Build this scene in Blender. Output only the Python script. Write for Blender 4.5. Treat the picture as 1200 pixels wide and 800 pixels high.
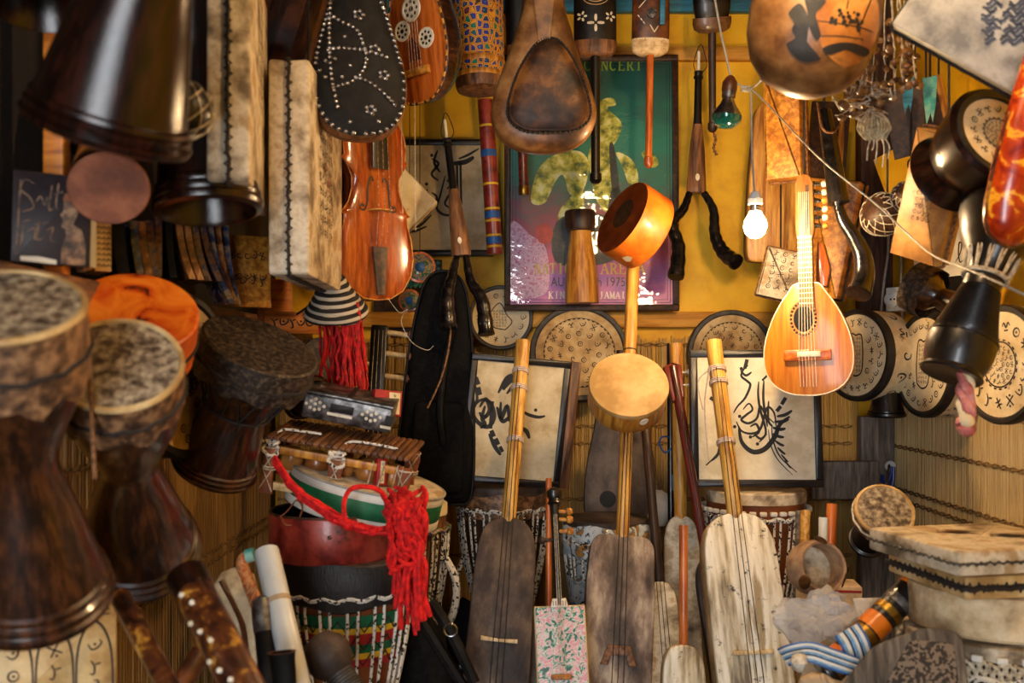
import bpy, bmesh, math, random
from mathutils import Vector, Matrix, noise as mnoise
SC = bpy.context.scene
for _o in list(bpy.data.objects): bpy.data.objects.remove(_o)
COL = SC.collection
PI = math.pi
# ------------------------------------------------------------------ camera
FOC, EYE = 1166.7, 1.15                     # focal length in pixels of the 1200 px frame, eye height
cam_d = bpy.data.cameras.new('camera'); cam = bpy.data.objects.new('camera', cam_d); COL.objects.link(cam)
cam.location = (0, 0, EYE); cam.rotation_euler = (PI/2, 0, 0)
cam_d.sensor_width = 36; cam_d.lens = 35; cam_d.shift_x = -5/1200; cam_d.shift_y = 32/1200
cam_d.clip_start = 0.05; cam_d.clip_end = 60
cam_d.dof.use_dof = True; cam_d.dof.focus_distance = 3.0; cam_d.dof.aperture_fstop = 3.2
SC.camera = cam
# ------------------------------------------------------------------ world, light, exposure
BULB_W = 580.0        # emission strength of the glowing glass bulbs
DAY = 15.0             # overcast daylight through the open shop front
world = bpy.data.worlds.new('street_daylight'); SC.world = world; world.use_nodes = True
_bg = world.node_tree.nodes['Background']; _bg.inputs[0].default_value = (0.93, 0.96, 1.0, 1); _bg.inputs[1].default_value = DAY
pd = bpy.data.lights.new('shopfront_portal', 'AREA'); pd.shape = 'RECTANGLE'; pd.size = 0.75; pd.size_y = 2.1
pd.cycles.is_portal = True
po = bpy.data.objects.new('shopfront_portal', pd); COL.objects.link(po); po.location = (-0.42, -1.2, 1.05); po.rotation_euler = (PI/2, 0, 0)
SC.view_settings.view_transform = 'Standard'; SC.view_settings.look = 'None'
SC.view_settings.gamma = 1; SC.view_settings.use_curve_mapping = False; SC.view_settings.exposure = 0.1
SC.cycles.use_denoising = True; SC.cycles.max_bounces = 6; SC.cycles.sample_clamp_indirect = 6.0

# ------------------------------------------------------------------ placing helpers
def P(px, py, Y): return Vector(((px-605)/FOC*Y, Y, EYE+(432-py)/FOC*Y))
def S(n, Y): return n/FOC*Y                 # size in metres of n pixels at distance Y
def axis(o, z, x=(1, 0, 0)):                # local Z along z
    z = Vector(z).normalized(); x = Vector(x); x = (x - z*x.dot(z))
    if x.length < 1e-4: x = Vector((0, 1, 0)) - z*z.y
    x.normalize(); y = z.cross(x)
    m = Matrix((x, y, z)).transposed().to_4x4(); m.translation = Vector(o); return m
def face(o, n=(0, -1, 0), up=(0, 0, 1)):    # local Z = normal of a flat face, local Y up along it
    z = Vector(n).normalized(); y = Vector(up); y = (y - z*y.dot(z)).normalized(); x = y.cross(z)
    m = Matrix((x, y, z)).transposed().to_4x4(); m.translation = Vector(o); return m
def T(x=0, y=0, z=0): return Matrix.Translation((x, y, z))
def R(a, ax='Z'): return Matrix.Rotation(a, 4, ax)
def crom(pts, k=8, closed=False):           # Catmull-Rom through points
    P_ = [Vector(p) for p in pts]; n = len(P_); out = []
    if n < 3: return P_
    for i in range(n if closed else n-1):
        g = (lambda j: P_[j % n]) if closed else (lambda j: P_[max(0, min(n-1, j))])
        a, b, c, d = g(i-1), g(i), g(i+1), g(i+2)
        for s in range(k):
            t = s/k
            out.append(0.5*((2*b)+(c-a)*t+(2*a-5*b+4*c-d)*t*t+(3*b-a-3*c+d)*t**3))
    if not closed: out.append(P_[-1])
    return out

class MB:
    def __init__(s): s.v = []; s.f = []
    def add(s, vs, fs, M=None):
        n = len(s.v)
        s.v += [tuple(M @ Vector(v)) for v in vs] if M is not None else [tuple(v) for v in vs]
        s.f += [tuple(i+n for i in f) for f in fs]; return s
    def loft(s, rings, cap0=True, cap1=True, closed=False, M=None):
        n = len(rings[0]); vs = [p for r in rings for p in r]; fs = []; m = len(rings)
        for i in range(m if closed else m-1):
            j = (i+1) % m
            for k in range(n): fs.append((i*n+k, i*n+(k+1) % n, j*n+(k+1) % n, j*n+k))
        if not closed:
            if cap0: fs.append(tuple(range(n))[::-1])
            if cap1: fs.append(tuple(range((m-1)*n, m*n)))
        return s.add(vs, fs, M)
    def lathe(s, prof, n=32, M=None, ecc=1.0, wob=0.0, cap0=True, cap1=True):
        rings = []
        for (r, z) in prof:
            rings.append([Vector((r*math.cos(2*PI*k/n), r*ecc*math.sin(2*PI*k/n), z + (wob*math.sin(5*2*PI*k/n+z*40) if wob else 0))) for k in range(n)])
        return s.loft(rings, cap0, cap1, False, M)
    def tube(s, pts, r, n=7, closed=False, M=None):
        pts = [Vector(p) for p in pts]; m = len(pts)
        if m < 2: return s
        rr = r if isinstance(r, (list, tuple)) else [r]*m
        tans = []
        for i in range(m):
            if closed: t = pts[(i+1) % m]-pts[i-1]
            else: t = pts[min(i+1, m-1)]-pts[max(i-1, 0)]
            tans.append(t.normalized() if t.length > 1e-9 else Vector((0, 0, 1)))
        u = tans[0].orthogonal().normalized(); rings = []
        for i in range(m):
            u = u - tans[i]*u.dot(tans[i])
            u = u.normalized() if u.length > 1e-6 else tans[i].orthogonal().normalized()
            w = tans[i].cross(u)
            rings.append([pts[i]+(u*math.cos(2*PI*k/n)+w*math.sin(2*PI*k/n))*rr[i] for k in range(n)])
        return s.loft(rings, True, True, closed, M)
    def box(s, c, d, M=None, bev=0.0):
        x, y, z = d[0]/2, d[1]/2, d[2]/2; b = min(bev, x*.9, y*.9, z*.9); m = T(*c)
        if M is not None: m = M @ m
        if b <= 0:
            vs = [(a*x, e*y, g*z) for g in (-1, 1) for a, e in ((-1, -1), (1, -1), (1, 1), (-1, 1))]
            return s.add(vs, [(3, 2, 1, 0), (4, 5, 6, 7), (0, 1, 5, 4), (1, 2, 6, 5), (2, 3, 7, 6), (3, 0, 4, 7)], m)
        return s.prism([(-x, -y), (x, -y), (x, y), (-x, y)], -z, z, b, m, corner=b)
    def prism(s, out, z0, z1, bev=0.0, M=None, corner=0.0, cs=3):
        out = [Vector((p[0], p[1])) for p in out]
        if corner: out = round_corners(out, corner, cs)
        if bev:
            i1 = inset(out, bev*.35); i2 = inset(out, bev)
            rs = [(i2, z0), (i1, z0+bev*.3), (out, z0+bev), (out, z1-bev), (i1, z1-bev*.3), (i2, z1)]
        else: rs = [(out, z0), (out, z1)]
        return s.loft([[Vector((p.x, p.y, z)) for p in o] for o, z in rs], M=M)
    def dome(s, out, z0, h, steps=6, M=None, power=1.0, c=None):
        out = [Vector((p[0], p[1])) for p in out]
        c = Vector(c) if c else sum(out, Vector((0, 0)))/len(out); rings = []
        for k in range(steps+1):
            a = k/steps*PI/2*.97; q = math.cos(a)**power
            rings.append([Vector((c.x+(p.x-c.x)*q, c.y+(p.y-c.y)*q, z0+h*math.sin(a))) for p in out])
        return s.loft(rings, False, True, M=M)
    def ribbon(s, pts, w, f, taper=True):
        m = len(pts)
        if m < 2: return s
        vs = []
        for i, p in enumerate(pts):
            t = Vector(pts[min(i+1, m-1)])-Vector(pts[max(0, i-1)]); t = t.normalized() if t.length > 1e-9 else Vector((1, 0))
            k = w*((0.3+0.7*math.sin(PI*(i+.5)/m)**.7) if taper else 1)/2; nx, ny = -t.y*k, t.x*k
            vs += [f(p[0]+nx, p[1]+ny), f(p[0]-nx, p[1]-ny)]
        return s.add(vs, [(2*i+1, 2*i+3, 2*i+2, 2*i) for i in range(m-1)])
    def blob(s, pts, f):
        n = len(pts); return s.add([f(p[0], p[1]) for p in pts], [tuple(range(n))])
    def dot(s, c, r, f, n=6): return s.blob([(c[0]+r*math.cos(2*PI*k/n), c[1]+r*math.sin(2*PI*k/n)) for k in range(n)], f)
    def jitter(s, amp, fr=8, seed=0):
        o = Vector((seed*3.1, seed*1.7, seed*.9))
        s.v = [tuple(Vector(v)+mnoise.noise_vector(Vector(v)*fr+o)*amp) for v in s.v]; return s
    def mesh(s, name, ang=38):
        me = bpy.data.meshes.new(name); me.from_pydata(s.v, [], s.f); me.validate(verbose=False)
        bm = bmesh.new(); bm.from_mesh(me); bmesh.ops.recalc_face_normals(bm, faces=bm.faces); bm.to_mesh(me); bm.free()
        me.shade_smooth(); me.set_sharp_from_angle(angle=math.radians(ang)); return me
def round_corners(out, r, cs=3):
    res = []; n = len(out)
    for i in range(n):
        a, b, c = out[i-1], out[i], out[(i+1) % n]; u = (a-b); w = (c-b)
        k = min(r, u.length*.48, w.length*.48); p0 = b+u.normalized()*k; p1 = b+w.normalized()*k
        for j in range(cs+1):
            t = j/cs; res.append(p0*(1-t)**2+b*2*t*(1-t)+p1*t*t)
    return res
def inset(out, d):
    n = len(out); area = sum(out[i].x*out[(i+1) % n].y-out[(i+1) % n].x*out[i].y for i in range(n)); sg = 1 if area > 0 else -1; res = []
    for i in range(n):
        t = (out[(i+1) % n]-out[i-1]); t = t.normalized() if t.length > 1e-9 else Vector((1, 0))
        res.append(out[i]+Vector((-t.y, t.x))*d*sg)
    return res
def obj(name, mb, mat, parent=None, M=None, label=None, cat=None, group=None, kind=None, ang=38):
    me = mb if isinstance(mb, bpy.types.Mesh) else mb.mesh(name, ang)
    o = bpy.data.objects.new(name, me); COL.objects.link(o)
    if mat is not None and not me.materials: me.materials.append(mat)
    if parent: o.parent = parent
    if M is not None: o.matrix_basis = M
    for k, v in (('label', label), ('category', cat), ('group', group), ('kind', kind)):
        if v: o[k] = v
    return o
def thing(name, label, cat, M, group=None):
    o = bpy.data.objects.new(name, None); COL.objects.link(o); o.empty_display_size = .05
    o.matrix_basis = M if isinstance(M, Matrix) else T(*M); o['label'] = label; o['category'] = cat
    if group: o['group'] = group
    return o
def copy_thing(src, M, label, group=None):
    def cp(o, parent):
        c = o.copy(); COL.objects.link(c)
        if parent: c.parent = parent
        for ch in list(o.children): cp(ch, c)
        return c
    r = cp(src, None); r.matrix_basis = M; r['label'] = label
    if group: r['group'] = group
    return r
def struct(name, mb, mat, parent=None, M=None): return obj(name, mb, mat, parent, M, kind='structure')
def world_cord(root, pts, r, mat, name='hanging_cord', n=6):   # a cord given in world points, child of root
    inv = root.matrix_basis.inverted(); return obj(name, MB().tube([inv @ Vector(p) for p in pts], r, n), mat, root)

# ------------------------------------------------------------------ materials
def C(h):
    h = h.lstrip('#'); f = lambda u: u/12.92 if u <= .04045 else ((u+.055)/1.055)**2.4
    return tuple(f(int(h[i:i+2], 16)/255) for i in (0, 2, 4))+(1,)
class NT:
    def __init__(s, name):
        s.m = bpy.data.materials.new(name); s.m.use_nodes = True; s.t = s.m.node_tree
        s.b = s.t.nodes['Principled BSDF']; s.out = s.t.nodes['Material Output']
    def n(s, typ, ins=None, **kw):
        nd = s.t.nodes.new('ShaderNode'+typ)
        for k, v in kw.items(): setattr(nd, k, v)
        for k, v in (ins or {}).items(): s.set(nd.inputs[k], v)
        return nd
    def set(s, inp, v):
        if isinstance(v, bpy.types.NodeSocket): s.t.links.new(v, inp)
        elif isinstance(v, bpy.types.Node): s.t.links.new(v.outputs[0], inp)
        else: inp.default_value = v
    def ramp(s, fac, stops, mode='LINEAR'):
        r = s.n('ValToRGB', {0: fac}); e = r.color_ramp.elements; r.color_ramp.interpolation = mode
        while len(e) < len(stops): e.new(.5)
        for k, (p, c) in enumerate(stops): e[k].position = p; e[k].color = C(c) if isinstance(c, str) else c
        return r.outputs[0]
    def coords(s, st=(1, 1, 1), rand=True):
        tc = s.n('TexCoord').outputs['Object']
        if rand:
            oi = s.n('ObjectInfo'); mul = s.n('Math', {0: oi.outputs['Random'], 1: 13.0}, operation='MULTIPLY')
            tc = s.n('VectorMath', {0: tc, 1: mul.outputs[0]}, operation='ADD').outputs[0]
        return s.n('Mapping', {'Vector': tc, 'Scale': st}).outputs[0]
    def mix(s, fac, a, b, mode='MIX'):
        m = s.n('Mix', data_type='RGBA', blend_type=mode)
        s.set(m.inputs[0], fac); s.set(m.inputs[6], C(a) if isinstance(a, str) else a); s.set(m.inputs[7], C(b) if isinstance(b, str) else b)
        return m.outputs[2]
    def noise(s, vec, scale, detail=5, rough=.6, dist=0.0):
        return s.n('TexNoise', {'Vector': vec, 'Scale': scale, 'Detail': detail, 'Roughness': rough, 'Distortion': dist}).outputs[0]
    def bump(s, h, strength, dist=.002):
        s.set(s.b.inputs['Normal'], s.n('Bump', {'Height': h, 'Strength': strength, 'Distance': dist}).outputs[0])
    def p(s, **kw):
        for k, v in kw.items(): s.set(s.b.inputs[k.replace('_', ' ')], v)
MATS = {}
def mk(name, cols, sc=6, st=(1, 1, 1), det=5, rough=.55, rv=.2, bump=.3, bs=None, metal=0, coat=0, spot=None, dist=0.0, lo=.37, hi=.63, sheen=0, sss=0):
    iso = st[0] == st[1] == st[2]; sc = sc*(2.6 if iso else 1.7)
    t = NT(name); v = t.coords(st); f = t.noise(v, sc, det, .62, dist)
    k = len(cols); col = t.ramp(f, [(lo+(hi-lo)*i/max(1, k-1), c) for i, c in enumerate(cols)])
    if spot:                                # (colour, scale, threshold)
        sp = t.noise(t.coords((1, 1, 1)), spot[1]*1.8, 5, .68); col = t.mix(t.ramp(sp, [(spot[2], '#000000'), (min(1, spot[2]+.07), '#ffffff')]), col, spot[0])
    fine = t.noise(v, (bs or min(sc*6, 260)), 4, .7)
    t.p(Base_Color=col, Metallic=metal, Roughness=t.n('MapRange', {0: fine, 3: max(.03, rough-rv), 4: min(1, rough+rv)}).outputs[0])
    if coat: t.p(Coat_Weight=coat, Coat_Roughness=.12)
    if sheen: t.p(Sheen_Weight=sheen)
    if bump: t.bump(fine, bump)
    MATS[name] = t.m; return t.m
WZ = (9, 9, .9); WY = (9, .9, 9); WX = (.9, 9, 9)
mk('dark_lacquer', ['#0b0503', '#1a0a05', '#2c1109'], 5, WZ, rough=.2, rv=.06, coat=0, bump=.15)
mk('mahogany_lacquer', ['#190c06', '#31190c', '#4f2c14'], 5, WZ, rough=.3, rv=.1, coat=.6, bump=.15)
mk('black_lacquer', ['#080606', '#0f0b0a', '#17110f'], 8, rough=.36, coat=.25, bump=.1)
mk('brown_wood', ['#3c2212', '#6a4222', '#8a5a30'], 4, WZ, rough=.55, dist=.6)
mk('brown_wood_y', ['#3c2212', '#6a4222', '#8a5a30'], 4, WY, rough=.55, dist=.6)
mk('dark_wood', ['#1e110a', '#37200f', '#4d2e17'], 4, WZ, rough=.5, dist=.5)
mk('dark_wood_y', ['#1e110a', '#37200f', '#4d2e17'], 4, WY, rough=.5, dist=.5)
mk('grey_wood', ['#3a332c', '#5b5248', '#7a7064'], 4, WY, rough=.8, bump=.5, dist=.4)
mk('honey_wood', ['#8a5118', '#b87726', '#d69a3e'], 4, WZ, rough=.42, dist=.4)
mk('honey_wood_y', ['#9a5f22', '#c08533', '#dba850'], 4, WY, rough=.42, dist=.4)
mk('bamboo', ['#a06a25', '#cf9a43', '#e3b762'], 5, WY, rough=.4, dist=.2)
mk('red_wood_y', ['#3a0f0b', '#611d14', '#7b2b1c'], 5, WY, rough=.35, coat=.3)
mk('orange_wood', ['#8c3f10', '#b75a1a', '#c9702a'], 4, WZ, rough=.35, coat=.3)
mk('orange_wood_y', ['#8c3f10', '#b75a1a', '#c9702a'], 4, WY, rough=.35, coat=.3)
mk('mandolin_top', ['#a4560f', '#bd7016', '#ca7f22'], 4, (12, .7, 12), rough=.4, coat=.25, bump=.08)
mk('mandolin_side', ['#6d2c0c', '#8c4012', '#a35519'], 4, (3, .9, 12), rough=.25, coat=.7, bump=.08)
mk('violin_varnish', ['#5e210b', '#8d3a10', '#b1561b'], 3, (8, .9, 8), rough=.22, coat=.9, bump=.06)
mk('skin_cream', ['#c8ac7c', '#dcc79c', '#e6d6b2'], 3.5, rough=.6, spot=('#a07c4c', 7, .63), bump=.12)
mk('skin_tan', ['#94703f', '#bd9a62', '#d6ba86'], 4, rough=.6, spot=('#7c5528', 9, .62), bump=.15)
mk('skin_worn', ['#6b5a44', '#a8967a', '#d2c4aa', '#a88c64'], 4, rough=.6, spot=('#5a4834', 7, .68), bump=.3)
mk('skin_brown', ['#21160f', '#36271d', '#4a382b', '#66523f'], 9, (1, .55, 1), det=8, rough=.62, bump=.4, spot=('#8a7860', 12, .70))
mk('skin_mauve', ['#3a2e27', '#5e4d42', '#857264', '#b3a28c'], 7, (1.4, .5, 1), det=8, rough=.62, bump=.4, spot=('#c8bca6', 8, .66))
mk('skin_cow', ['#6e5d44', '#b5a584', '#ddd3bc', '#e9e2d0', '#a08c68'], 5, (2.4, .28, 1), det=9, rough=.55, spot=('#2e251d', 20, .60), bump=.3)
mk('skin_dark', ['#2a201a', '#43352c', '#5d4e43'], 8, (1, .5, 1), det=7, rough=.65, bump=.4)
mk('fish_skin', ['#2a2019', '#5d4d3d', '#9c8b72', '#c3b495'], 26, det=7, rough=.42, bump=.6, lo=.3, hi=.7)
mk('fish_skin_dark', ['#140f0c', '#2f241c', '#5c4d3c'], 40, det=7, rough=.45, bump=.6)
mk('hide_rim', ['#35251a', '#6c4c33', '#9c7550'], 20, det=6, rough=.45, bump=.5)
mk('parchment', ['#a8946f', '#bfae8b', '#cdbf9f'], 4, rough=.75, spot=('#9a8258', 6, .66), bump=.1)
mk('parchment_light', ['#c6b896', '#d9cdb0', '#e3dac2'], 4, rough=.75, spot=('#b8a47a', 6, .66), bump=.1)
mk('ink', ['#0d0a08', '#15100c'], 8, rough=.6, bump=0)
mk('henna_ink', ['#21130b', '#3a2213'], 8, rough=.7, bump=0)
mk('blue_ink', ['#15192a', '#262c44'], 8, rough=.6, bump=0)
mk('black_hoop', ['#0e0c0b', '#1c1917', '#2a2521'], 10, rough=.5, bump=.2)
mk('grey_hoop', ['#2c2a2a', '#3a3836', '#4a4642'], 10, rough=.55, bump=.2)
mk('frame_black', ['#0c0b0c', '#171416', '#221e20'], 10, rough=.4, bump=.2)
mk('black_cloth', ['#060505', '#0b0a0a', '#121111'], 30, rough=.95, bump=.4); MATS['black_cloth'].node_tree.nodes['Principled BSDF'].inputs['Specular IOR Level'].default_value = .15
mk('drum_cream', ['#a07c44', '#b8935a', '#c6a26c'], 4, rough=.6, spot=('#8a6534', 6, .66), bump=.12)
mk('black_leather', ['#070606', '#0e0c0c', '#171413'], 14, rough=.55, bump=.3); MATS['black_leather'].node_tree.nodes['Principled BSDF'].inputs['Specular IOR Level'].default_value = .18
mk('brown_leather', ['#2e170b', '#4e2812', '#6e3d1d'], 8, rough=.4, bump=.3)
mk('black_horn', ['#060506', '#0f0d0d', '#1c1816'], 9, (1, 1, 3), rough=.22, coat=.5, bump=.3)
mk('cord', ['#8d7f69', '#b9ab92', '#d3c8b2'], 40, rough=.85, bump=.4)
mk('neck_wood', ['#7a4a1c', '#925e28', '#a57034'], 4, WY, rough=.5)
mk('white_cable', ['#8f897d', '#a8a296'], 20, rough=.5, bump=.1)
mk('dark_cord', ['#191310', '#2b211a'], 40, rough=.8, bump=.4)
mk('brown_cord', ['#54321c', '#7c5330', '#96693f'], 40, rough=.8, bump=.4)
mk('pink_cord', ['#b09a8c', '#cdb8a8'], 40, rough=.8, bump=.3)
mk('red_yarn', ['#a00508', '#d00a0c', '#e81a14'], 25, rough=.9, bump=.3)
mk('red_yarn_dark', ['#80060a', '#b0090d', '#cc1012'], 25, rough=.9, bump=.3)
mk('wall_yellow', ['#dca009', '#efb711', '#f6c21a'], 2.2, det=8, rough=.6, spot=('#b87d0a', 5, .70), bump=.25, bs=25)
mk('rail_yellow', ['#b5761a', '#cf9230', '#d9a040'], 3, WX, rough=.65, spot=('#7a4d18', 14, .68), bump=.3)
mk('paint_blue', ['#06506b', '#0c6d8c', '#1a83a2'], 3, WX, rough=.5, spot=('#084055', 10, .62), bump=.2)
mk('ceiling_wood', ['#22160c', '#332214', '#40291a'], 3, WY, rough=.7)
mk('concrete', ['#2c2721', '#3a342d', '#464037'], 5, rough=.85, bump=.4)
mk('wall_dark', ['#130d08', '#1c130b', '#261a10'], 3, rough=.85, bump=.3)
mk('post_wood', ['#2b1a12', '#45291a', '#5a3a26'], 4, WZ, rough=.7, spot=('#7a6a5c', 9, .68), bump=.35, dist=.5)
mk('post_grey', ['#5c534a', '#7a6f64', '#93887b'], 5, WZ, rough=.8, spot=('#a39a90', 9, .68), bump=.4)
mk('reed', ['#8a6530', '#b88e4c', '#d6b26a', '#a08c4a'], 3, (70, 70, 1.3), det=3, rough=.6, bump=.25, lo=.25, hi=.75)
mk('reed_lit', ['#a07c44', '#cdaa6c', '#e0c58a', '#b8a062'], 3, (70, 70, 1.3), det=3, rough=.6, bump=.25, lo=.25, hi=.75)  # lighter copy of reed: brightness of the right wall's light put into the colour
mk('reed_shaded', ['#6a4c20', '#94692e', '#b0863f', '#7c7034'], 3, (70, 70, 1.3), det=3, rough=.6, bump=.25, lo=.25, hi=.75)  # darker copy of reed: shade under the left shelf put into the colour
mk('straw_cord', ['#5c4020', '#8b6836', '#a3814a'], 30, rough=.8, bump=.4)
mk('bone', ['#cbbd9f', '#e0d5bd', '#e9e1cf'], 8, rough=.45, bump=.1)
mk('brass', ['#8a6a2a', '#b08a3c'], 12, rough=.35, metal=1, bump=.2)
mk('steel', ['#8c8c8e', '#b9b9bb'], 12, rough=.25, metal=1, bump=.1)
mk('silver_tin', ['#3d3c3b', '#6b6967', '#989593'], 14, rough=.38, metal=.85, bump=.4)
mk('blue_plastic', ['#0f2d86', '#1a3ea8'], 8, rough=.35, bump=.05)
mk('white_plastic', ['#c7cbcb', '#d5dad9', '#dde2e0'], 3, rough=.35, bump=.03)
mk('white_paint', ['#d6d2c8', '#e4e0d6'], 6, rough=.5, bump=.1)
mk('teal_paint', ['#1c7a83', '#3fa3a3', '#8fc0b4'], 7, rough=.6, bump=.2)
mk('clay', ['#63392a', '#7f4a33', '#925a3f'], 7, rough=.7, bump=.3)
mk('clay_tan', ['#7a5a42', '#9a7757', '#b08f6c'], 9, rough=.75, spot=('#4a3122', 14, .66), bump=.4)
mk('calabash', ['#2e1a0c', '#583618', '#81582f', '#9c7548'], 2.6, det=8, rough=.42, coat=.2, spot=('#2c180b', 4, .62), bump=.15)
mk('calabash_orange', ['#7a4418', '#a5672b', '#c58c48'], 3.5, det=7, rough=.38, coat=.3, spot=('#4b260d', 5, .66), bump=.15)
mk('dark_leather_patch', ['#150b05', '#2a180b', '#4a2c13', '#74491f'], 4, det=8, rough=.45, bump=.3); MATS['dark_leather_patch'].node_tree.nodes['Principled BSDF'].inputs['Specular IOR Level'].default_value = .22
mk('pale_wood', ['#b08d5c', '#cdae7c', '#dcc296'], 4, WY, rough=.55, dist=.3)
mk('fibre', ['#8f7c58', '#b8a57e', '#cdbd99'], 30, rough=.9, bump=.5)
mk('fur_cream', ['#b5a892', '#d6cbb8', '#e6dfd2'], 30, rough=.9, bump=.7)
mk('fur_black', ['#060505', '#0e0c0b', '#1c1815'], 45, (1, 1, .3), rough=.5, bump=.8)
mk('red_shell', ['#5e1712', '#8a2c20', '#a5402f'], 6, rough=.4, coat=.2, spot=('#240a08', 9, .62), bump=.2)
mk('plain_brown', ['#6b3514', '#8a4a1e'], 5, rough=.5, bump=.15)
mk('plain_red', ['#8e1513', '#a81d18'], 8, rough=.6, bump=.1)
mk('plain_green', ['#06502f', '#0b6a3f'], 8, rough=.6, bump=.1)
mk('plain_yellow', ['#cf9f14', '#dfb322'], 8, rough=.6, bump=.1)
mk('plain_white', ['#cfcabd', '#dedace'], 8, rough=.6, bump=.1)
mk('plain_blue', ['#16447f', '#2460a4'], 8, rough=.5, bump=.1)
mk('plain_orange', ['#d3660a', '#ec7d12'], 8, rough=.4, coat=.3, bump=.05)
mk('orange_skin', ['#c1500c', '#da6c14', '#e98524'], 4, rough=.45, coat=.2, bump=.15)
mk('orange_face', ['#7c2f0c', '#96400f', '#a64c14'], 5, rough=.5, bump=.15)
mk('rust_hide', ['#6b3418', '#8a4a22', '#a05c2e'], 7, rough=.7, bump=.3)
mk('pink_cloth', ['#9c4b46', '#c2706a', '#d39a90'], 9, rough=.8, bump=.3)
mk('hide_pale', ['#9a7c54', '#d0b78e', '#e6d4b2'], 4, det=7, rough=.7, bump=.3)
mk('paper_brown', ['#1c1216', '#2a1c1e'], 5, rough=.5, bump=.05)
mk('tan_cloth', ['#a48b6c', '#c0a786', '#d0ba9b'], 6, rough=.85, bump=.3)
mk('dust', ['#5a5046', '#6e6458'], 6, rough=.9, bump=.3)
mk('shell_glass', ['#06443e', '#0f6e62', '#2a9a88'], 4, rough=.06, metal=.35, coat=1, bump=0)
mk('orange_plank', ['#9a4f0d', '#c06c16', '#d27f24'], 4, WX, rough=.5, bump=.2)

def m_mosaic():
    t = NT('mosaic_paint'); v = t.coords((1, 1, .9), False)
    e = t.n('TexVoronoi', {'Vector': v, 'Scale': 52.0, 'Randomness': .55}, feature='DISTANCE_TO_EDGE').outputs[0]
    c = t.n('TexVoronoi', {'Vector': v, 'Scale': 52.0, 'Randomness': .55}); sep = t.n('SeparateColor', {0: c.outputs['Color']}).outputs[0]
    base = t.ramp(sep, [(0, '#1c3a6c'), (.3, '#2a388c'), (.6, '#125a6b'), (.8, '#5a2440'), (.9, '#147060')], 'CONSTANT')
    col = t.mix(t.ramp(e, [(.13, '#ffffff'), (.16, '#000000')]), base, '#d8942c')
    col = t.mix(t.ramp(e, [(.02, '#ffffff'), (.03, '#000000')]), col, '#3a2412')
    core = t.ramp(c.outputs['Distance'], [(.10, '#ffffff'), (.13, '#000000')]); col = t.mix(core, col, '#5c86a0')
    t.p(Base_Color=col, Roughness=.45); t.bump(e, .3); MATS['mosaic_paint'] = t.m
m_mosaic()
def m_floral(name, stops, scale, rough=.35):
    t = NT(name); v = t.coords((1, 1, 1), False); w = t.noise(v, scale*.5, 3); vv = t.n('VectorMath', {0: v, 1: t.n('VectorMath', {0: w, 1: (.03, .03, .03)}, operation='MULTIPLY').outputs[0]}, operation='ADD').outputs[0]
    f = t.noise(vv, scale, 5, .55, 1.2); t.p(Base_Color=t.ramp(f, stops), Roughness=rough, Coat_Weight=.3); MATS[name] = t.m
m_floral('floral_print', [(.34, '#0a4a3c'), (.43, '#1a7256'), (.46, '#8fc0aa'), (.49, '#dcd6cc'), (.54, '#dfa0a8'), (.60, '#c87486'), (.64, '#e6dcd2'), (.72, '#3d7f5a')], 60)
m_floral('red_flower_paint', [(.34, '#7a1606'), (.46, '#a03008'), (.54, '#b8420c'), (.58, '#e0a52a'), (.64, '#d98a18'), (.70, '#8c1f06')], 22, .25)
m_floral('orange_hide_paint', [(.26, '#120a08'), (.34, '#2a120a'), (.38, '#c2470c'), (.55, '#e2761a'), (.70, '#ea8b2c')], 14, .4)
m_floral('carved_gilt', [(.36, '#200c06'), (.47, '#43200e'), (.55, '#5c3013'), (.60, '#9c6a24'), (.66, '#c9953c')], 20, .35)
m_floral('batik_cloth', [(.34, '#14161c'), (.42, '#232a38'), (.46, '#c9cdd0'), (.56, '#b8c6cc'), (.60, '#33505f'), (.66, '#c48a2c'), (.70, '#22242c')], 16, .7)
m_floral('cane_paint', [(.40, '#b3541c'), (.50, '#c9925c'), (.58, '#8f2f12'), (.66, '#c48a50')], 40, .5)
m_floral('dome_tile', [(.35, '#0b3a2c'), (.45, '#145c44'), (.52, '#b07a2a'), (.60, '#1b4f8a'), (.7, '#7d2a16')], 60, .5)
m_floral('booklet_art', [(.30, '#120d10'), (.40, '#3a2018'), (.48, '#7c4a2a'), (.54, '#1c2a4c'), (.60, '#9a7050'), (.68, '#2a1418')], 16, .3)
m_floral('booklet_warm', [(.32, '#1a0d08'), (.42, '#5a2c16'), (.50, '#8a4a22'), (.58, '#c28a58'), (.68, '#3a1a0e')], 18, .3)
m_floral('booklet_blue', [(.32, '#0d0f1a'), (.42, '#2a2436'), (.50, '#34486e'), (.58, '#a08468'), (.68, '#2a1a16')], 18, .25)
def m_rope(name, a, b, scale=120, thr=.5):
    t = NT(name); v = t.coords((1, 1, 1)); f = t.n('TexVoronoi', {'Vector': v, 'Scale': float(scale)}).outputs['Color']; q = t.n('SeparateColor', {0: f}).outputs[0]
    t.p(Base_Color=t.mix(t.ramp(q, [(thr, '#000000'), (thr+.02, '#ffffff')]), a, b), Roughness=.8); t.bump(t.noise(v, 200), .4); MATS[name] = t.m
m_rope('check_rope', '#1a171a', '#ddd8cb', 190, .30); m_rope('white_rope', '#d9d3c6', '#2a2420', 190, .80); m_rope('blue_rope', '#1c2236', '#bcc2c6', 100, .42)
m_rope('grain_bowl', '#7a6a5a', '#2e2620', 190, .5)
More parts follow.
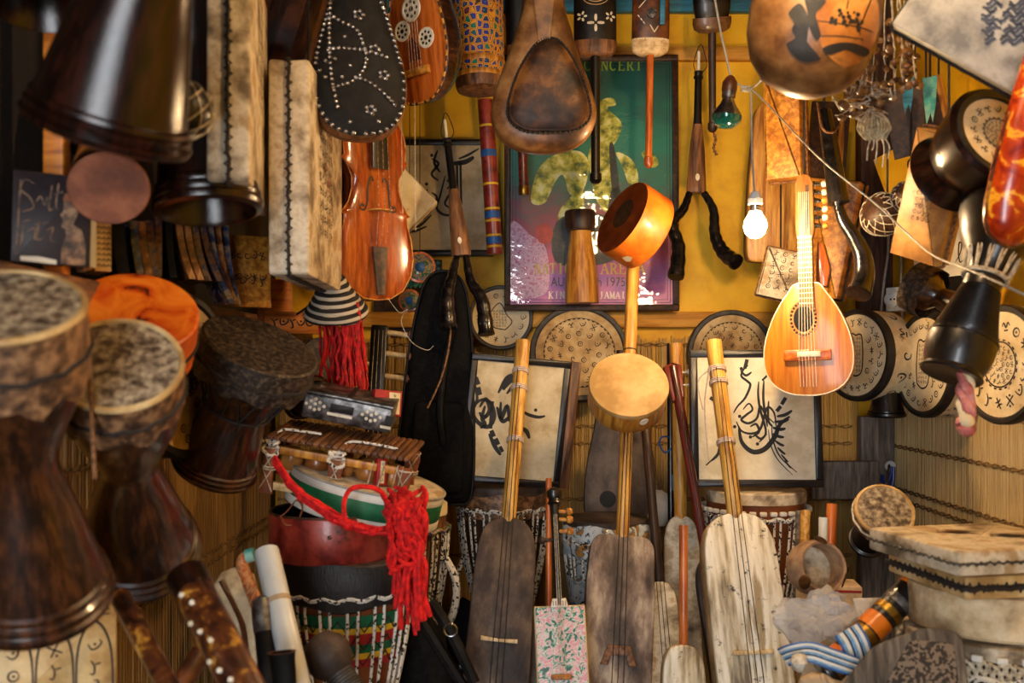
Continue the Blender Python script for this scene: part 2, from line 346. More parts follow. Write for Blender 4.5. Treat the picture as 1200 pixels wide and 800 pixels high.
def m_poster():
    t = NT('poster_print'); tc = t.n('TexCoord').outputs['Object']; y = t.n('SeparateXYZ', {0: tc}).outputs[1]
    n1 = t.noise(t.coords((1.3, 2.6, 1), False), 5, 6, .6, .8)
    yy = t.n('Math', {0: y, 1: t.n('Math', {0: n1, 1: .34}, operation='MULTIPLY').outputs[0]}, operation='ADD').outputs[0]
    f = t.n('MapRange', {0: yy, 1: -.36, 2: .58}).outputs[0]
    col = t.ramp(f, [(.0, '#8c4a8c'), (.12, '#c06aa0'), (.2, '#8a4a9a'), (.3, '#b03a5a'), (.4, '#8c3044'), (.48, '#5a4a50'), (.56, '#22665a'), (.72, '#127a66'), (.88, '#0e5a50'), (1, '#12504c')])
    t.p(Base_Color=col, Roughness=.4); MATS['poster_print'] = t.m
m_poster()
def m_glass(name, tint='#ffffff', rough=.03, refl=.5):
    t = NT(name); tr = t.n('BsdfTransparent', {0: C(tint)}); gl = t.n('BsdfGlossy', {0: (1, 1, 1, 1), 1: rough})
    fr = t.n('Fresnel', {0: 1.5}); n1 = t.noise(t.coords((1, 3, 1)), 9, 3); t.set(gl.inputs['Normal'], t.n('Bump', {'Height': n1, 'Strength': .2, 'Distance': .012}).outputs[0])
    mx = t.n('MixShader', {0: fr.outputs[0], 1: tr.outputs[0], 2: gl.outputs[0]}); t.set(t.out.inputs[0], mx.outputs[0]); MATS[name] = t.m
m_glass('picture_glass'); m_glass('case_plastic', rough=.12)
def m_bag():
    t = NT('clear_bag'); tr = t.n('BsdfTransparent', {0: (.95, .95, .95, 1)}); v = t.coords((1, 1, 1)); n1 = t.noise(v, 22, 5, .6, 1.5)
    t.p(Base_Color=C('#e6e2de'), Roughness=.12); t.bump(n1, 1.0, .02)
    mx = t.n('MixShader', {0: .5, 1: tr.outputs[0], 2: t.b.outputs[0]}); t.set(t.out.inputs[0], mx.outputs[0]); MATS['clear_bag'] = t.m
m_bag()
def m_emit(name, col, strength):
    t = NT(name); e = t.n('Emission', {0: col, 1: strength}); t.set(t.out.inputs[0], e.outputs[0]); MATS[name] = t.m
m_emit('bulb_glow', (1.0, .66, .33, 1), BULB_W)
def m_stripes(name, stops, axis_=0, width=.05):
    t = NT(name); tc = t.n('TexCoord').outputs['Object']; y = t.n('SeparateXYZ', {0: tc}).outputs[axis_]
    f = t.n('Math', {0: t.n('Math', {0: y, 1: 1/width}, operation='MULTIPLY').outputs[0]}, operation='FRACT').outputs[0]
    t.p(Base_Color=t.ramp(f, stops, 'CONSTANT'), Roughness=.8); t.bump(t.noise(t.coords(), 150), .3); MATS[name] = t.m
m_stripes('strap_weave', [(0, '#c2ccd2'), (.12, '#2c5fa0'), (.3, '#7fa8c8'), (.38, '#12204a'), (.45, '#b8c8d2'), (.62, '#12204a'), (.7, '#4c86b8'), (.88, '#c2ccd2')], 1, .034)
m_stripes('wrap_stripe', [(0, '#b5a892'), (.5, '#17120f')], 2, .016)
G = MATS
# ================================================================== room shell
XL, XR, YB, ZC, YF = -0.88, 1.33, 3.64, 2.74, -1.2
struct('floor', MB().box(((XL+XR)/2, (YB+YF)/2, -.05), (XR-XL+.3, YB-YF+.2, .1)), G['concrete'])
struct('ceiling', MB().box(((XL+XR)/2, (YB+YF)/2, ZC+.05), (XR-XL+.3, YB-YF+.2, .1)), G['ceiling_wood'])
struct('wall_back', MB().box(((XL+XR)/2, YB+.05, ZC/2), (XR-XL+.3, .1, ZC)), G['wall_yellow'])
struct('wall_left', MB().box((XL-.05, (YB+YF)/2, ZC/2), (.1, YB-YF, ZC)), G['wall_dark'])
struct('wall_right', MB().box((XR+.05, (YB+YF)/2, ZC/2), (.1, YB-YF, ZC)), G['wall_yellow'])
struct('wall_front', MB().box((XL, YF-.05, ZC/2), (.17, .1, ZC)).box(((-.045+XR)/2+.02, YF-.05, ZC/2), (XR+.045+.06, .1, ZC)).box((-.42, YF-.05, (ZC+2.1)/2), (.76, .1, ZC-2.1)), G['wall_dark'])
zz = lambda py, Y=YB: EYE+(432-py)/FOC*Y
def rail(n, y0, y1, mat, d, x0=XL, x1=XR):
    struct('trim_%d' % n, MB().box(((x0+x1)/2, YB-d/2, (zz(y0)+zz(y1))/2), (x1-x0, d, zz(y0)-zz(y1)), bev=.004), mat)
rail(1, -70, 17, G['paint_blue'], .035)
rail(2, 57, 73, G['rail_yellow'], .03)
rail(3, 366, 384, G['rail_yellow'], .045)
# corner post and the grey board bolted to it
struct('trim_4', MB().box((1.247, 3.47, zz(290, 3.42)+.55), (.112, .06, 2.1), bev=.006), G['post_wood'])
_b = EYE+(432-488)/FOC*3.42
struct('trim_5', MB().box((1.247, 3.455, _b/2), (.116, .05, _b), bev=.006), G['post_grey'])
struct('trim_6', MB().box((1.12, 3.40, zz(562, 3.4)), (.23, .045, S(44, 3.4)), bev=.006), G['post_grey'])
# left shelf on the wall with its uprights
struct('trim_7', MB().box((XL+.065, 2.33, 1.29), (.13, 2.55, .03), bev=.004), G['brown_wood_y'])
struct('trim_8', MB().box((XL+.137, 2.33, 1.277), (.014, 2.55, .055), bev=.003), G['brown_wood_y'])
struct('trim_9', MB().box((XL+.1, 1.69, 1.29+.7), (.035, .03, 1.4), bev=.004), G['orange_plank'])
for k, yb in enumerate((1.15, 1.75, 2.35, 2.75, 3.12)):       # ceiling battens the stock hangs from
    struct('trim_%d' % (10+k), MB().box(((XL+XR)/2, yb, ZC-.035), (XR-XL, .06, .07), bev=.005), G['dark_wood'])
# reed mats
def reed_mat(label, o, ux, width, z0, z1, bands, seed, mat):
    rng = random.Random(seed); ux = Vector(ux)
    th = thing('reed_mat', label, 'mat', axis(o, (0, 0, 1), ux)); mb = MB(); x = 0
    while x < width:
        w = rng.uniform(.0042, .0078); d = rng.uniform(.003, .006); a = rng.uniform(-.004, .004); top = z1+rng.uniform(-.02, .01)
        vs = []
        for z, dx in ((z0, -a), (top, a)):
            vs += [(x+dx, 0, z), (x+w*.25+dx, -d, z), (x+w*.75+dx, -d, z), (x+w+dx, 0, z)]
        mb.add(vs, [(0, 1, 5, 4), (1, 2, 6, 5), (2, 3, 7, 6), (4, 5, 6, 7)]); x += w+rng.uniform(0, .0012)
    obj('reeds', mb, mat, th, kind='stuff')
    for z in bands:
        m = MB(); n = int(width/.02)
        for s in (0, 1):
            m.tube([(i*.01, -.0065-.002*(-1)**(i+s), z+.0025*math.sin(i*1.3+s*2)+.006*s) for i in range(n*2)], .0028, 5)
        obj('binding_cord', m, G['straw_cord'], th)
    return th
reed_mat('straw coloured reed mat behind the leaning lutes below the yellow rail', (XL+.012, YB-.012, 0), (1, 0, 0), XR-XL-.1, 0, zz(396, YB-.01), [zz(405), zz(440), zz(500), zz(520), zz(585), zz(650)], 1, G['reed'])
reed_mat('reed mat coloured as if brightly lit, on the right wall under the symbol-painted frame drums', (XR-.012, YB-.05, 0), (0, -1, 0), 1.75, 0, 1.04, [.20, .28, .47, .52, .70, .735, .88], 2, G['reed_lit'])
reed_mat('reed mat coloured as if in shade, on the left wall under the shelf', (XL+.012, 1.0, 0), (0, 1, 0), 2.5, 0, 1.24, [.22, .60, .63, .95], 3, G['reed_shaded'])

# ================================================================== ink
def glyph(rng, x, y, s):
    """strokes of one invented sign in a cell of size s about (x, y): ([points], width), dots"""
    st = []; dots = []; k = rng.random(); q = lambda a, b: (x+a*s, y+b*s)
    if k < .22: st.append([q(-.4, rng.uniform(-.1, .3)), q(-.1, -.25), q(.2, -.1), q(.35, .3), q(.15, .42)]); dots.append(q(0, .1))
    elif k < .4: st += [[q(-.05, .45), q(0, 0), q(-.2, -.4), q(-.42, -.3)], [q(.1, .1), q(.42, .05)]]
    elif k < .55: st += [[q(.3*math.cos(a), .3*math.sin(a)) for a in [i*.7 for i in range(10)]]]; dots.append(q(0, 0))
    elif k < .68: st += [[q(-.35, -.35), q(.35, .35)], [q(-.35, .35), q(.35, -.35)]]; dots += [q(0, .38), q(0, -.38)]
    elif k < .8: st.append([q((.08+.055*i)*math.cos(i*.9), (.08+.055*i)*math.sin(i*.9)) for i in range(7)])
    elif k < .9: st += [[q(-.4, 0), q(-.2, .25), q(0, -.1), q(.2, .25), q(.4, 0)], [q(-.2, -.3), q(.2, -.3)]]
    else: st += [[q(0, -.45), q(0, .45)], [q(-.3, .2), q(0, .1), q(.3, .2)], [q(-.3, -.2), q(0, -.1), q(.3, -.2)]]
    a = rng.uniform(-.6, .6); ca, sa = math.cos(a), math.sin(a)
    rot = lambda p: (x+(p[0]-x)*ca-(p[1]-y)*sa, y+(p[0]-x)*sa+(p[1]-y)*ca)
    return [[rot(p) for p in t] for t in st], [rot(p) for p in dots]
def put_glyph(mb, rng, x, y, s, f, w=None):
    st, ds = glyph(rng, x, y, s); w = w or s*.13
    for t in st: mb.ribbon(crom([(p[0], p[1], 0) for p in t], 4) if len(t) > 2 else [Vector((p[0], p[1], 0)) for p in t], w, f)
    for d in ds: mb.dot(d, w*.75, f)
def stroke(mb, pts, w, f, k=7, taper=True): mb.ribbon(crom([(p[0], p[1], 0) for p in pts], k), w, f, taper)
def flat(z): return lambda u, v: (u, v, z)
def drum_ink(mb, rng, Rr, z, style):
    f = flat(z)
    def circ(r, w, n=64, dash=False):
        for i in range(n):
            if dash and i % 2: continue
            a, b = 2*PI*i/n, 2*PI*(i+1)/n
            mb.ribbon([Vector((r*math.cos(a), r*math.sin(a), 0)), Vector((r*math.cos(b), r*math.sin(b), 0))], w, f, False)
    if style == 'rings':
        circ(.80*Rr, .014*Rr); circ(.785*Rr, .03*Rr, 90, True)
        for r, n, s in ((.66, 16, .17), (.44, 11, .17), (.2, 5, .17)):
            for i in range(n): put_glyph(mb, rng, r*Rr*math.cos(2*PI*i/n+r), r*Rr*math.sin(2*PI*i/n+r), s*Rr, f)
    elif style == 'hand':
        for i in range(22): a = 2*PI*i/22; put_glyph(mb, rng, .80*Rr*math.cos(a), .80*Rr*math.sin(a), .2*Rr, f)
        for i in range(13):
            a = 2*PI*i/13+.2
            if abs(math.cos(a)) > .55: put_glyph(mb, rng, .54*Rr*math.cos(a), .54*Rr*math.sin(a), .2*Rr, f)
        stroke(mb, [(x*Rr, y*Rr) for x, y in ((-.2, -.4), (-.24, 0), (-.2, .45), (-.1, .52), (0, .48), (.12, .5), (.2, .42), (.24, 0), (.2, -.4), (0, -.5), (-.2, -.4))], .035*Rr, f, taper=False)
        for i in range(9):
            for j in range(4): put_glyph(mb, rng, (-.13+.09*j)*Rr, (-.36+.095*i)*Rr, .085*Rr, f)
    elif style == 'medal':
        circ(.42*Rr, .03*Rr, 40); circ(.46*Rr, .03*Rr, 40, True)
        for r, n in ((.33, 16), (.22, 11), (.1, 6)):
            for i in range(n): put_glyph(mb, rng, r*Rr*math.cos(2*PI*i/n), r*Rr*math.sin(2*PI*i/n), .12*Rr, f)
        for i in range(15): a = 2*PI*i/15+.1; put_glyph(mb, rng, .72*Rr*math.cos(a), .72*Rr*math.sin(a), .26*Rr, f)
    elif style == 'lute':
        stroke(mb, [(x*Rr, y*Rr) for x, y in ((.15, -.42), (-.3, -.3), (-.38, .1), (-.05, .5), (.2, .1), (.38, -.15), (.15, -.42))], .035*Rr, f, taper=False)
        for i in range(6):
            for j in range(5): put_glyph(mb, rng, (-.24+.1*j)*Rr, (-.28+.1*i)*Rr, .1*Rr, f)
        for i in range(14): a = 2*PI*i/14; put_glyph(mb, rng, .76*Rr*math.cos(a), .76*Rr*math.sin(a), .24*Rr, f)
    elif style == 'loose':
        for i in range(60):
            r, a = rng.uniform(.05, .85), rng.uniform(0, 2*PI); put_glyph(mb, rng, r*Rr*math.cos(a), r*Rr*math.sin(a), .17*Rr, f)

# ================================================================== instrument builders
def bendir(label, c, n, r, t, style, skin, hoop, seed, side_ink=True, shell=None, up=(0, 0, 1), group=None):
    """round frame drum: skin face at local z=0 looking along n, shell behind"""
    rng = random.Random(seed); th = thing('frame_drum', label, 'drum', face(c, n, up), group)
    w = min(.3*t, .022)
    obj('shell', MB().lathe([(r*.97, -t), (r, -t+.003), (r, -w), (r*.985, -w)], 56, cap0=False, cap1=False).lathe([(r*.93, -t), (r*.93, -w)], 40, cap0=False, cap1=False).loft([[Vector((q*math.cos(2*PI*k/56), q*math.sin(2*PI*k/56), -t)) for k in range(56)] for q in (r*.93, r*.97)], False, False), shell or skin, th)
    obj('hoop', MB().lathe([(r*.90, .001), (r*.93, .006), (r*1.0, .006), (r*1.025, -.002), (r*1.025, -w+.002), (r*.99, -w)], 56, cap0=False, cap1=False), hoop, th)
    obj('drum_skin', MB().lathe([(r*.93, 0), (.0001, .0005)], 48), skin, th)
    mb = MB(); drum_ink(mb, rng, r*.92, .0018, style); obj('painted_signs', mb, G['henna_ink'], th)
    if side_ink:
        mb = MB(); f = lambda u, v: ((r+.0012)*math.cos(u/r), (r+.0012)*math.sin(u/r), v); h = t-w; n_ = int(2*PI*r/(h*.75))
        for i in range(n_): put_glyph(mb, rng, 2*PI*r*i/n_, -w-h*.5, h*.5, f)
        obj('painted_band', mb, G['henna_ink'], th, kind='stuff')
    return th
def skin_box(label, M, d, skin, seam_mat, name='square_frame_drum', seams='xz', seed=0, amp=.0065, cr=.0034, cat='drum'):
    """rectangular drum with the skin sewn round it; local box centred on the origin, faces +-z"""
    x, y, z = d; th = thing(name, label, cat, M)
    mb = MB(); sq = [(-x/2, -y/2), (x/2, -y/2), (x/2, y/2), (-x/2, y/2)]
    out = round_corners([Vector(p) for p in sq], min(x, y)*.028, 3)
    rings = []
    for zz_, ins in ((-z/2, .007), (-z/2+.002, .002), (-z/2+.007, 0), (0, .002), (z/2-.007, 0), (z/2-.002, .002), (z/2, .007)):
        rings.append([Vector((p.x, p.y, zz_)) for p in inset(out, ins)])
    mb.loft(rings); obj('skin_body', mb, skin, th)
    per = out; cum = MB(); rng = random.Random(seed); pts = []
    n = len(per)
    for i in range(n):
        a, b = per[i], per[(i+1) % n]; k = max(1, int((b-a).length/.009))
        for j in range(k): pts.append(a.lerp(b, j/k))
    o2 = inset(pts, -.0025); zg = [(Vector((p.x, p.y, (amp if i % 2 else -amp)*rng.uniform(.6, 1.2)))) for i, p in enumerate(o2)]
    cum.tube(zg, .0022, 5, True)
    cum.tube([Vector((p.x, p.y, rng.uniform(-.002, .002))) for p in o2], cr, 5, True)
    obj('sewn_seam', cum, seam_mat, th); return th
def lacing(mb, r0, z0, r1, z1, n, rad, wave=False):
    pts = []
    for i in range(n*2+1):
        a = 2*PI*i/(2*n); r, z = ((r0, z0) if i % 2 == 0 else (r1, z1)); pts.append((r*math.cos(a), r*math.sin(a), z))
    for a, b in zip(pts[:-1], pts[1:]): mb.tube([a, b], rad, 5)
def darbuka(label, head, foot, r, rf, body, skin, rim=None, waist=.42, neck=.5, seed=0, lace=None, skirt=.18, fringe=True, name='goblet_drum', foot_rings=True, group=None, skinned=True, hollow=False):
    head, foot = Vector(head), Vector(foot); L = (head-foot).length; z = head-foot
    th = thing(name, label, 'drum', axis(foot, z), group); w = r*waist
    prof = [(rf*.86, .0), (rf*.97, .004), (rf, .012)]
    if foot_rings: prof += [(rf, .035*L), (rf*.94, .042*L), (rf*.965, .052*L), (rf*.97, .068*L), (rf*.91, .076*L), (rf*.935, .086*L), (rf*.93, .10*L), (rf*.88, .108*L)]
    for t in (.2, .3, .4): prof.append((rf*.9*(1-(t-.1)/(neck-.1))+w*((t-.1)/(neck-.1)), t*L))
    prof += [(w, neck*L), (w*1.03, (neck+.04)*L), (r*.70, (neck+.14)*L), (r*.9, (neck+.24)*L), (r*.985, (neck+.34)*L), (r, .93*L), (r, L)]
    obj('body', MB().lathe(prof, 44, cap0=False), body, th)
    obj('foot_opening', MB().lathe([(rf*.86, .0), (rf*.8, .02*L), (w*.7, neck*.9*L)], 40, cap0=False), body, th)
    if skinned:
        mb = MB(); n = 48; rng = random.Random(seed); rr = r*1.03; rings = []
        low = [L*(1-skirt)+(.018*L*math.sin(k*1.3+seed)+rng.uniform(-.008, .008)*L if fringe else 0) for k in range(n)]
        for q, dz in ((rr*1.0, None), (rr*1.02, .5), (rr*1.01, .02), (rr*.97, -.003), (rr*.85, -.004), (.0005, -.001)):
            rings.append([Vector((q*math.cos(2*PI*k/n), q*math.sin(2*PI*k/n), low[k] if dz is None else (L-(L-low[k])*dz if dz == .5 else L-dz*r*1.0))) for k in range(n)])
        obj('drum_skin', MB().loft(rings[3:], False, True), skin, th)
        obj('skin_collar', MB().loft(rings[:4], False, False), rim or skin, th)
        if rim is not None and rim is not skin: obj('head_edge', MB().tube([(rr*.975*math.cos(2*PI*k/48), rr*.975*math.sin(2*PI*k/48), L-.002) for k in range(48)], .0055, 6, True), G['skin_tan'], th)
        obj('rim_cord', MB().tube([(rr*1.03*math.cos(2*PI*k/40), rr*1.03*math.sin(2*PI*k/40), L*(1-skirt*.55)+.003*math.sin(k*2)) for k in range(40)], .0035, 5, True), lace or G['dark_cord'], th)
    if lace:
        mb = MB(); lacing(mb, r*1.04, L*(1-skirt*.6), w*1.12, (neck+.02)*L, 12, .0022); mb.tube([(w*1.12*math.cos(2*PI*k/24), w*1.12*math.sin(2*PI*k/24), (neck+.02)*L) for k in range(24)], .0035, 5, True)
        obj('lacing', mb, lace, th)
    return th
def djembe(label, c, z_top, r, h, shell, skin, rope, n_rope=34, collar=None, foot=.62, seed=0, bands=None, waist=.5, hoop=None):
    """upright rope-tuned goblet drum; every tuning rope a part"""
    th = thing('djembe', label, 'drum', (c[0], c[1], z_top-h)); rng = random.Random(seed)
    prof = [(r*foot*.95, 0), (r*foot, .01), (r*waist, h*.36), (r*waist*1.02, h*.42), (r*.60, h*.55), (r*.79, h*.72), (r*.92, h*.87), (r*.97, h-.004)]
    obj('shell', MB().lathe(prof, 40), shell, th)
    rad = lambda t: ((.97-(.97-.60)*((1-t)**1.6))*r)     # rope envelope, t 0..1 from lower ring to rim
    z0, z1 = h*.47, h*.90
    me = MB().tube([(rad(t)+.006, 0, z0+(z1-z0)*t) for t in [i/8 for i in range(9)]], .0036, 6).mesh('rope')
    for k in range(n_rope):
        obj('rope', me, rope, th, R(2*PI*(k+.25*(k % 2))/n_rope))
    obj('lower_ring', MB().tube([(rad(0)*1.03*math.cos(a), rad(0)*1.03*math.sin(a), z0) for a in [2*PI*i/40 for i in range(40)]], .007, 6, True), rope, th)
    obj('head_ring', MB().tube([(r*1.02*math.cos(a), r*1.02*math.sin(a), z1+.004*math.sin(a*17)) for a in [2*PI*i/80 for i in range(80)]], .007, 6, True), hoop or rope, th)
    obj('drum_skin', MB().lathe([(r*.985, h*.955), (r*.985, h*.995), (r*.96, h), (.0005, h+.001)], 44, cap0=False), skin, th)
    if collar: obj('skin_collar', MB().lathe([(r*1.0, h*.86), (r*1.03, h*.90), (r*1.01, h*.955), (r*.98, h*.97)], 44, wob=.006, cap0=False, cap1=False), collar, th)
    return th
def rope_handle(th, pts, r, mat, name='rope_handle'): return obj(name, MB().tube(crom(pts, 6), r, 8), mat, th)
def smooth_out(pts, k=6): return [Vector((p.x, p.y)) for p in crom([(a, b, 0) for a, b in pts], k, True)]
def sym_out(prof):   # right half profile bottom -> top: [(halfwidth, y)]
    return [(x, y) for x, y in prof]+[(-x, y) for x, y in prof[::-1] if x > 1e-6]
def guembri(label, bot, top, px_w, body_len, neck_len, depth, skin, side, neck_mat, neck_r=.014, waist=.97, bridge=None, strings=3, neck_x=0.0, roll=0, hole=False, bindings=None, bw_top=.92, name='skin_covered_lute', n=(0, -1, .12), mottled=None, taper=1.0, sq=False):
    """long box lute: local y runs up the neck from the body's foot, local z to the viewer; bot/top are world points of the axis"""
    bot, top = Vector(bot), Vector(top); y = (top-bot).normalized(); z = Vector(n); z = (z-y*z.dot(y)).normalized(); x = y.cross(z)
    M = Matrix((x, y, z)).transposed().to_4x4(); M.translation = bot
    th = thing(name, label, 'lute', M); w = px_w/2; L = body_len
    half = [(0, -.002), (w*.80, 0), (w*.97, .02), (w, .06), (w*.99, L*.25), (w*waist, L*.5), (w*.95*bw_top/.92, L*.78), (w*bw_top, L*.88), (w*bw_top*(.985 if sq else .90), L*(.94 if sq else .935)), (w*bw_top*(.92 if sq else .76), L*(.972 if sq else .966)), (w*bw_top*(.76 if sq else .55), L*(.993 if sq else .987)), (w*bw_top*(.5 if sq else .28), L*(.999 if sq else .997)), (0, L)]
    half = [(a*(1+(taper-1)*(b/L)), b) for a, b in half]
    out = smooth_out(half+[(-a, b) for a, b in half[-2:0:-1]], 5)
    obj('body', MB().prism(out, -depth, -.004, .008), side, th)
    obj('skin_front', MB().prism([p for p in inset(out, -.0015)], -.022, 0, .005).jitter(.0015, 14), skin, th)
    nb = MB(); y1 = L+neck_len
    nb.tube([(neck_x, L*.955, -.03), (neck_x, L+.01, -.012), (neck_x*.9, L+neck_len*.5, -.012), (neck_x*.8, y1, -.012)], [neck_r*.95, neck_r, neck_r*1.02, neck_r*1.08], 14)
    obj('neck', nb, neck_mat, th)
    for k, yy in enumerate(bindings or []):
        mb = MB(); zc = -.012
        for q in (-1, 0, 1): mb.tube([(neck_x*.85+neck_r*1.14*math.cos(a), yy+q*.0045+.004*math.sin(a), zc+neck_r*1.14*math.sin(a)) for a in [2*PI*i/18 for i in range(18)]], .0026, 5, True)
        obj('neck_binding', mb, G['pink_cord'], th)
    yb = L*(bridge[0] if bridge else .2)
    for s in range(strings):
        xo = (s-(strings-1)/2)*min(.012, neck_r*.8)
        yt = (bindings[s % len(bindings)] if bindings else y1-.03*(s+1))
        obj('string', MB().tube([(xo*1.3, .03, .004), (xo*1.25, yb, .013), (neck_x*.85+xo*.7, yt, neck_r)], .0011, 5), G['dark_cord'], th)
    if bridge:
        bw, bh = bridge[1], bridge[2]
        if bridge[3] == 'trap':
            o = [(-bw/2, -bh/2), (-bw*.28, -bh/2), (-bw*.2, 0), (bw*.2, 0), (bw*.28, -bh/2), (bw/2, -bh/2), (bw*.3, bh/2), (-bw*.3, bh/2)]
        else: o = [(-bw/2, -bh*.4), (bw/2, -bh*.5), (bw/2, bh*.3), (0, bh*.15), (-bw/2, bh*.5)]
        obj('bridge', MB().prism(o, 0, .011, .002, T(0, yb, 0)), G['pale_wood'] if bridge[3] != 'trap' else G['brown_wood'], th)
    if hole: obj('sound_hole', MB().lathe([(hole[2], .0014), (.0003, .0014)], 24, T(hole[0], hole[1], 0)), G['ink'], th)
    return th
def hung_lute(label, top, bottom, body_len, w, depth, body_mat, rod_mat, rod_r, end_mat, rounded=.5, tail=None, name='hanging_lute', rod_to=None, face_mat=None):
    """lute hung head down: body at the top, round neck rod hanging below.  local z down the rod, front to the viewer (-y world)"""
    top, bottom = Vector(top), Vector(bottom); zc = bottom-top; M = axis(top, zc, (1, 0, 0)); th = thing(name, label, 'lute', M); L = zc.length
    w2 = w/2; n = 28; rings = []
    prof = [(0.30, -.0), (.75, .01), (.95, .03), (1.0, .06), (1.0, body_len*.6), (1.0, body_len-.05*rounded), (.97, body_len-.03*rounded), (.85, body_len-.012*rounded), (.5, body_len)]
    for q, z_ in prof:
        rings.append([Vector((w2*q*math.cos(2*PI*k/n), depth/2*q*math.sin(2*PI*k/n)*(1 if math.sin(2*PI*k/n) < 0 else .55), z_)) for k in range(n)])
    obj('body', MB().loft(rings), body_mat, th)
    er = [[Vector((w2*q*math.cos(2*PI*k/n), depth/2*q*math.sin(2*PI*k/n)*(1 if math.sin(2*PI*k/n) < 0 else .55), body_len+z_)) for k in range(n)] for q, z_ in ((1.02, -.03), (1.03, -.012), (.95, .006), (.7, .016), (.2, .02))]
    obj('body_end', MB().loft(er), end_mat, th)
    obj('neck', MB().tube([(0, 0, body_len), (0, 0, L-.02), (0, 0, L)], [rod_r*1.05, rod_r*.95, rod_r], 12), rod_mat, th)
    if tail: obj('neck_cap', MB().lathe([(rod_r*.7, L-.01), (rod_r*1.25, L-.006), (rod_r*1.3, L+.014), (rod_r*.8, L+.024), (.001, L+.027)], 14), tail, th)
    return th
def hornpipe(label, top, horn_joint, tips, bell_w, seed=0, lean=None):
    """double hornpipe: reed, dark stem, flared wooden stock and two black twisted horns; tips are lists of world points"""
    top, jt = Vector(top), Vector(horn_joint); M = axis(jt, top-jt); th = thing('double_hornpipe', label, 'pipe', M); L = (top-jt).length; inv = M.inverted()
    w = bell_w/2
    obj('stock', MB().lathe([(w*.9, 0), (w, .004), (w*1.0, .02), (w*.8, .28*L), (w*.55, .44*L), (w*.46, .5*L)], 20, ecc=.55), G['brown_wood'], th)
    obj('inlay', MB().lathe([(w*.22, 0), (w*.2, .002), (.0003, .0024)], 14, T(0, -w*.56, .10*L) @ R(PI/2, 'X') @ Matrix.Diagonal((1, 1.7, 1, 1))), G['bone'], th)
    obj('stem', MB().lathe([(w*.44, .48*L), (w*.40, .55*L), (w*.38, .80*L), (w*.5, .805*L), (w*.5, .82*L), (w*.38, .825*L), (w*.44, .84*L), (w*.44, .855*L)], 16, ecc=.8), G['black_lacquer'], th)
    obj('reed', MB().lathe([(w*.16, .85*L), (w*.15, .99*L), (w*.12, L)], 10, ecc=.6), G['bone'], th)
    obj('tie_cord', MB().tube(crom([(w*.3, -w*.3, .84*L), (w*.8, -w*.2, .9*L), (w*.2, 0, 1.05*L), (-w*.5, 0, .92*L), (-w*.3, -w*.3, .84*L)], 6), .0016, 5), G['dark_cord'], th)
    for k, pts in enumerate(tips):
        pl = crom([inv @ Vector(p) for p in pts], 9); m = len(pl); rr = [w*(.34+.50*(i/(m-1))**1.1)*(1+.06*math.sin(i*1.7)) for i in range(m)]
        obj('horn', MB().tube(pl, rr, 14), G['black_horn'], th, ang=60)
    return th
# ================================================================== BACK WALL
def px_local(cx, cy, Y): return lambda x, y: ((x-cx)*Y/FOC, (cy-y)*Y/FOC)
# ---- concert poster in its frame
Yp = 3.545; pc = P(693, 214, Yp); pw, ph = S(204, Yp), S(301, Yp)
po_ = thing('framed_poster', 'large framed concert poster on the yellow wall, green above and purple below', 'poster', face(pc, (0, -1, .03)))
fw = .022
for nm, c, d in (('frame_bar', (0, ph/2-fw/2, 0), (pw, fw, .03)), ('frame_bar', (0, -ph/2+fw/2, 0), (pw, fw, .03)), ('frame_bar', (-pw/2+fw/2, 0, 0), (fw, ph-2*fw, .03)), ('frame_bar', (pw/2-fw/2, 0, 0), (fw, ph-2*fw, .03))):
    obj(nm, MB().box(c, d, bev=.004), G['dark_wood'], po_)
obj('poster_sheet', MB().box((0, 0, -.004), (pw-.03, ph-.03, .004)), G['poster_print'], po_)
L = px_local(693, 214, Yp); f0 = flat(-.0012)
mb = MB()                                           # printed inner border lines
for k, q in ((.030, .0025), (.040, .0015)):
    a, b = pw/2-k, ph/2-k
    for p, r_ in (((-a, -b), (a, -b)), ((a, -b), (a, b)), ((a, b), (-a, b)), ((-a, b), (-a, -b))): mb.ribbon([Vector((*p, 0)), Vector((*r_, 0))], q, f0, False)
obj('printed_border', mb, G['ink'], po_)
def blobs(lst, z=-.0011):
    m = MB()
    for pts in lst: m.blob(smooth_out([L(*p) for p in pts], 4), flat(z))
    return m
mk('print_yellow', ['#3c5a30', '#96962c', '#c6c456', '#dadaa6'], 9, rough=.45, bump=0); mk('print_dark', ['#121a18', '#26302a'], 9, rough=.45, bump=0)
mk('print_pale', ['#a8708c', '#c9a8bc', '#b0607c'], 30, rough=.45, bump=0); mk('print_red', ['#a01f18', '#c4402a'], 9, rough=.45, bump=0)
obj('printed_figure', blobs([[(622, 232), (630, 200), (648, 182), (676, 176), (690, 190), (684, 222), (668, 228), (660, 205), (650, 214), (640, 236), (628, 240)],
    [(700, 128), (706, 116), (718, 114), (722, 122), (712, 126), (728, 142), (726, 158), (716, 172), (704, 172), (698, 150)],
    [(690, 176), (704, 172), (716, 176), (726, 236), (716, 252), (700, 236), (692, 206)], [(722, 178), (740, 186), (748, 206), (744, 226), (736, 214), (730, 196)],
    [(660, 240), (682, 222), (682, 250), (664, 262), (654, 256)], [(752, 180), (762, 176), (772, 190), (764, 196)]]), G['print_yellow'], po_)
obj('printed_guitar', blobs([[(714, 172), (720, 172), (726, 226), (718, 228)], [(716, 224), (727, 222), (732, 258), (720, 268), (712, 256)], [(652, 260), (690, 250), (730, 262), (726, 300), (690, 312), (650, 306)]], -.0009), G['print_dark'], po_)
obj('printed_sleeve', blobs([[(598, 262), (622, 276), (640, 292), (642, 340), (616, 350), (600, 346)]], -.001), G['print_pale'], po_)
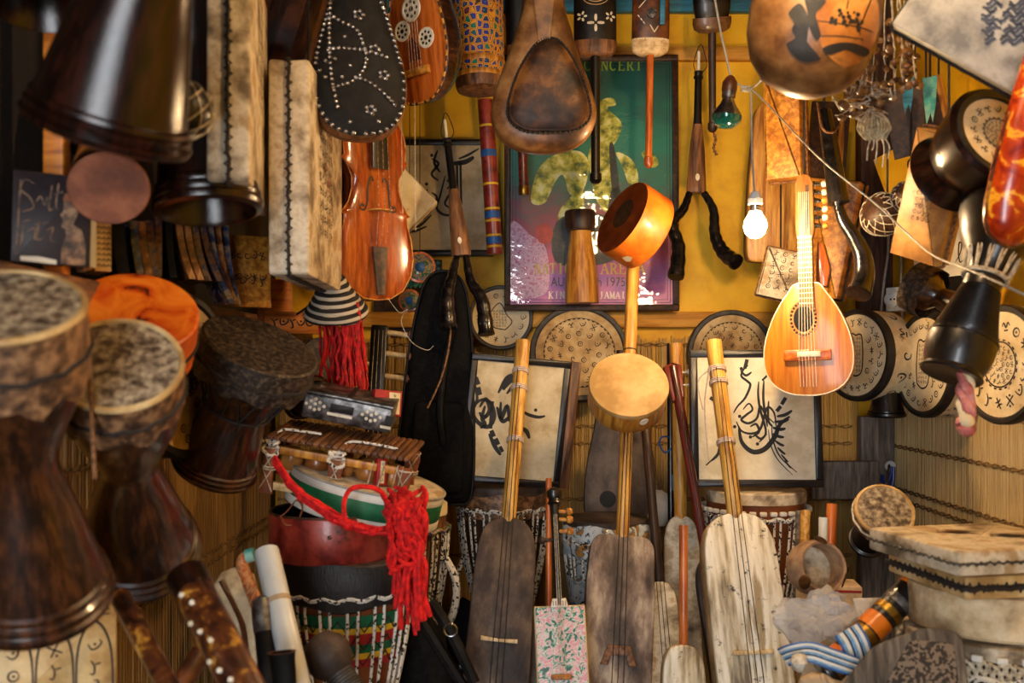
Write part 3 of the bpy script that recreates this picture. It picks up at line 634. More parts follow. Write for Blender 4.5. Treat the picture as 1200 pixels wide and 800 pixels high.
obj('printed_blush', blobs([[(628, 268), (640, 262), (648, 272), (644, 284), (632, 284)]], -.0008), G['print_red'], po_)
def text(s, px, py, h, mat, parent, loc=None, z=-.0006, wscale=1.0, align='CENTER', name='lettering', M=None, size=None):
    cu = bpy.data.curves.new(name, 'FONT'); cu.body = s; cu.align_x = align; cu.align_y = 'CENTER'; cu.size = size or S(h, Yp)*1.38; cu.extrude = .0002; to = bpy.data.objects.new(name, cu); COL.objects.link(to); dg = bpy.context.evaluated_depsgraph_get()
    me = bpy.data.meshes.new_from_object(to.evaluated_get(dg)); bpy.data.objects.remove(to); me.materials.clear()
    o = obj(name, me, mat, parent)
    x, y = loc if loc else L(px, py); o.matrix_basis = (M if M is not None else T(x, y, z)) @ Matrix.Diagonal((wscale, 1, 1, 1)); return o
mk('print_lime', ['#7d9a1c', '#93ad28'], 9, rough=.45, bump=0); mk('print_gold', ['#a8922e', '#c0aa44'], 9, rough=.45, bump=0)
def serif_text(s, px, py, h, wpx, mat, parent, name='lettering'):  # serif capitals drawn as flat strokes: one mesh per word
    A = lambda cx, cy, rx, ry, a0, a1, n=14: [(cx+rx*math.cos(math.radians(a0+(a1-a0)*i/n)), cy+ry*math.sin(math.radians(a0+(a1-a0)*i/n))) for i in range(n+1)]
    F_ = {'C': [(A(.5, .5, .42, .5, 45, 315), 1)], 'O': [(A(.5, .5, .42, .5, 0, 360, 20), 1)], 'N': [([(.15, 0), (.15, 1)], .6), ([(.15, 1), (.85, 0)], 1.2), ([(.85, 0), (.85, 1)], .6)],
          'E': [([(.2, 0), (.2, 1)], 1.2), ([(.2, 1), (.8, 1)], .6), ([(.2, .52), (.65, .52)], .6), ([(.2, 0), (.85, 0)], .6), ([(.8, 1), (.8, .82)], .6), ([(.85, 0), (.85, .2)], .6)],
          'R': [([(.2, 0), (.2, 1)], 1.2), (A(.42, .75, .34, .25, 90, -90, 10), 1), ([(.2, 1), (.45, 1)], .6), ([(.2, .5), (.45, .5)], .6), ([(.45, .5), (.88, 0)], 1.2)],
          'T': [([(.5, 0), (.5, 1)], 1.2), ([(.08, 1), (.92, 1)], .6), ([(.08, 1), (.08, .8)], .6), ([(.92, 1), (.92, .8)], .6)], 'A': [([(.08, 0), (.5, 1)], .6), ([(.5, 1), (.92, 0)], 1.3), ([(.25, .36), (.74, .36)], .6)],
          'I': [([(.5, 0), (.5, 1)], 1.2)], 'L': [([(.22, 0), (.22, 1)], 1.2), ([(.22, 0), (.82, 0)], .6), ([(.82, 0), (.82, .22)], .6)], 'K': [([(.2, 0), (.2, 1)], 1.2), ([(.2, .42), (.82, 1)], .6), ([(.38, .58), (.88, 0)], 1.2)],
          'G': [(A(.5, .5, .42, .5, 45, 340), 1), ([(.86, .05), (.86, .42)], 1.1), ([(.62, .42), (.98, .42)], .6)], 'S': [(A(.5, .74, .28, .26, 40, 270, 10)+A(.5, .25, .32, .25, 90, -140, 10), 1.1)],
          'J': [([(.62, 1), (.62, .2)], 1.2), (A(.42, .18, .2, .2, 0, -140, 8), 1)], 'M': [([(.1, 0), (.1, 1)], .6), ([(.1, 1), (.5, .1)], 1.2), ([(.5, .1), (.9, 1)], .6), ([(.9, 1), (.9, 0)], 1.2)], 'U': [([(.15, 1), (.15, .3)]+A(.5, .3, .35, .3, 180, 360, 10)+[(.85, 1)], 1)]}
    SER = {'N': [(.15, 0), (.15, 1), (.85, 1)], 'R': [(.2, 0), (.2, 1), (.88, 0)], 'T': [(.5, 0)], 'A': [(.08, 0), (.92, 0)], 'I': [(.5, 0), (.5, 1)], 'L': [(.22, 1)], 'K': [(.2, 0), (.2, 1), (.82, 1), (.88, 0)], 'J': [(.62, 1)], 'M': [(.1, 0), (.9, 0), (.1, 1), (.9, 1)], 'E': [(.2, 0), (.2, 1)], 'U': [(.15, 1), (.85, 1)]}
    x0, y0 = L(px, py); hh = S(h, Yp); cw = S(wpx, Yp)/len(s); m = MB(); f = flat(-.0007); w = hh*.13
    for i, ch in enumerate(s):
        if ch not in F_: continue
        k = .62 if ch == 'I' else 1; q = lambda p: Vector((x0+cw*(i+.08+.84*(.5+(p[0]-.5)*k)), y0-hh/2+hh*p[1], 0))
        for pts, ww in F_[ch]: m.ribbon([q(p) for p in pts], w*ww, f, False)
        for p in SER.get(ch, []): c = q(p); m.ribbon([c+Vector((-w*1.1, 0, 0)), c+Vector((w*1.1, 0, 0))], w*.45, f, False)
    return obj(name, m, mat, parent)
serif_text('CONCERT', 684, 75, 12, 70, G['print_lime'], po_)
serif_text('NATIONAL', 626, 315, 12, 70, G['print_gold'], po_); serif_text('ARENA', 703, 315, 12, 53, G['print_gold'], po_)
text('AUG', 658, 331, 11, G['print_dark'], po_, wscale=.8); text('th 1975', 714, 331, 11, G['print_dark'], po_, wscale=.8)
serif_text('KINGSTON', 642, 346, 8, 54, G['bone'], po_); serif_text('JAMAICA', 701, 346, 8, 45, G['bone'], po_)
obj('poster_glass', MB().box((0, 0, .006), (pw-.02, ph-.02, .002)), G['picture_glass'], po_)

# ---- framed calligraphies
def framed(label, c, n, w, h, bar, depth, sheet, cx, cy, Y, strokes, dots=(), roll=0, frame_mat='frame_black', ww=4.5, side=None, sx=1.0):
    th = thing('framed_calligraphy', label, 'picture', face(c, n) @ R(roll))
    for cc, d in (((0, h/2-bar/2, 0), (w, bar, depth)), ((0, -h/2+bar/2, 0), (w, bar, depth)), ((-w/2+bar/2, 0, 0), (bar, h-2*bar, depth)), ((w/2-bar/2, 0, 0), (bar, h-2*bar, depth))):
        obj('frame_bar', MB().box(cc, d, bev=.003), G[frame_mat], th)
    obj('parchment', MB().box((0, 0, depth/2-.008), (w-bar*1.6, h-bar*1.6, .004)), G[sheet], th)
    if side: obj('wooden_edge', MB().box((w/2+side/2+.001, 0, -depth*.2), (side, h, depth*1.2), bev=.002), G['brown_wood_y'], th)
    m = MB(); f = flat(depth/2-.0052); q = lambda p: ((p[0]-cx)*Y/FOC*sx, (cy-p[1])*Y/FOC)
    for st in strokes:
        k = ww
        if isinstance(st, tuple): st, k = st
        stroke(m, [q(p) for p in st], S(k, Y), f)
    for d in dots: m.dot(q(d), S(2.2, Y), f)
    obj('calligraphy', m, G['ink'], th); return th
framed('dim framed calligraphy on the back wall between violin and red striped cane', P(516, 232, 3.605), (0, -1, 0), S(126, 3.56), S(138, 3.56), .022, .03, 'parchment', 516, 232, 3.56,
  [[(506, 186), (514, 192), (506, 204), (514, 212)], [(513, 176), (509, 190), (516, 202)], [(500, 222), (503, 236), (496, 246), (486, 250)], [(506, 226), (512, 232), (506, 246), (496, 258)], [(522, 206), (516, 230), (512, 244), (520, 252), (532, 252), (542, 248)],
   [(524, 222), (530, 216), (534, 222), (526, 230), (522, 240), (532, 246)], [(540, 190), (541, 240)], [(536, 194), (537, 244)], [(531, 196), (534, 238)], ([(528, 192), (545, 190), (556, 184)], 6), [(476, 262), (490, 266), (506, 252)], [(470, 270), (484, 272), (500, 266)], ([(538, 186), (548, 182), (562, 174)], 3)], [(506, 182), (500, 216), (526, 212)], ww=3.2)
framed('large pale calligraphy in a black frame right of centre, above a djembe', P(885, 490, 2.93), (-.03, -1, .10), S(152, 2.93), S(160, 2.93), .022, .035, 'parchment_light', 885, 490, 2.93,
  [[(877, 428), (871, 434), (869, 441), (876, 447), (879, 452), (873, 466), (864, 476), (859, 484)], [(868, 434), (874, 440), (881, 436)], ([(876, 421), (873, 432)], 5), [(889, 447), (888, 462), (890, 480), (896, 506), (888, 518)], [(895, 446), (894, 470), (898, 500)], [(903, 436), (893, 446)],
   [(870, 480), (877, 473), (881, 480), (874, 486), (868, 492), (876, 496), (886, 490), (890, 476), (896, 486), (906, 496)], ([(865, 500), (868, 518), (880, 529), (894, 526), (906, 512), (912, 498), (924, 488)], 6), [(862, 494), (868, 505), (880, 508), (890, 502), (898, 478), (906, 484), (908, 500)], [(900, 470), (899, 492), (904, 500)], [(878, 500), (885, 497), (888, 506), (880, 512)],
   [(882, 508), (890, 514), (897, 508)]] + [([(x, y), (x+dx*.5+1, y+dy*.5+1.5), (x+dx, y+dy)], w_) for x, y, dx, dy, w_ in ((909, 488, 18, -7, 4), (906, 494, 17, -3, 4), (904, 501, 15, 1, 4), (904, 508, 13, 4, 3.6), (906, 516, 11, 6, 3.2), (909, 524, 9, 8, 2.8), (913, 532, 8, 9, 2.4), (917, 539, 7, 9, 2))] + [([(903, 497), (904, 515), (912, 535), (931, 553)], 1.8), ([(899, 503), (901, 520), (909, 538), (926, 556)], 1.4)]
  + [([(832, 466), (838, 470)], 5), ([(838, 472), (843, 478)], 5), ([(920, 466), (915, 474)], 5), ([(914, 476), (909, 482)], 5), ([(832, 540), (840, 532), (842, 522)], 3.5), ([(826, 545), (836, 536)], 2)], [(878, 512), (886, 520), (860, 500), (866, 488), (869, 432)], ww=3.0)
framed('brown calligraphy panel in a black frame behind the lute with a dark body', P(604, 493, 2.99), (.16, -1, -.06), S(118, 2.99), S(150, 2.99), .02, .03, 'parchment', 604, 493, 2.99,
  [[(549, 447), (556, 470), (552, 486), (560, 498), (572, 502), (578, 490), (572, 474), (560, 472), (550, 484)], [(566, 478), (564, 492), (568, 500), (563, 504)], [(574, 472), (575, 504)], [(580, 478), (588, 494), (596, 488)], [(580, 462), (588, 444), (598, 440), (602, 446)], [(574, 510), (582, 524), (590, 534)], ([(548, 512), (556, 504)], 5),
   ([(606, 478), (618, 484), (630, 486), (638, 484)], 4), [(612, 500), (618, 504), (622, 512)], [(596, 486), (602, 474), (604, 456)], [(560, 480), (566, 470), (572, 482), (566, 492), (560, 486)], [(584, 472), (586, 492), (592, 476), (596, 494)], [(546, 474), (550, 488), (548, 500)], ([(576, 506), (580, 513)], 6), ([(582, 515), (586, 522)], 6), ([(588, 524), (592, 530)], 5), ([(552, 446), (556, 454)], 6), ([(556, 457), (559, 466)], 6), ([(586, 456), (592, 447), (600, 443)], 6), ([(590, 462), (597, 452), (604, 449)], 4)], [(626, 478), (586, 456), (568, 490)], ww=5, roll=-.09, side=.03)

# ---- round frame drums on the back wall
bendir('small cream drum with painted lute sign, hung beside the black case', P(587, 372, 3.56), (.03, -1, -.02), S(37, 3.56), .06, 'lute', G['skin_cream'], G['grey_hoop'], 11, False, G['clay_tan'])
bendir('wide tan drum with rings of signs, behind the banjo-like cream drum', P(679, 413, 3.5), (0, -1, .24), S(57, 3.5), .075, 'rings', G['skin_tan'], G['grey_hoop'], 12, True)
bendir('tan drum with ringed writing, peeping over the top of the large pale calligraphy', P(857, 414, 3.575), (0, -1, .02), S(50, 3.575), .06, 'rings', G['skin_tan'], G['grey_hoop'], 13, True)

# ---- wooden pestle shape standing behind the wide tan drum
th = thing('wooden_drum_neck', 'pale turned wooden drum neck with a dark collar in front of the poster', 'drum', axis(P(682, 355, 3.45), (-.02, 0, 1)))
s = S(1, 3.45)
obj('body', MB().lathe([(20*s, 0), (19.5*s, 20*s), (17*s, 48*s), (13.5*s, 74*s), (12.5*s, 86*s)], 28), G['honey_wood'], th)
obj('dark_collar', MB().lathe([(14*s, 84*s), (17.5*s, 85*s), (17*s, 88*s), (18*s, 92*s), (18.3*s, 106*s), (17*s, 108*s), (13*s, 108*s), (12*s, 100*s)], 28), G['dark_wood'], th)
# ---- orange hand drum at the top of the neck
th = thing('hand_drum', 'bright orange shallow drum tipped sideways in front of the poster', 'drum', axis(P(752, 268, 2.93), (-.80, -.38, -.10)))
r = S(47, 2.93)
_m = axis(P(744, 264, 2.93), (-.80, -.40, .42), (0, 0, 1)); th.matrix_basis = _m
t_ = S(40, 2.93)
obj('shell', MB().lathe([(r*.96, -t_*.5), (r, -t_*.45), (r, t_*.42), (r*.97, t_*.5)], 48, cap1=False), G['orange_skin'], th)
obj('drum_skin', MB().lathe([(r*.97, t_*.5), (.0004, t_*.5)], 48), G['orange_face'], th)
obj('dark_patch', MB().lathe([(r*.40, t_*.505), (.0004, t_*.506)], 30, T(r*.1, 0, 0)), G['dark_wood'], th)
obj('worn_patch', MB().blob([(-.012, -.008), (.0, -.016), (.02, -.006), (.014, .008), (-.006, .012)], lambda u, v: ((r+.001)*math.cos(PI+.25+u/r), (r+.001)*math.sin(PI+.25+u/r), v-.0)), G['skin_cream'], th)
# ---- cream drum
cd = thing('hand_drum', 'round cream-topped drum with tan sides in the middle of the scene', 'drum', axis(P(737, 450, 2.68), (.0, -.80, .62)))
r = S(47, 2.68); t_ = .08
obj('shell', MB().lathe([(r*.96, -t_), (r*.99, -t_+.005), (r, -.006), (r*.985, 0)], 56, cap1=False), G['honey_wood'], cd)
obj('drum_skin', MB().lathe([(r*1.005, -.012), (r*1.005, -.003), (r*.985, .001), (.0004, .002)], 56, cap0=False), G['drum_cream'], cd)
obj('rim_hole', MB().lathe([(.013, 0), (.011, .002), (.009, .001), (.0003, .001)], 20, axis((.33*r, -.945*r, -.03), (.33, -.945, 0)) @ Matrix.Diagonal((1, 1, 1, 1))), G['bone'], cd)

# ---- hung lutes along the top
hl = hung_lute('black hanging lute with white petal inlays, its black neck across the poster', P(697, -70, 3.1), P(698, 206, 3.1), S(130, 3.1), S(50, 3.1), .10, G['black_lacquer'], G['black_lacquer'], S(5.6, 3.1), G['brown_wood'], tail=G['black_lacquer'])
mb = MB(); fz = lambda u, v: (u, .055*.55+.0012 if 0 else .0, v)
def inlay_on(th, hw, dep, items, mat, name, y0=.0008):
    m = MB(); f = lambda u, v: (u, dep/2*.55*math.sqrt(max(.02, 1-(u/hw)**2))+y0, v)
    for pts, w in items: m.ribbon(crom([(p[0], p[1], 0) for p in pts], 5) if len(pts) > 2 else [Vector((p[0]+(q[0]-p[0])*i/5, p[1]+(q[1]-p[1])*i/5, 0)) for p, q in [pts] for i in range(6)], w, f, True)
    return obj(name, m, mat, th)
sc_ = S(1, 3.1); zz0 = lambda px, py: ((px-697)*sc_, (py+70)*sc_)
pet = []
for cx, cy, r0 in ((697, 30, 10), (681, 22, 6), (714, 22, 6)):
    for a in range(0, 360, 90 if r0 == 10 else 72):
        q = math.radians(a); pet.append(([zz0(cx+2*math.cos(q), cy+2*math.sin(q)), zz0(cx+r0*math.cos(q), cy+r0*math.sin(q))], .009 if r0 == 10 else .007))
inlay_on(hl, S(25, 3.1), .10, pet, G['bone'], 'petal_inlay')
arc = [([zz0(697+rr*math.cos(math.radians(a)), -8+rr*.9*math.sin(math.radians(a))) for a in (20, 55, 90, 125, 160)], .0025) for rr in (12, 15, 19)]
inlay_on(hl, S(25, 3.1), .10, arc, G['skin_tan'], 'arc_inlay')
hl2 = hung_lute('dark brown leather hanging lute, its red-brown neck over the poster', P(764, -70, 3.1), P(760, 187, 3.1), S(128, 3.1), S(44, 3.1), .09, G['brown_leather'], G['orange_wood'], S(4.2, 3.1), G['pale_wood'], rounded=.1, tail=G['orange_wood'])
zz0 = lambda px, py: ((px-764)*sc_, (py+70)*sc_)
inlay_on(hl2, S(22, 3.1), .09, [([zz0(762, 32), zz0(767, 40)], .003), ([zz0(772, 33), zz0(767, 41)], .003), ([zz0(749, 12), zz0(756, 4)], .003), ([zz0(756, 4), zz0(763, -2)], .003)] + [([zz0(745+i*3.2, 47.2), zz0(746+i*3.2, 49)], .003) for i in range(13)] + [([zz0(748+i*3, 20+i*4), zz0(750+i*3, 23+i*4)], .003) for i in range(3)], G['bone'], 'white_stitching')
obj('round_charm', MB().lathe([(.016, 0), (.015, .004), (.006, .005), (.005, .008), (.0003, .008)], 18, axis((*[0], .027, (19+70)*sc_) if 0 else (0, .027, (19+70)*sc_), (0, 1, 0))), G['silver_tin'], hl2)
obj('blue_strip', MB().box((S(12, 3.1), .03, (8+70)*sc_), (.016, .008, .13), bev=.002), G['paint_blue'], hl2)
hl3 = hung_lute('small round-bodied gourd lute high above the green bulb, neck down the yellow wall', P(834, -40, 3.2), P(835, 146, 3.35), S(68, 3.2), S(45, 3.2), .09, G['black_lacquer'], G['dark_wood'], S(4.6, 3.2), G['calabash'], rounded=1.8, tail=G['dark_wood'])
obj('end_chain', MB().tube(crom([(0, 0, (hl3.matrix_basis.inverted() @ P(836, 152, 3.35)).z), (.01, .004, .545), (.004, 0, .575), (.014, .002, .60)], 7), [.003+.002*(i % 3) for i in range(22)], 5), G['brown_cord'], hl3)
hl4 = hung_lute('narrow patterned hanging lute beside the mosaic drum, its red neck tip under the pear gourd', P(604, -70, 3.35), P(614, 228, 3.4), S(132, 3.35), S(30, 3.35), .08, G['black_lacquer'], G['red_wood_y'], S(6, 3.35), G['brown_wood'], tail=None)
obj('gilt_ferrule', MB().lathe([(.0175, .0), (.0185, .003), (.0185, .028), (.0165, .032), (.001, .032)], 14, T(0, 0, (P(614, 228, 3.4)-P(604, -70, 3.35)).length-.03)), G['brass'], hl4)

# ---- mosaic painted drum
md = thing('painted_drum', 'tall drum covered in gold and blue star mosaic, hung before the yellow wall', 'drum', axis(P(563, 108, 3.0), (-.035, .04, 1)))
s = S(1, 3.0)
obj('body', MB().lathe([(29*s, 18*s), (30*s, 60*s), (31*s, 160*s)], 44, cap0=False), G['mosaic_paint'], md)
obj('gold_band', MB().lathe([(29.6*s, 30*s), (30.1*s, 31*s), (30*s, 36*s), (29.4*s, 37*s)], 44, cap0=False, cap1=False), G['plain_orange'] if 0 else G['honey_wood'], md)
obj('gold_band', MB().lathe([(29.3*s, 14*s), (29.8*s, 15*s), (29.6*s, 19*s), (29*s, 20*s)], 44, cap0=False, cap1=False), G['honey_wood'], md)
obj('wooden_base', MB().lathe([(21*s, 0), (27*s, 2*s), (29*s, 8*s), (29.2*s, 16*s)], 40), G['brown_wood'], md)
# ---- red striped cane
A, B = P(568, 108, 3.38), P(580, 298, 3.38); rc = thing('painted_cane', 'dark red cane with blue and yellow bands, hung beside the poster', 'flute', axis(B, A-B)); Lc = (A-B).length; r = S(9, 3.38); world_cord(rc, [A, Vector((A.x, A.y, ZC))], .003, G['dark_cord'])
obj('tube', MB().lathe([(r*.95, 0), (r, .004), (r, Lc+.3)], 22), G['plain_red'] if 0 else G['red_shell'], rc)
for py in (110, 180, 252, 282):
    z = Lc*(298-py)/190
    obj('blue_band', MB().lathe([(r, z-.012), (r*1.04, z-.011), (r*1.04, z+.011), (r, z+.012)], 22, cap0=False, cap1=False), G['plain_blue'], rc)
for py in (116, 148, 216, 245, 259, 276, 289):
    z = Lc*(298-py)/190
    obj('yellow_band', MB().lathe([(r, z-.004), (r*1.05, z-.0035), (r*1.05, z+.0035), (r, z+.004)], 22, cap0=False, cap1=False), G['plain_yellow'], rc)
# ---- double hornpipes
hornpipe('double hornpipe with two curled black horns on the yellow wall right of the poster', P(819, 60, 3.38), P(816, 226, 3.34), [[P(808, 226, 3.34), P(801, 245, 3.32), P(788, 262, 3.3), P(795, 290, 3.28), P(792, 325, 3.24)], [P(825, 226, 3.34), P(836, 246, 3.32), P(838, 275, 3.3), P(848, 296, 3.28), P(864, 308, 3.24)]], S(23, 3.34))
hornpipe('double hornpipe with brown stock hanging in front of the framed calligraphy and black case', P(521, 140, 3.0), P(541, 300, 2.92), [[P(535, 300, 2.92), P(530, 322, 2.88), P(524, 348, 2.85), P(526, 385, 2.83)], [P(546, 300, 2.92), P(552, 330, 2.90), P(565, 352, 2.88), P(570, 392, 2.86)]], S(23, 2.92))
# ---- bulbs and cables
gb = thing('reflector_bulb', 'green-blue reflector bulb with brown socket hanging unlit left of the lit bulb', 'lamp', axis(P(850, 151, 2.5), (.09, -.05, 1))); s = S(1, 2.5)
obj('glass_front', MB().lathe([(.0004, 0), (8*s, 1*s), (14*s, 5*s), (17.5*s, 11*s), (18*s, 15*s)], 30, cap1=False), G['shell_glass'], gb)
obj('glass_neck', MB().lathe([(18*s, 15*s), (16*s, 19*s), (9.5*s, 28*s), (7*s, 34*s), (6.5*s, 37*s)], 30, cap0=False), G['steel'], gb)
obj('bulb_cap', MB().lathe([(7.5*s, 36*s), (8*s, 37*s), (8*s, 43*s), (7*s, 44*s)], 20), G['silver_tin'], gb)
obj('socket', MB().lathe([(8.5*s, 43*s), (9*s, 46*s), (8.6*s, 54*s), (5*s, 60*s), (2.5*s, 62*s)], 20), G['brown_leather'], gb)
world_cord(gb, [P(857, 92, 2.5), P(845, 40, 2.5), P(827, -60, 2.5), (P(827, 0, 2.5).x-.01, 2.5, ZC)], .0028, G['white_cable'], 'flex')
def bulb(label, p, s, cord):
    th = thing('light_bulb', label, 'lamp', axis(p, (0, 0, 1)))
    obj('glass', MB().lathe([(.0004, -15*s), (6*s, -14*s), (11*s, -9.5*s), (13.5*s, -2*s), (12.5*s, 5*s), (8.5*s, 12*s), (6*s, 17*s)], 20), G['bulb_glow'], th)
    obj('bulb_cap', MB().lathe([(6.2*s, 16*s), (6.6*s, 17*s), (6.6*s, 25*s), (5*s, 26*s)], 18), G['steel'], th)
    obj('socket', MB().lathe([(7*s, 24*s), (8.5*s, 25*s), (8.5*s, 31*s), (7*s, 32*s), (6*s, 37*s), (3*s, 40*s)], 20), G['white_plastic'], th)
    world_cord(th, cord, .0028, G['white_cable'], 'flex'); return th
bulb('lit bare bulb glowing warm white beside the mandolin', P(885, 264, 2.48), S(1, 2.48), [P(884, 226, 2.48), P(881, 170, 2.49), P(880, 106, 2.50)])
bulb('lit bare bulb above the doorway end of the shop, out of the picture', Vector((.42, 1.35, 2.08)), .0026, [(.42, 1.35, 2.18), (.42, 1.35, ZC)])
def cable(label, pts, r, mat='white_cable', name='cable', cat='cable'):
    m = MB().tube(crom(pts, 8), r, 7); o = obj(name, m, G[mat]); o['label'] = label; o['category'] = cat; return o
cable('white cable sagging from the lit bulb over the horn to the right wall', [P(857, 93, 2.5), P(868, 100, 2.5), P(880, 104, 2.5), P(905, 128, 2.47), P(940, 165, 2.42), P(968, 192, 2.36), P(1000, 218, 2.33), P(1030, 242, 2.3), P(1065, 275, 2.25), P(1095, 300, 2.12), P(1140, 318, 1.9), P(1200, 345, 1.75), P(1300, 395, 1.7)], .0021)
cable('short white cable rising from the knot over the lit bulb', [P(880, 104, 2.5), P(890, 96, 2.45), P(903, 80, 2.4), P(915, 50, 2.2), (P(915, 50, 2.2).x, 2.2, ZC)], .003)
o = obj('cable_knot', MB().tube(crom([P(873+5*math.cos(i*1.1), 104+3*math.sin(i*1.7), 2.5) for i in range(9)], 5), .0034, 6), G['white_cable']); o['label'] = 'knotted white flex above the lit bulb'; o['category'] = 'cable'
# ================================================================== LEFT SIDE
CEIL = lambda p: Vector((p[0], p[1], ZC))
def hang(th, p, r=.003, mat='dark_cord', to=None):     # cord from a world point up to the ceiling battens
    p = Vector(p); return world_cord(th, [p, Vector(to) if to else Vector((p.x, p.y, ZC))], r, G[mat])
# ---- foreground goblet drums hung under the shelf
d = darbuka('big blurred goblet drum at the left edge with a mottled fish-skin head', P(0, 357, 1.25), P(42, 702, 1.49), .097, .112, G['mahogany_lacquer'], G['fish_skin'], G['hide_rim'], seed=1, skirt=.22, waist=.50)
hang(d, P(-20, 420, 1.32), to=(XL+.145, 1.3, 1.25))
d = darbuka('goblet drum second from the left edge, pale mottled head tilted to the camera', P(138, 426, 1.48), P(163, 648, 1.84), .090, .112, G['mahogany_lacquer'], G['fish_skin'], G['hide_rim'], seed=2, skirt=.17, waist=.50)
hang(d, P(120, 420, 1.58), to=(XL+.145, 1.6, 1.25))
world_cord(d, [P(105, 440, 1.40), P(108, 500, 1.41), P(111, 560, 1.42)], .003, G['brown_cord'], 'loose_cord')
d = darbuka('orange and black dyed drum behind the pale goblet drum', P(161, 364, 1.74), P(150, 500, 1.93), .100, .06, G['mahogany_lacquer'], G['orange_hide_paint'], G['orange_hide_paint'], seed=3, skirt=.34, fringe=False)
hang(d, P(215, 400, 1.98), to=(XL+.145, 2.0, 1.25))
d = darbuka('brown goblet drum with a dark furry head beside the reed mat', P(306, 404, 2.06), P(250, 550, 2.17), .118, .095, G['mahogany_lacquer'], G['fish_skin_dark'], G['fish_skin_dark'], seed=4, skirt=.24, lace=G['dark_cord'], waist=.55)
hang(d, P(270, 420, 2.12), to=(XL+.145, 2.2, 1.25))
d = darbuka('small goblet drum lying on its side, ringed dark foot toward the balafon', P(310, 415, 2.5), P(362, 468, 2.38), .075, .062, G['dark_lacquer'], G['fish_skin_dark'], seed=5)
d = darbuka('little goblet drum with a fuzzy brown head left of the red tassels', P(378, 424, 2.55), P(335, 440, 2.75), .062, .045, G['dark_lacquer'], G['fish_skin_dark'], seed=6, skirt=.3)
# frame drum hanging flat on the left wall
bendir('narrow-looking black-rimmed frame drum hung edge-on against the left shelf', Vector((-.693, 2.09, zz(440, 2.09))), (.97, -.26, .04), .172, .05, 'loose', G['skin_tan'], G['black_hoop'], 21, False, G['dark_wood'])
# ---- drums hanging from the ceiling, foot rims down
def hung_darbuka(label, foot, head, rf, r, mat, seed, **k):
    d = darbuka(label, head, foot, r, rf, mat, G['fish_skin_dark'], seed=seed, **k); hang(d, head); return d
hung_darbuka('largest glossy brown goblet drum hanging foot down at upper left', P(124, 160, 1.33), P(205, -190, 1.22), .110, .105, G['dark_lacquer'], 7, waist=.60, neck=.55)
hung_darbuka('goblet drum foot cut off by the top left corner', P(50, 14, 1.55), P(40, -250, 1.6), .080, .09, G['dark_lacquer'], 8, waist=.5)
hung_darbuka('dark goblet drum hanging foot down behind the first rectangular skin drum', P(245, 250, 1.80), P(222, -40, 1.86), .098, .10, G['dark_lacquer'], 9, waist=.66, neck=.5)
d = darbuka('drum with a flat reddish clay base turned to the camera above the booklets', P(118, 120, 1.86), P(128, 222, 1.56), .09, .061, G['dark_lacquer'], G['fish_skin_dark'], seed=10, foot_rings=False)
obj('clay_base', MB().lathe([(.061, .003), (.058, -.002), (.04, -.001), (.0003, -.0015)], 36), G['clay'], d); hang(d, P(118, 120, 1.86))
# string-netted ball
nb = thing('netted_rattle', 'small gourd rattle in a white string net beside the large brown drum', 'rattle', axis(P(217, 130, 1.53), (.25, .2, 1))); r = S(33, 1.53)
obj('gourd', MB().lathe([(.001, -r), (r*.5, -r*.87), (r*.86, -r*.5), (r*.97, 0), (r*.86, r*.5), (r*.5, r*.87), (r*.2, r*1.1), (.001, r*1.12)], 24), G['black_lacquer'], nb)
mb = MB(); sp = lambda a, e: (r*1.01*math.cos(a)*math.cos(e), r*1.01*math.sin(a)*math.cos(e), r*1.01*math.sin(e)); rows = [-1.2, -.65, -.1, .45, 1.0]
for i in range(10):
    for k in range(4):
        a0, a1 = 2*PI*(i+.5*(k % 2))/10, 2*PI*(i+.5*((k+1) % 2))/10; a2 = 2*PI*(i-1+.5+.5*((k) % 2))/10 if k % 2 == 0 else 2*PI*(i+1)/10
        for aa in (a1, a2): mb.tube([sp(a0+(aa-a0)*t, rows[k]+(rows[k+1]-rows[k])*t) for t in (0, .33, .67, 1)], .0013, 4)
obj('string_net', mb, G['cord'], nb); hang(nb, P(217, 100, 1.53))
# ---- rectangular skin drums
def box_ink(th, d, z, cols, seed, x0, x1, y0, y1, w, mat='henna_ink', red=None):
    rng = random.Random(seed); m = MB()
    for i in range(cols):
        x = x0+(x1-x0)*(i+.5)/cols; y = y1
        while y > y0:
            put_glyph(m, rng, x, y, w, flat(z)); y -= w*1.02
    obj('painted_script', m, G[mat], th)
t1 = skin_box('rectangular skin drum with black stitching, nearer of the two hung side by side at left', face(Vector((-.527, 1.90, zz(222, 1.7)+.235)), (.985, .17, 0)), (.40, .44, .072), G['skin_worn'], G['dark_cord'], seed=31)
box_ink(t1, .072, .0378, 4, 31, -.02, .06, -.06, .16, .024); hang(t1, (-.527, 1.9, 1.85))
t2 = skin_box('rectangular skin drum with a roped seam, farther of the two hung at left', face(Vector((-.462, 2.215, (zz(320, 2.0)+zz(70, 2.0))/2)), (1, .02, 0)), (.43, .435, .082), G['skin_worn'], G['dark_cord'], seed=32)
box_ink(t2, .082, .0428, 6, 32, -.10, .06, -.13, .12, .028); hang(t2, (-.462, 2.21, 1.7))
mb = MB(); rng = random.Random(5)
for i in range(3): put_glyph(mb, rng, .0+rng.uniform(-.02, .02), .02*i, .03, flat(.0432))
obj('red_sign', mb, G['plain_red'], t2)
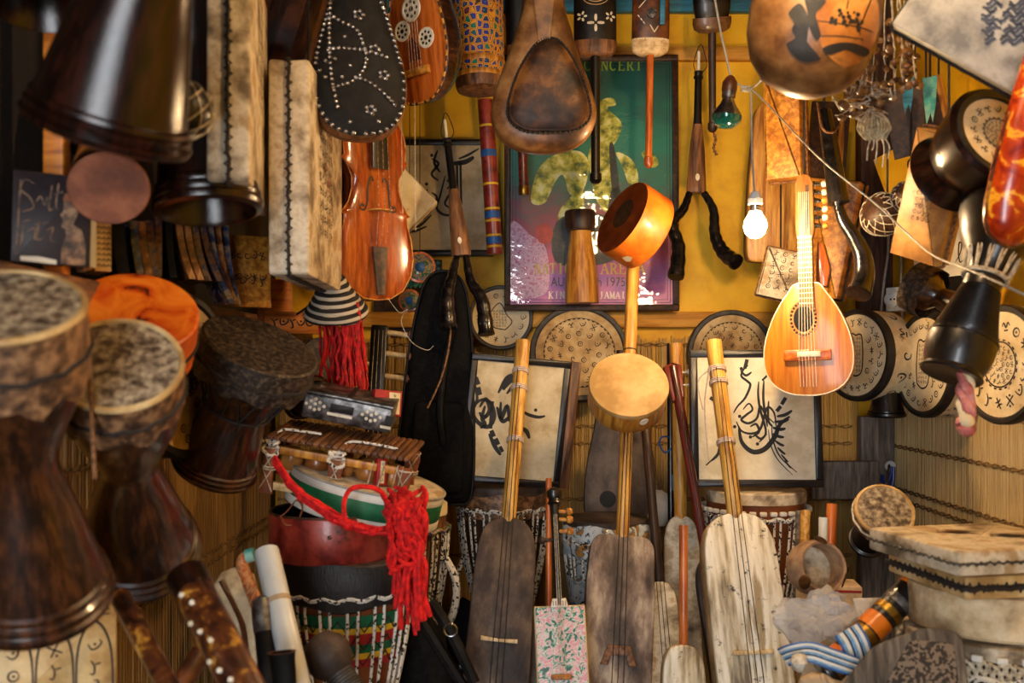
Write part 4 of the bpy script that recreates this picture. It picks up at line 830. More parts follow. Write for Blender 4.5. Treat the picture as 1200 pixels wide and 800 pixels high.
# ---- ribbed bowl back (oud) at the top
ob = thing('hanging_oud', 'ribbed brown bowl back of an oud hanging behind the studded lute', 'lute', axis(P(338, 40, 2.42), (.30, .1, 1), (1, 0, 0)))
out = [(0, -.2), (.07, -.19), (.125, -.12), (.14, -.02), (.12, .1), (.07, .2), (.03, .26)]
n_r = 11
for i in range(n_r):
    a0, a1 = PI*(i/n_r), PI*((i+1)/n_r); rings = []
    for x, y in out:
        x = max(x, .004); rings.append([Vector((x*math.cos(a)*1.0, -x*math.sin(a)*.9, y)) for a in (a0, a0+(a1-a0)*.5, a1)]+[Vector((x*.93*math.cos(a), -x*.93*math.sin(a)*.9, y)) for a in (a1, a0)])
    obj('rib', MB().loft(rings), G['mahogany_lacquer' if i % 2 else 'brown_leather'], ob)
obj('neck', MB().tube([(0, -.02, .25), (0, -.01, .42)], .024, 12), G['dark_wood'], ob); hang(ob, P(338, 40, 2.42)+Vector((.1, 0, .3)))
# ---- studded black leather lute
sr = thing('studded_lute', 'pear-shaped lute faced in black leather with silver studs', 'lute', face(P(420, 58, 2.12), (.30, -1, .06)) @ R(.03)); q = S(1, 2.12)
half = [(0, -104), (22, -101), (40, -88), (50, -66), (53, -40), (50, -12), (42, 22), (33, 54), (25, 84), (19, 110)]
half = [(a*q*1.08, b*q) for a, b in half]; out = smooth_out(half+[(-a, b) for a, b in half[:0:-1]], 5)
obj('body', MB().prism(out, -.055, -.002, .012), G['brown_wood_y'], sr)
obj('body_back', MB().dome(inset(out, .004), .052, .05, 5, T(0, 0, 0) @ Matrix.Diagonal((1, 1, -1, 1))), G['honey_wood_y'], sr)
obj('leather_face', MB().dome(inset(out, .004), -.004, .012, 4), G['black_leather'], sr)
obj('neck', MB().tube([(0, 100*q, -.02), (0, 240*q, -.02)], .022, 12), G['dark_wood'], sr)
stud_me = MB().lathe([(.0056, -.001), (.0050, .002), (.003, .0042), (.0002, .005)], 8).mesh('stud')
_hw = lambda y: max(.02, min([a for a, b in half if abs(b-y) <= 40*q] or [.05], key=lambda a: 0) if 0 else next((h0[0]+(h1[0]-h0[0])*((y-h0[1])/(h1[1]-h0[1]+1e-9)) for h0, h1 in zip(half[:-1], half[1:]) if h0[1] <= y <= h1[1]), .05))
fz = lambda x, y: -.0036+.012*math.sqrt(max(0, 1-max(abs(x)/_hw(y), -y/(108*q))**2))
def stud(x, y, k=1.0): obj('stud', stud_me, G['steel'], sr, T(x*q, y*q, fz(x*q, y*q)) @ Matrix.Scale(k, 4))
io = inset(out, .009); ln = 0
for i in range(len(io)):
    a, b = io[i-1], io[i]; ln += (b-a).length
    if ln > .0108 and b.y > -.20: obj('stud', stud_me, G['steel'], sr, T(b.x, b.y, -.001)); ln = 0
SP = lambda px, py: ((px-420), (58-py))
def line_st(pts, step=5.2):
    c = crom([(*SP(*p), 0) for p in pts], 14); acc = 99
    for a, b in zip(c[:-1], c[1:]):
        acc += (b-a).length
        if acc >= step: stud(b.x, b.y); acc = 0
line_st([(390, -8), (387, 30), (386, 70), (388, 100), (393, 128)]); line_st([(384, 62), (398, 59), (425, 60), (452, 66)]); line_st([(392, 22), (402, 28), (418, 36), (424, 50), (428, 66), (424, 84), (410, 98), (388, 106)])
line_st([(414, 92), (432, 98), (450, 112), (461, 124)])
for cx, cy in ((448, 88), (431, 130), (438, 58), (421, 18)):
    for a in range(0, 360, 72): stud(cx+5*math.cos(math.radians(a))-420, 58-cy-4.5*math.sin(math.radians(a)))
for p in ((404, 45), (409, 79), (374, 86), (407, 145), (440, 143), (381, 75), (392, 72), (399, 93), (380, 94)): stud(*SP(*p))
hang(sr, P(424, -170, 2.12))
# ---- oud with three roses
od = thing('hanging_oud', 'orange-brown oud with three cream rosettes hanging behind the studded lute', 'lute', face(P(487, 40, 2.55), (-.75, -1, -.10)) @ R(.05)); q = S(1, 2.55)
half = [(0, -80), (22, -76), (38, -58), (46, -30), (45, 0), (38, 34), (27, 66), (16, 96), (9, 112)]; half = [(a*q, b*q) for a, b in half]; out = smooth_out(half+[(-a, b) for a, b in half[:0:-1]], 5)
obj('soundboard', MB().prism(out, -.006, 0, .002), G['orange_wood_y'], od); obj('bowl', MB().dome(out, .005, .13, 6, Matrix.Diagonal((1, 1, -1, 1))), G['mahogany_lacquer'], od)
obj('edge_binding', MB().tube([Vector((p.x, p.y, 0)) for p in out], .004, 6, True), G['dark_wood'], od)
dash = MB()
for i in range(0, len(out), 2): dash.tube([Vector((out[i].x, out[i].y, .003)), Vector((out[(i+1) % len(out)].x, out[(i+1) % len(out)].y, .003))], .003, 5)
obj('edge_inlay', dash, G['honey_wood'], od)
for x, y, r in ((-3, 30, 11), (-20, 8, 9), (16, -8, 9)):
    m = T(x*q, y*q, .0008)
    ro = obj('rosette', MB().lathe([(r*q*1.35, 0), (r*q*1.3, .002), (r*q*1.1, .002), (r*q*1.05, .0005), (.0004, .0004)], 24, m), G['bone'], od)
    hm = MB()
    for i in range(8):
        a = 2*PI*i/8; hm.blob([(r*q*(.15*math.cos(a))+r*q*.2*math.cos(a+b_)+r*q*.62*math.cos(a), r*q*.15*math.sin(a)+r*q*.2*math.sin(a+b_)+r*q*.62*math.sin(a)) for b_ in [2*PI*j/7 for j in range(7)]], lambda u, v: m @ Vector((u, v, .0012)))
    hm.dot((0, 0), r*q*.3, lambda u, v: m @ Vector((u, v, .0012)), 10); obj('rosette_piercing', hm, G['ink'], ro)
obj('pick_guard', MB().prism([Vector(p)*q for p in ((-14, -8), (-6, -2), (2, -12), (6, -30), (-12, -30))], 0, .0015), G['red_wood_y'], od)
obj('bridge', MB().box((-2*q, -44*q, .005), (40*q, 9*q, .012), bev=.002), G['honey_wood'], od); obj('neck', MB().tube([(0, 105*q, -.015), (0, 200*q, -.015)], .02, 12), G['dark_wood'], od)
for s_ in range(5): obj('string', MB().tube([((s_-2)*4.4*q, -44*q, .011), ((s_-2)*2.4*q, 200*q, .008)], .0006, 4), G['cord'], od)
hang(od, P(487, -110, 2.55)); world_cord(od, [P(470, 118, 2.5), P(472, 250, 2.5)], .0009, G['cord'], 'loose_string'); world_cord(od, [P(486, 118, 2.5), P(487, 270, 2.5)], .0009, G['cord'], 'loose_string')
# ---- violin
vl = thing('violin', 'brown varnished violin hanging head up behind the skin drums', 'violin', face(P(442, 352, 2.52), (.78, -1, .0)) @ R(.02)); q = S(1, 2.52)
hv = [(0, 0), (16, 2), (31, 12), (41, 30), (44, 50), (42, 72), (38, 88), (37, 98), (41, 101), (38, 104), (32, 114), (28, 130), (28, 142), (32, 154), (36, 160), (39, 163), (36, 167), (37, 180), (35, 196), (28, 210), (16, 219), (0, 222)]
out = [Vector((a*q*1.14, b*q)) for a, b in hv]+[Vector((-a*q*1.14, b*q)) for a, b in hv[-2:0:-1]]
obj('ribs', MB().prism(inset(out, .003), -.052, 0), G['violin_varnish'], vl)
obj('front_plate', MB().prism(out, -.002, .002, .0015).dome(inset(out, .002), .002, .012, 5, c=(0, 105*q)), G['violin_varnish'], vl); obj('back_plate', MB().prism(out, -.056, -.052, .0015), G['violin_varnish'], vl)
obj('edge_binding', MB().tube([Vector((p.x, p.y, .0025)) for p in inset(out, .001)], .0016, 5, True), G['honey_wood'], vl)
for sx in (-1, 1):
    m = MB(); f = lambda u, v: (u, v, .0142); stroke(m, [(sx*(21*q), 112*q), (sx*(24*q), 106*q), (sx*(19*q), 104*q), (sx*15*q, 112*q), (sx*14*q, 126*q), (sx*12*q, 138*q), (sx*8*q, 143*q), (sx*6*q, 138*q)], .005, f, 5); m.dot((sx*20*q, 109*q), .004, f); m.dot((sx*7*q, 139*q), .0035, f); obj('sound_hole', m, G['ink'], vl)
obj('tailpiece', MB().prism([Vector(p)*q for p in ((-5, 6), (5, 6), (10, 62), (-10, 62))], .014, .022, .002), G['dark_wood'], vl)
obj('bridge', MB().prism([Vector(p)*q for p in ((-15, 0), (15, 0), (11, 14), (0, 17), (-11, 14))], -.0015, .0015, 0, axis((0, 104*q, .012), (0, 1, 0), (-1, 0, 0))), G['honey_wood'], vl)
obj('fingerboard', MB().prism([Vector(p)*q for p in ((-11, 152), (11, 152), (8, 320), (-8, 320))], .020, .030, .003), G['black_lacquer'], vl); obj('neck', MB().tube([(0, 214*q, .006), (0, 330*q, .012)], .012, 12), G['violin_varnish'], vl)
for s_ in range(3): obj('string', MB().tube([((s_-1)*6*q, 60*q, .023), ((s_-1)*8*q, 104*q, .045), ((s_-1)*4*q, 320*q, .032)], .0007, 4), G['steel'], vl)
hang(vl, P(452, 25, 2.5))
# ---- cream square drum corner
sd = thing('square_frame_drum', 'cream square drum hung cornerwise behind the violin', 'drum', face(P(462, 236, 3.0), (.05, -1, 0)) @ R(PI/4)); a = S(72, 3.0)
obj('skin_face', MB().box((0, 0, -.012), (a, a, .024), bev=.006), G['skin_cream'], sd); obj('wooden_frame', MB().box((0, 0, -.045), (a*.98, a*.98, .042), bev=.004), G['pale_wood'], sd)
# ---- shelf goods
bx = lambda py, Y: zz(py, Y)
ZS = 1.291
cdm = thing('album_booklet', 'dark album cover with scrawled lettering and a profile, on the shelf', 'booklet', face(P(61, 257, 1.60), (.52, -1, .10)) @ R(-.03)); w, h = S(84, 1.6), S(108, 1.6)
obj('cover', MB().box((0, 0, 0), (w, h, .012), bev=.002), G['paper_brown'], cdm); f = flat(.0066); q = S(1, 1.6)*1.0
L2 = lambda px, py: ((px-61)*q*1.18, (257-py)*q)
mb = MB()
for pts in ([(44, 218), (36, 214), (32, 226), (40, 234), (44, 246), (34, 252)], [(46, 240), (50, 232), (54, 242), (56, 232), (57, 244)], [(60, 218), (58, 246), (62, 244)], [(66, 214), (64, 240), (66, 246)], [(62, 228), (70, 224)],
            [(36, 262), (34, 290), (30, 296)], [(34, 264), (44, 260)], [(38, 276), (46, 270), (46, 284), (50, 272)], [(50, 256), (48, 282), (54, 280)], [(46, 266), (58, 262)], [(56, 272), (62, 268), (60, 282), (66, 284)], [(32, 214), (30, 302)]):
    stroke(mb, [L2(*p) for p in pts], .0024, f, 6)
obj('scrawled_lettering', mb, G['hide_rim'], cdm)
obj('profile_head', MB().blob([L2(*p) for p in ((71, 232), (72, 226), (80, 224), (85, 228), (86, 238), (84, 250), (80, 262), (88, 268), (92, 284), (92, 310), (70, 310), (70, 292), (74, 276), (73, 268), (69, 266), (71, 258), (68, 252), (71, 246))], f), G['hide_rim'], cdm)
obj('profile_cap', MB().blob([L2(*p) for p in ((70, 234), (72, 226), (80, 223), (86, 228), (86, 238), (78, 236))], flat(.0069)), G['plain_brown'], cdm)
obj('white_label', MB().blob([L2(*p) for p in ((34, 304), (50, 303), (66, 306), (66, 311), (34, 309))], flat(.0069)), G['plain_white'], cdm)
def slab(name, label, px, py0, py1, Y, t, dep, mat, cat, lean=0, curl=0.0, group=None, ang=.6, base=None):
    h = S(py1-py0, Y); b = P(px, py1, Y)
    th = thing(name, label, cat, axis(b, (0, 0, 1), (math.cos(ang), math.sin(ang), 0)) @ R(lean, 'Y'), group); rings = []
    for i in range(9):
        v = i/8; off = curl*((1-v)**2)
        rings.append([Vector((x+off, y, v*h)) for x, y in ((-t/2, -dep/2), (t/2, -dep/2), (t/2, dep/2), (-t/2, dep/2))])
    obj('cover', MB().loft(rings, ), mat, th, ang=50)
    obj('pages', MB().loft([[Vector((x+curl*((1-i/8)**2), y, .003+(i/8)*(h-.006))) for x, y in ((-t*.38, -dep/2+.004), (t*.38, -dep/2+.004), (t*.38, dep/2+.0015), (-t*.38, dep/2+.0015))] for i in range(9)]), G['tan_cloth'], th)
    return th
slab('paper_sleeve', 'thin white sleeve with black marks right of the album cover on the shelf', 101, 246, 316, 1.72, .012, .10, G['plain_white'], 'booklet')
t = slab('patterned_box', 'narrow brown case with chevron pattern on the shelf', 114, 248, 320, 1.80, .026, .10, G['skin_tan'], 'box'); mb = MB()
for i in range(11):
    for s_ in (-1, 0, 1): mb.ribbon([Vector((s_*.008-.003, .008+i*.0095, 0)), Vector((s_*.008, .012+i*.0095, 0)), Vector((s_*.008+.003, .008+i*.0095, 0))], .0025, lambda u, v: (u, -.0535, v), False)
obj('chevron_marks', mb, G['henna_ink'], t)
slab('patterned_box', 'black leafy-patterned case next to the chevron case on the shelf', 131, 256, 322, 1.86, .022, .10, G['black_leather'], 'box', curl=.01)
rng = random.Random(77); names = ['booklet_art', 'booklet_warm', 'booklet_blue']
bk = [(150, 262, 324, 1.95, 'booklet_blue', .012), (159, 263, 325, 1.98, 'booklet_warm', .014), (168, 262, 325, 2.0, 'booklet_art', .012), (178, 258, 326, 2.03, 'booklet_art', .0), (190, 258, 327, 2.06, 'black_leather', .01), (201, 250, 328, 2.1, 'booklet_warm', .03), (211, 252, 329, 2.13, 'booklet_warm', .03), (220, 253, 330, 2.16, 'booklet_art', .03), (229, 252, 330, 2.19, 'booklet_art', .04), (238, 255, 356, 2.22, 'booklet_blue', .05), (247, 258, 357, 2.25, 'booklet_warm', .04), (256, 262, 358, 2.28, 'booklet_blue', .03)]
words = ['first', 'second', 'third', 'fourth', 'fifth', 'sixth', 'seventh', 'eighth', 'ninth', 'tenth', 'eleventh', 'twelfth']
for i, (px, a, b, Y, m_, cu) in enumerate(bk):
    slab('curled_booklet', 'curled worn booklet on the left shelf, %s from the black patterned case' % words[i], px, a, min(b, 432-(ZS-EYE)*FOC/Y), Y, .014, .10, G[m_], 'booklet', curl=cu, group='curled booklets on the shelf')
def plaque(label, c, n, w, h, mat, rows, seed, gw, name='inscribed_board'):
    th = thing(name, label, 'board', face(c, n)); obj('board', MB().box((0, 0, 0), (w, h, .012), bev=.002), G[mat], th); rng = random.Random(seed); m = MB()
    for y, n_ in rows:
        for i in range(n_): put_glyph(m, rng, w*(-.40+.8*(i+.5)/n_), y*h, gw, flat(.0068), gw*.14)
    obj('burnt_signs', m, G['henna_ink'], th); return th
plaque('pale wooden board with two rows of burnt signs standing at the shelf end', P(289, 318, 2.36), (.62, -1, .05), S(56, 2.36), S(84, 2.36), 'honey_wood', [(.22, 5), (-.08, 5), (-.14, 4)], 5, .022)
plaque('orange plank with black signs along the shelf edge above the furry drum', P(342, 378, 2.62), (.35, -1, .1), S(64, 2.62), S(26, 2.62), 'orange_plank', [(0, 5)], 8, .03)
plaque('second orange board half hidden behind the roped skin drum', P(322, 352, 2.66), (.4, -1, .1), S(40, 2.66), S(50, 2.66), 'orange_plank', [], 9, .03)
# ---- striped turban-like coil and red tassels
tw = thing('tasselled_cap', 'black and white striped coiled cap with long dark red tassels', 'cap', axis(P(393, 352, 2.45), (0, -.45, 1))); q = S(1, 2.45)
for i in range(6):
    r = (32-4.6*i)*q; mm = MB().tube([(r*math.cos(a), r*math.sin(a), (-14+7.5*i)*q+.003*math.sin(a*3+i)) for a in [2*PI*k/40 for k in range(40)]], 6.0*q, 9, True); obj('coil', mm, G['wrap_stripe'], tw)
obj('cap_top', MB().lathe([(12*q, 22*q), (8*q, 27*q), (.001, 28*q)], 16), G['wrap_stripe'], tw)
def yarn_bundle(parent, starts, length, r, seed, mat, inv, wig=.012, name='yarn_strands', end_knot=True):
    rng = random.Random(seed); mb = MB()
    for s_ in starts:
        p = Vector(s_); pts = [p.copy()]; L_ = length*rng.uniform(.7, 1.08); n = 9
        for i in range(n): p = p+Vector((rng.uniform(-wig, wig), rng.uniform(-wig, wig)*.7, -L_/n)); pts.append(p.copy())
        mb.tube([inv @ v for v in crom(pts, 3)], r, 5)
    return obj(name, mb, G[mat], parent, kind='stuff')
rng = random.Random(3); inv = tw.matrix_basis.inverted()
yarn_bundle(tw, [P(rng.uniform(378, 424), rng.uniform(352, 374), 2.45+rng.uniform(-.03, .05)) for i in range(46)], S(98, 2.45), .0036, 4, 'red_yarn_dark', inv, .006)
hang(tw, P(372, 352, 2.46), to=P(348, 368, 2.60))
# ---- dark stringed neck with pegs behind the tassels
sn = thing('stringed_neck', 'dark instrument neck with wooden pegs in the shadow behind the red tassels', 'lute', axis(P(436, 545, 2.95), (.05, .06, 1), (1, 0, 0)))
hN = S(165, 2.95); obj('neck', MB().box((0, 0, hN/2), (.05, .03, hN), bev=.006), G['black_lacquer'], sn)
for i, (x, z) in enumerate(((1, .64), (1, .80), (1, .95), (-1, .72))):
    pg = obj('peg', MB().tube([(x*.02, -.005, hN*z), (x*.085, -.012, hN*z-.006)], .008, 9), G['pale_wood'], sn)
    obj('peg_head', MB().lathe([(.004, -.012), (.014, -.006), (.016, .004), (.008, .014), (.001, .016)], 12, axis((x*.095, -.013, hN*z-.007), (x, 0, 0))), G['clay'], pg)
for i in range(3): obj('string', MB().tube([(-.015+.015*i, -.017, .02), (-.012+.012*i, -.018, hN*.96)], .0011, 4), G['cord'], sn)
obj('body', MB().lathe([(.11, -.5), (.13, -.4), (.12, -.1), (.06, 0), (.03, .03)], 28, ecc=.5), G['dark_wood'], sn)
for i, (cx, cy, tilt) in enumerate(((492, 313, .4), (480, 352, -.2))):      # small mosaic ornaments under the dim frame
    o = thing('mosaic_disc', ['round mosaic ornament with gold rim under the dim framed calligraphy', 'small blue mosaic ornament beside the violin base'][i], 'ornament', face(P(cx, cy, 3.2), (tilt*.3, -1, 0))); r = S(18-5*i, 3.2)
    obj('rim', MB().lathe([(r, -.012), (r*1.05, -.006), (r, .004), (r*.86, .005)], 28, cap1=False), G['orange_wood'], o); obj('mosaic', MB().lathe([(r*.88, .002), (r*.5, .008), (.0003, .011)], 26), G['dome_tile'], o)
    hang(o, o.matrix_basis @ Vector((0, r, 0)), .0015)
    obj('centre_boss', MB().lathe([(r*.36, .008), (r*.2, .014), (.0003, .016)], 16), G['plain_blue'], o)
o = thing('tiled_panel', 'dark panel with green diamond tiles behind the violin and black case', 'panel', face(P(478, 350, 3.45), (0, -1, 0)) ); w, h = S(84, 3.45), S(96, 3.45); o.matrix_basis = face(P(478, 350, 3.632), (0, -1, 0))
obj('board', MB().box((0, 0, 0), (w, h, .012)), G['dark_wood'], o); me = MB().box((0, 0, .004), (.0125, .0125, .008), R(PI/4), bev=.002).mesh('tile')
for i in range(15):
    for j in range(9):
        x, y = -w/2+.02+i*.0165+(j % 2)*.008, h/2-.012-j*.0105
        if x < w/2-.01: obj('tile', me, G['plain_green' if (i+j) % 3 else 'teal_paint'], o, T(x, y, .006))
# ---- black gig bag
gb_ = thing('gig_bag', 'black cloth instrument case standing upright left of centre', 'case', face(P(508, 590, 2.93), (.10, -1, .02)) @ R(-.05)); q = S(1, 2.93)
half = [(30, 0), (40, 3), (44, 14), (45, 50), (42, 110), (37, 180), (30, 230), (24, 256), (14, 270), (0, 274)]; out = smooth_out([(a*q, b*q) for a, b in half]+[(-a*q*1.0, b*q) for a, b in half[-2::-1]], 4)
obj('case_body', MB().prism(out, -.13, 0, .02).jitter(.004, 9), G['black_cloth'], gb_); obj('piping', MB().tube([Vector((p.x, p.y, -.012)) for p in inset(out, -.001)], .004, 6, True), G['black_leather'], gb_)
obj('pocket', MB().prism([Vector(p)*q for p in ((-33, 12), (33, 12), (30, 120), (-28, 120))], -.004, .014, .01, corner=.02).jitter(.003, 12, 3), G['black_cloth'], gb_)
obj('carry_strap', MB().tube(crom([(12*q, 205*q, .003), (4*q, 160*q, .03), (2*q, 110*q, .022), (8*q, 70*q, .016)], 6), .011, 8), G['black_leather'], gb_)
world_cord(gb_, crom([P(527, 330, 2.86), P(528, 390, 2.85), P(518, 440, 2.85), P(501, 478, 2.86)], 6), .0028, G['brown_cord'], 'hanging_thong')
world_cord(gb_, crom([P(455, 350, 2.8), P(468, 366, 2.8), P(478, 362, 2.8), P(470, 376, 2.8), P(482, 400, 2.8), P(500, 410, 2.84), P(508, 405, 2.85)], 6), .0009, G['cord'], 'loose_string')
# ---- bottom left
def rod(name, label, cat, a, b, r, mat, cap=None, r1=None):
    a, b = Vector(a), Vector(b); th = thing(name, label, cat, axis(b, a-b)); L_ = (a-b).length; r1 = r1 or r
    obj('tube', MB().lathe([(r1*.96, 0), (r1, .004), ((r+r1)/2, L_*.5), (r, L_-.004), (r*.94, L_)], 22, wob=0), mat, th)
    if cap: obj('end_cap', MB().lathe([(r*1.02, L_-.04), (r*1.06, L_-.035), (r*1.06, L_+.001), (r*.9, L_+.004), (.0004, L_+.004)], 20, cap0=False), cap, th)
    return th
def rod2(*a, **k): return rod(*a, **k)
rd = rod('rain_stick', 'thin carved brown and gilt stick, leftmost of the two at lower left', 'stick', P(140, 698, 1.62), P(222, 850, 1.45), .0165, G['carved_gilt'])
obj('end_hole', MB().lathe([(.008, 0), (.0003, .0005)], 12, T(0, 0, (P(140, 698, 1.62)-P(222, 850, 1.45)).length+.0005)), G['ink'], rd)
rd = rod('rain_stick', 'thick carved brown stick with gilt openwork and pegs at lower left', 'stick', P(218, 674, 1.62), P(318, 870, 1.42), .031, G['carved_gilt'], G['dark_lacquer']); L_ = (P(218, 674, 1.62)-P(318, 870, 1.42)).length
for i in range(12): a = PI+.9+.35*math.sin(i*2.1); obj('peg', MB().lathe([(.0045, 0), (.004, .004), (.0003, .0055)], 9, axis((.0305*math.cos(a), .0305*math.sin(a), L_-.05-i*.026), (math.cos(a), math.sin(a), 0))), G['bone'], rd)
rod('wooden_stick', 'short dark stick lying low behind the carved sticks', 'stick', P(236, 764, 1.75), P(205, 812, 1.7), .018, G['brown_leather'])
pn = thing('sign_board', 'cream panel painted with arched signs under the big drum at lower left', 'panel', face(P(40, 800, 1.62), (.5, -1, .12))); w = S(180, 1.62)
obj('board', MB().box((0, 0, 0), (w, .24, .02), bev=.004), G['skin_tan'], pn); mb = MB(); f = flat(.0108); rng = random.Random(9)
for cx in (-.09, -.03, .03, .09):
    stroke(mb, [(cx-.026, -.1), (cx-.026, .04), (cx, .09), (cx+.026, .04), (cx+.026, -.1)], .004, f)
    for i in range(4): put_glyph(mb, rng, cx, .05-.034*i, .026, f)
for y in (.1, .108): mb.ribbon([Vector((-w/2+.01, y, 0)), Vector((w/2-.01, y, 0))], .002, f, False)
obj('painted_signs', mb, G['henna_ink'], pn)
hp = thing('hide_roll', 'folded pale hide with brown patches leaning on the left mat', 'hide', axis(P(290, 760, 2.05), (-.28, .1, 1)))
obj('hide', MB().lathe([(.03, -.12), (.055, -.08), (.06, 0), (.058, .08), (.045, .14), (.02, .165), (.002, .168)], 18, ecc=.55).jitter(.012, 11, 2), G['hide_pale'], hp); obj('dark_seam', MB().tube(crom([(-.01, -.034, .15), (.012, -.04, .06), (.006, -.038, -.02), (.02, -.036, -.1)], 5), .005, 6), G['brown_leather'], hp)
cn = thing('painted_cane', 'orange patterned cane with a bent end and teal tip beside the white tube', 'cane', axis(P(350, 850, 1.98), P(284, 660, 2.08)-P(350, 850, 1.98))); inv = cn.matrix_basis.inverted()
obj('shaft', MB().tube([inv @ v for v in crom([P(350, 850, 1.98), P(318, 760, 2.0), P(300, 705, 2.03), P(286, 670, 2.06), P(285, 656, 2.07), P(294, 651, 2.07)], 6)], .0135, 14), G['cane_paint'], cn)
obj('teal_tip', MB().tube([inv @ P(289, 652, 2.07), inv @ P(298, 649, 2.07)], .0146, 12), G['teal_paint'], cn)
rod('plastic_tube', 'white plastic pipe leaning at lower left before the striped djembe', 'pipe', P(312, 645, 1.98), P(362, 860, 1.78), .0245, G['white_plastic'])
obj_t = bpy.data.objects['plastic_tube']; L_ = (P(312, 645, 1.98)-P(362, 860, 1.78)).length
obj('pipe_mouth', MB().lathe([(.0235, L_+.0002), (.0205, L_+.0004), (.020, L_-.03)], 22, cap0=False), G['white_plastic'], obj_t); obj('brown_tape', MB().lathe([(.0246, L_-.118), (.0249, L_-.117), (.0249, L_-.108), (.0246, L_-.107)], 22, cap0=False, cap1=False), G['tan_cloth'], obj_t)
rd = rod('wrapped_stick', 'black stick with a white plastic-wrapped grey end leaning left of the pipe', 'stick', P(308, 720, 1.9), P(322, 870, 1.8), .0185, G['black_leather'])
obj('plastic_wrap', MB().lathe([(.0195, .20), (.021, .22), (.021, .245), (.019, .262), (.008, .27), (.001, .271)], 16, cap0=False).jitter(.0015, 30), G['case_plastic'] if 0 else G['silver_tin'], rd)
th = thing('leather_sheath', 'short flat black leather sheath at the foot of the white pipe', 'sheath', axis(P(335, 812, 1.76), (-.10, 0, 1))); obj('sheath', MB().lathe([(.02, 0), (.021, .03), (.024, .07), (.0245, .073), (.02, .073), (.018, .05)], 20, ecc=.45, cap1=False), G['black_leather'], th); obj('rim', MB().tube([(.0245*math.cos(a), .011*math.sin(a), .073) for a in [2*PI*k/24 for k in range(24)]], .0012, 5, True), G['brown_leather'], th)
gd = thing('gourd_rattle', 'round brown gourd rattle with a bound neck in front of the striped djembe', 'rattle', axis(P(384, 768, 1.98), (.62, -.3, -.75), (1, 0, 0))); r = S(29, 1.98)
obj('gourd', MB().lathe([(.001, -r), (r*.55, -r*.84), (r*.9, -r*.42), (r, 0), (r*.88, r*.48), (r*.62, r*.8), (r*.5, r*.95)], 30), G['clay_tan'] if 0 else G['skin_dark'], gd)
for i in range(7): obj('binding', MB().tube([(r*.5*math.cos(a), r*.5*math.sin(a), r*.9+i*.0062) for a in [2*PI*k/24 for k in range(24)]], .0036, 6, True), G['grey_hoop'], gd)
obj('handle', MB().lathe([(r*.46, r*.9), (r*.46, r*1.9)], 18), G['dark_wood'], gd)
# ================================================================== CENTRE: leaning lutes and djembes
def PFl(px, Y): return Vector(((px-605)/FOC*Y, Y, 0.0))
def lute_px(label, top, bot, body_top_py, px_w, depth, skin, side, neck_mat, neck_px, **k):
    """top=(px,py,Y) end of neck; bot=(px,Y) where the axis meets the floor"""
    t, b = P(*top), PFl(*bot); n = (t-b).length; lo, hi = 0.0, 1.0
    for _ in range(40):
        m = (lo+hi)/2; p = b.lerp(t, m); py = 432-(p.z-EYE)*FOC/p.y
        if py > body_top_py: lo = m
        else: hi = m
    p = b.lerp(t, lo); bl = n*lo
    return guembri(label, b, t, S(px_w, p.y), bl, n-bl, depth, G[skin], G[side], G[neck_mat], neck_r=S(neck_px, (p.y+t.y)/2)/2, **k)
lute_px('big three-string lute with a dark brown skin front, in front of the brown calligraphy', (613, 398, 2.83), (566, 2.42), 606, 74, .085, 'skin_brown', 'dark_wood_y', 'bamboo', 16.5, bridge=(.60, .095, .014, 'flat'), bindings=[1.21, 1.16, 1.01], waist=1.0, bw_top=.93, taper=.98)
lute_px('tall long-necked lute with a mottled mauve-brown skin, standing in the very centre', (743, 300, 2.95), (716, 2.44), 627, 78, .085, 'skin_mauve', 'dark_wood_y', 'honey_wood_y', 15, bridge=(.58, .095, .05, 'trap'), bindings=[1.05], waist=.98, bw_top=.97, sq=True)
obj('tie_cord', MB().tube([(0+.017*math.cos(a), 1.28, -.012+.017*math.sin(a)) for a in [2*PI*i/16 for i in range(16)]], .003, 5, True), G['dark_cord'], bpy.data.objects['skin_covered_lute.001'])
lute_px('large lute with a white and brown cowhide front and thick bamboo neck', (837, 398, 2.72), (912, 2.36), 601, 86, .10, 'skin_cow', 'skin_tan', 'bamboo', 18, bridge=(.57, .10, .014, 'flat'), bindings=[1.20, 1.165, 1.0], waist=1.0, bw_top=.95)
for pts in ([P(832, 428, 2.68), P(826, 470, 2.7), P(828, 510, 2.7), P(831, 540, 2.7)], [P(834, 432, 2.68), P(842, 480, 2.7), P(845, 520, 2.7), P(846, 542, 2.7)], [P(830, 434, 2.69), P(818, 448, 2.7), P(824, 480, 2.7)]):
    world_cord(bpy.data.objects['skin_covered_lute.002'], crom(pts, 5), .0022, G['pink_cord'], 'loose_tie')
lute_px('slim lute with a tan skin front, right of the central lute', (757, 498, 3.0), (796, 2.60), 681, 41, .07, 'skin_worn', 'brown_wood_y', 'dark_wood_y', 11, bridge=None, strings=3, bw_top=.9, waist=1.0)
lute_px('small white-fronted lute with a plain orange-brown stick neck at the bottom', (802, 615, 2.43), (802, 2.26), 756, 53, .06, 'skin_cow', 'skin_tan', 'orange_wood_y', 10, strings=0, bridge=None, bw_top=.9)
lute_px('dark grey slab lute with a thin red-brown neck and pegs, leaning behind the cowhide lute', (789, 428, 2.98), (880, 2.60), 655, 36, .05, 'skin_dark', 'dark_wood_y', 'red_wood_y', 11, strings=2, bridge=None, bw_top=.9)
hs = bpy.data.objects['skin_covered_lute.005']; y1 = max(v.co.y for v in [c for c in hs.children if c.name.startswith('neck')][0].data.vertices)
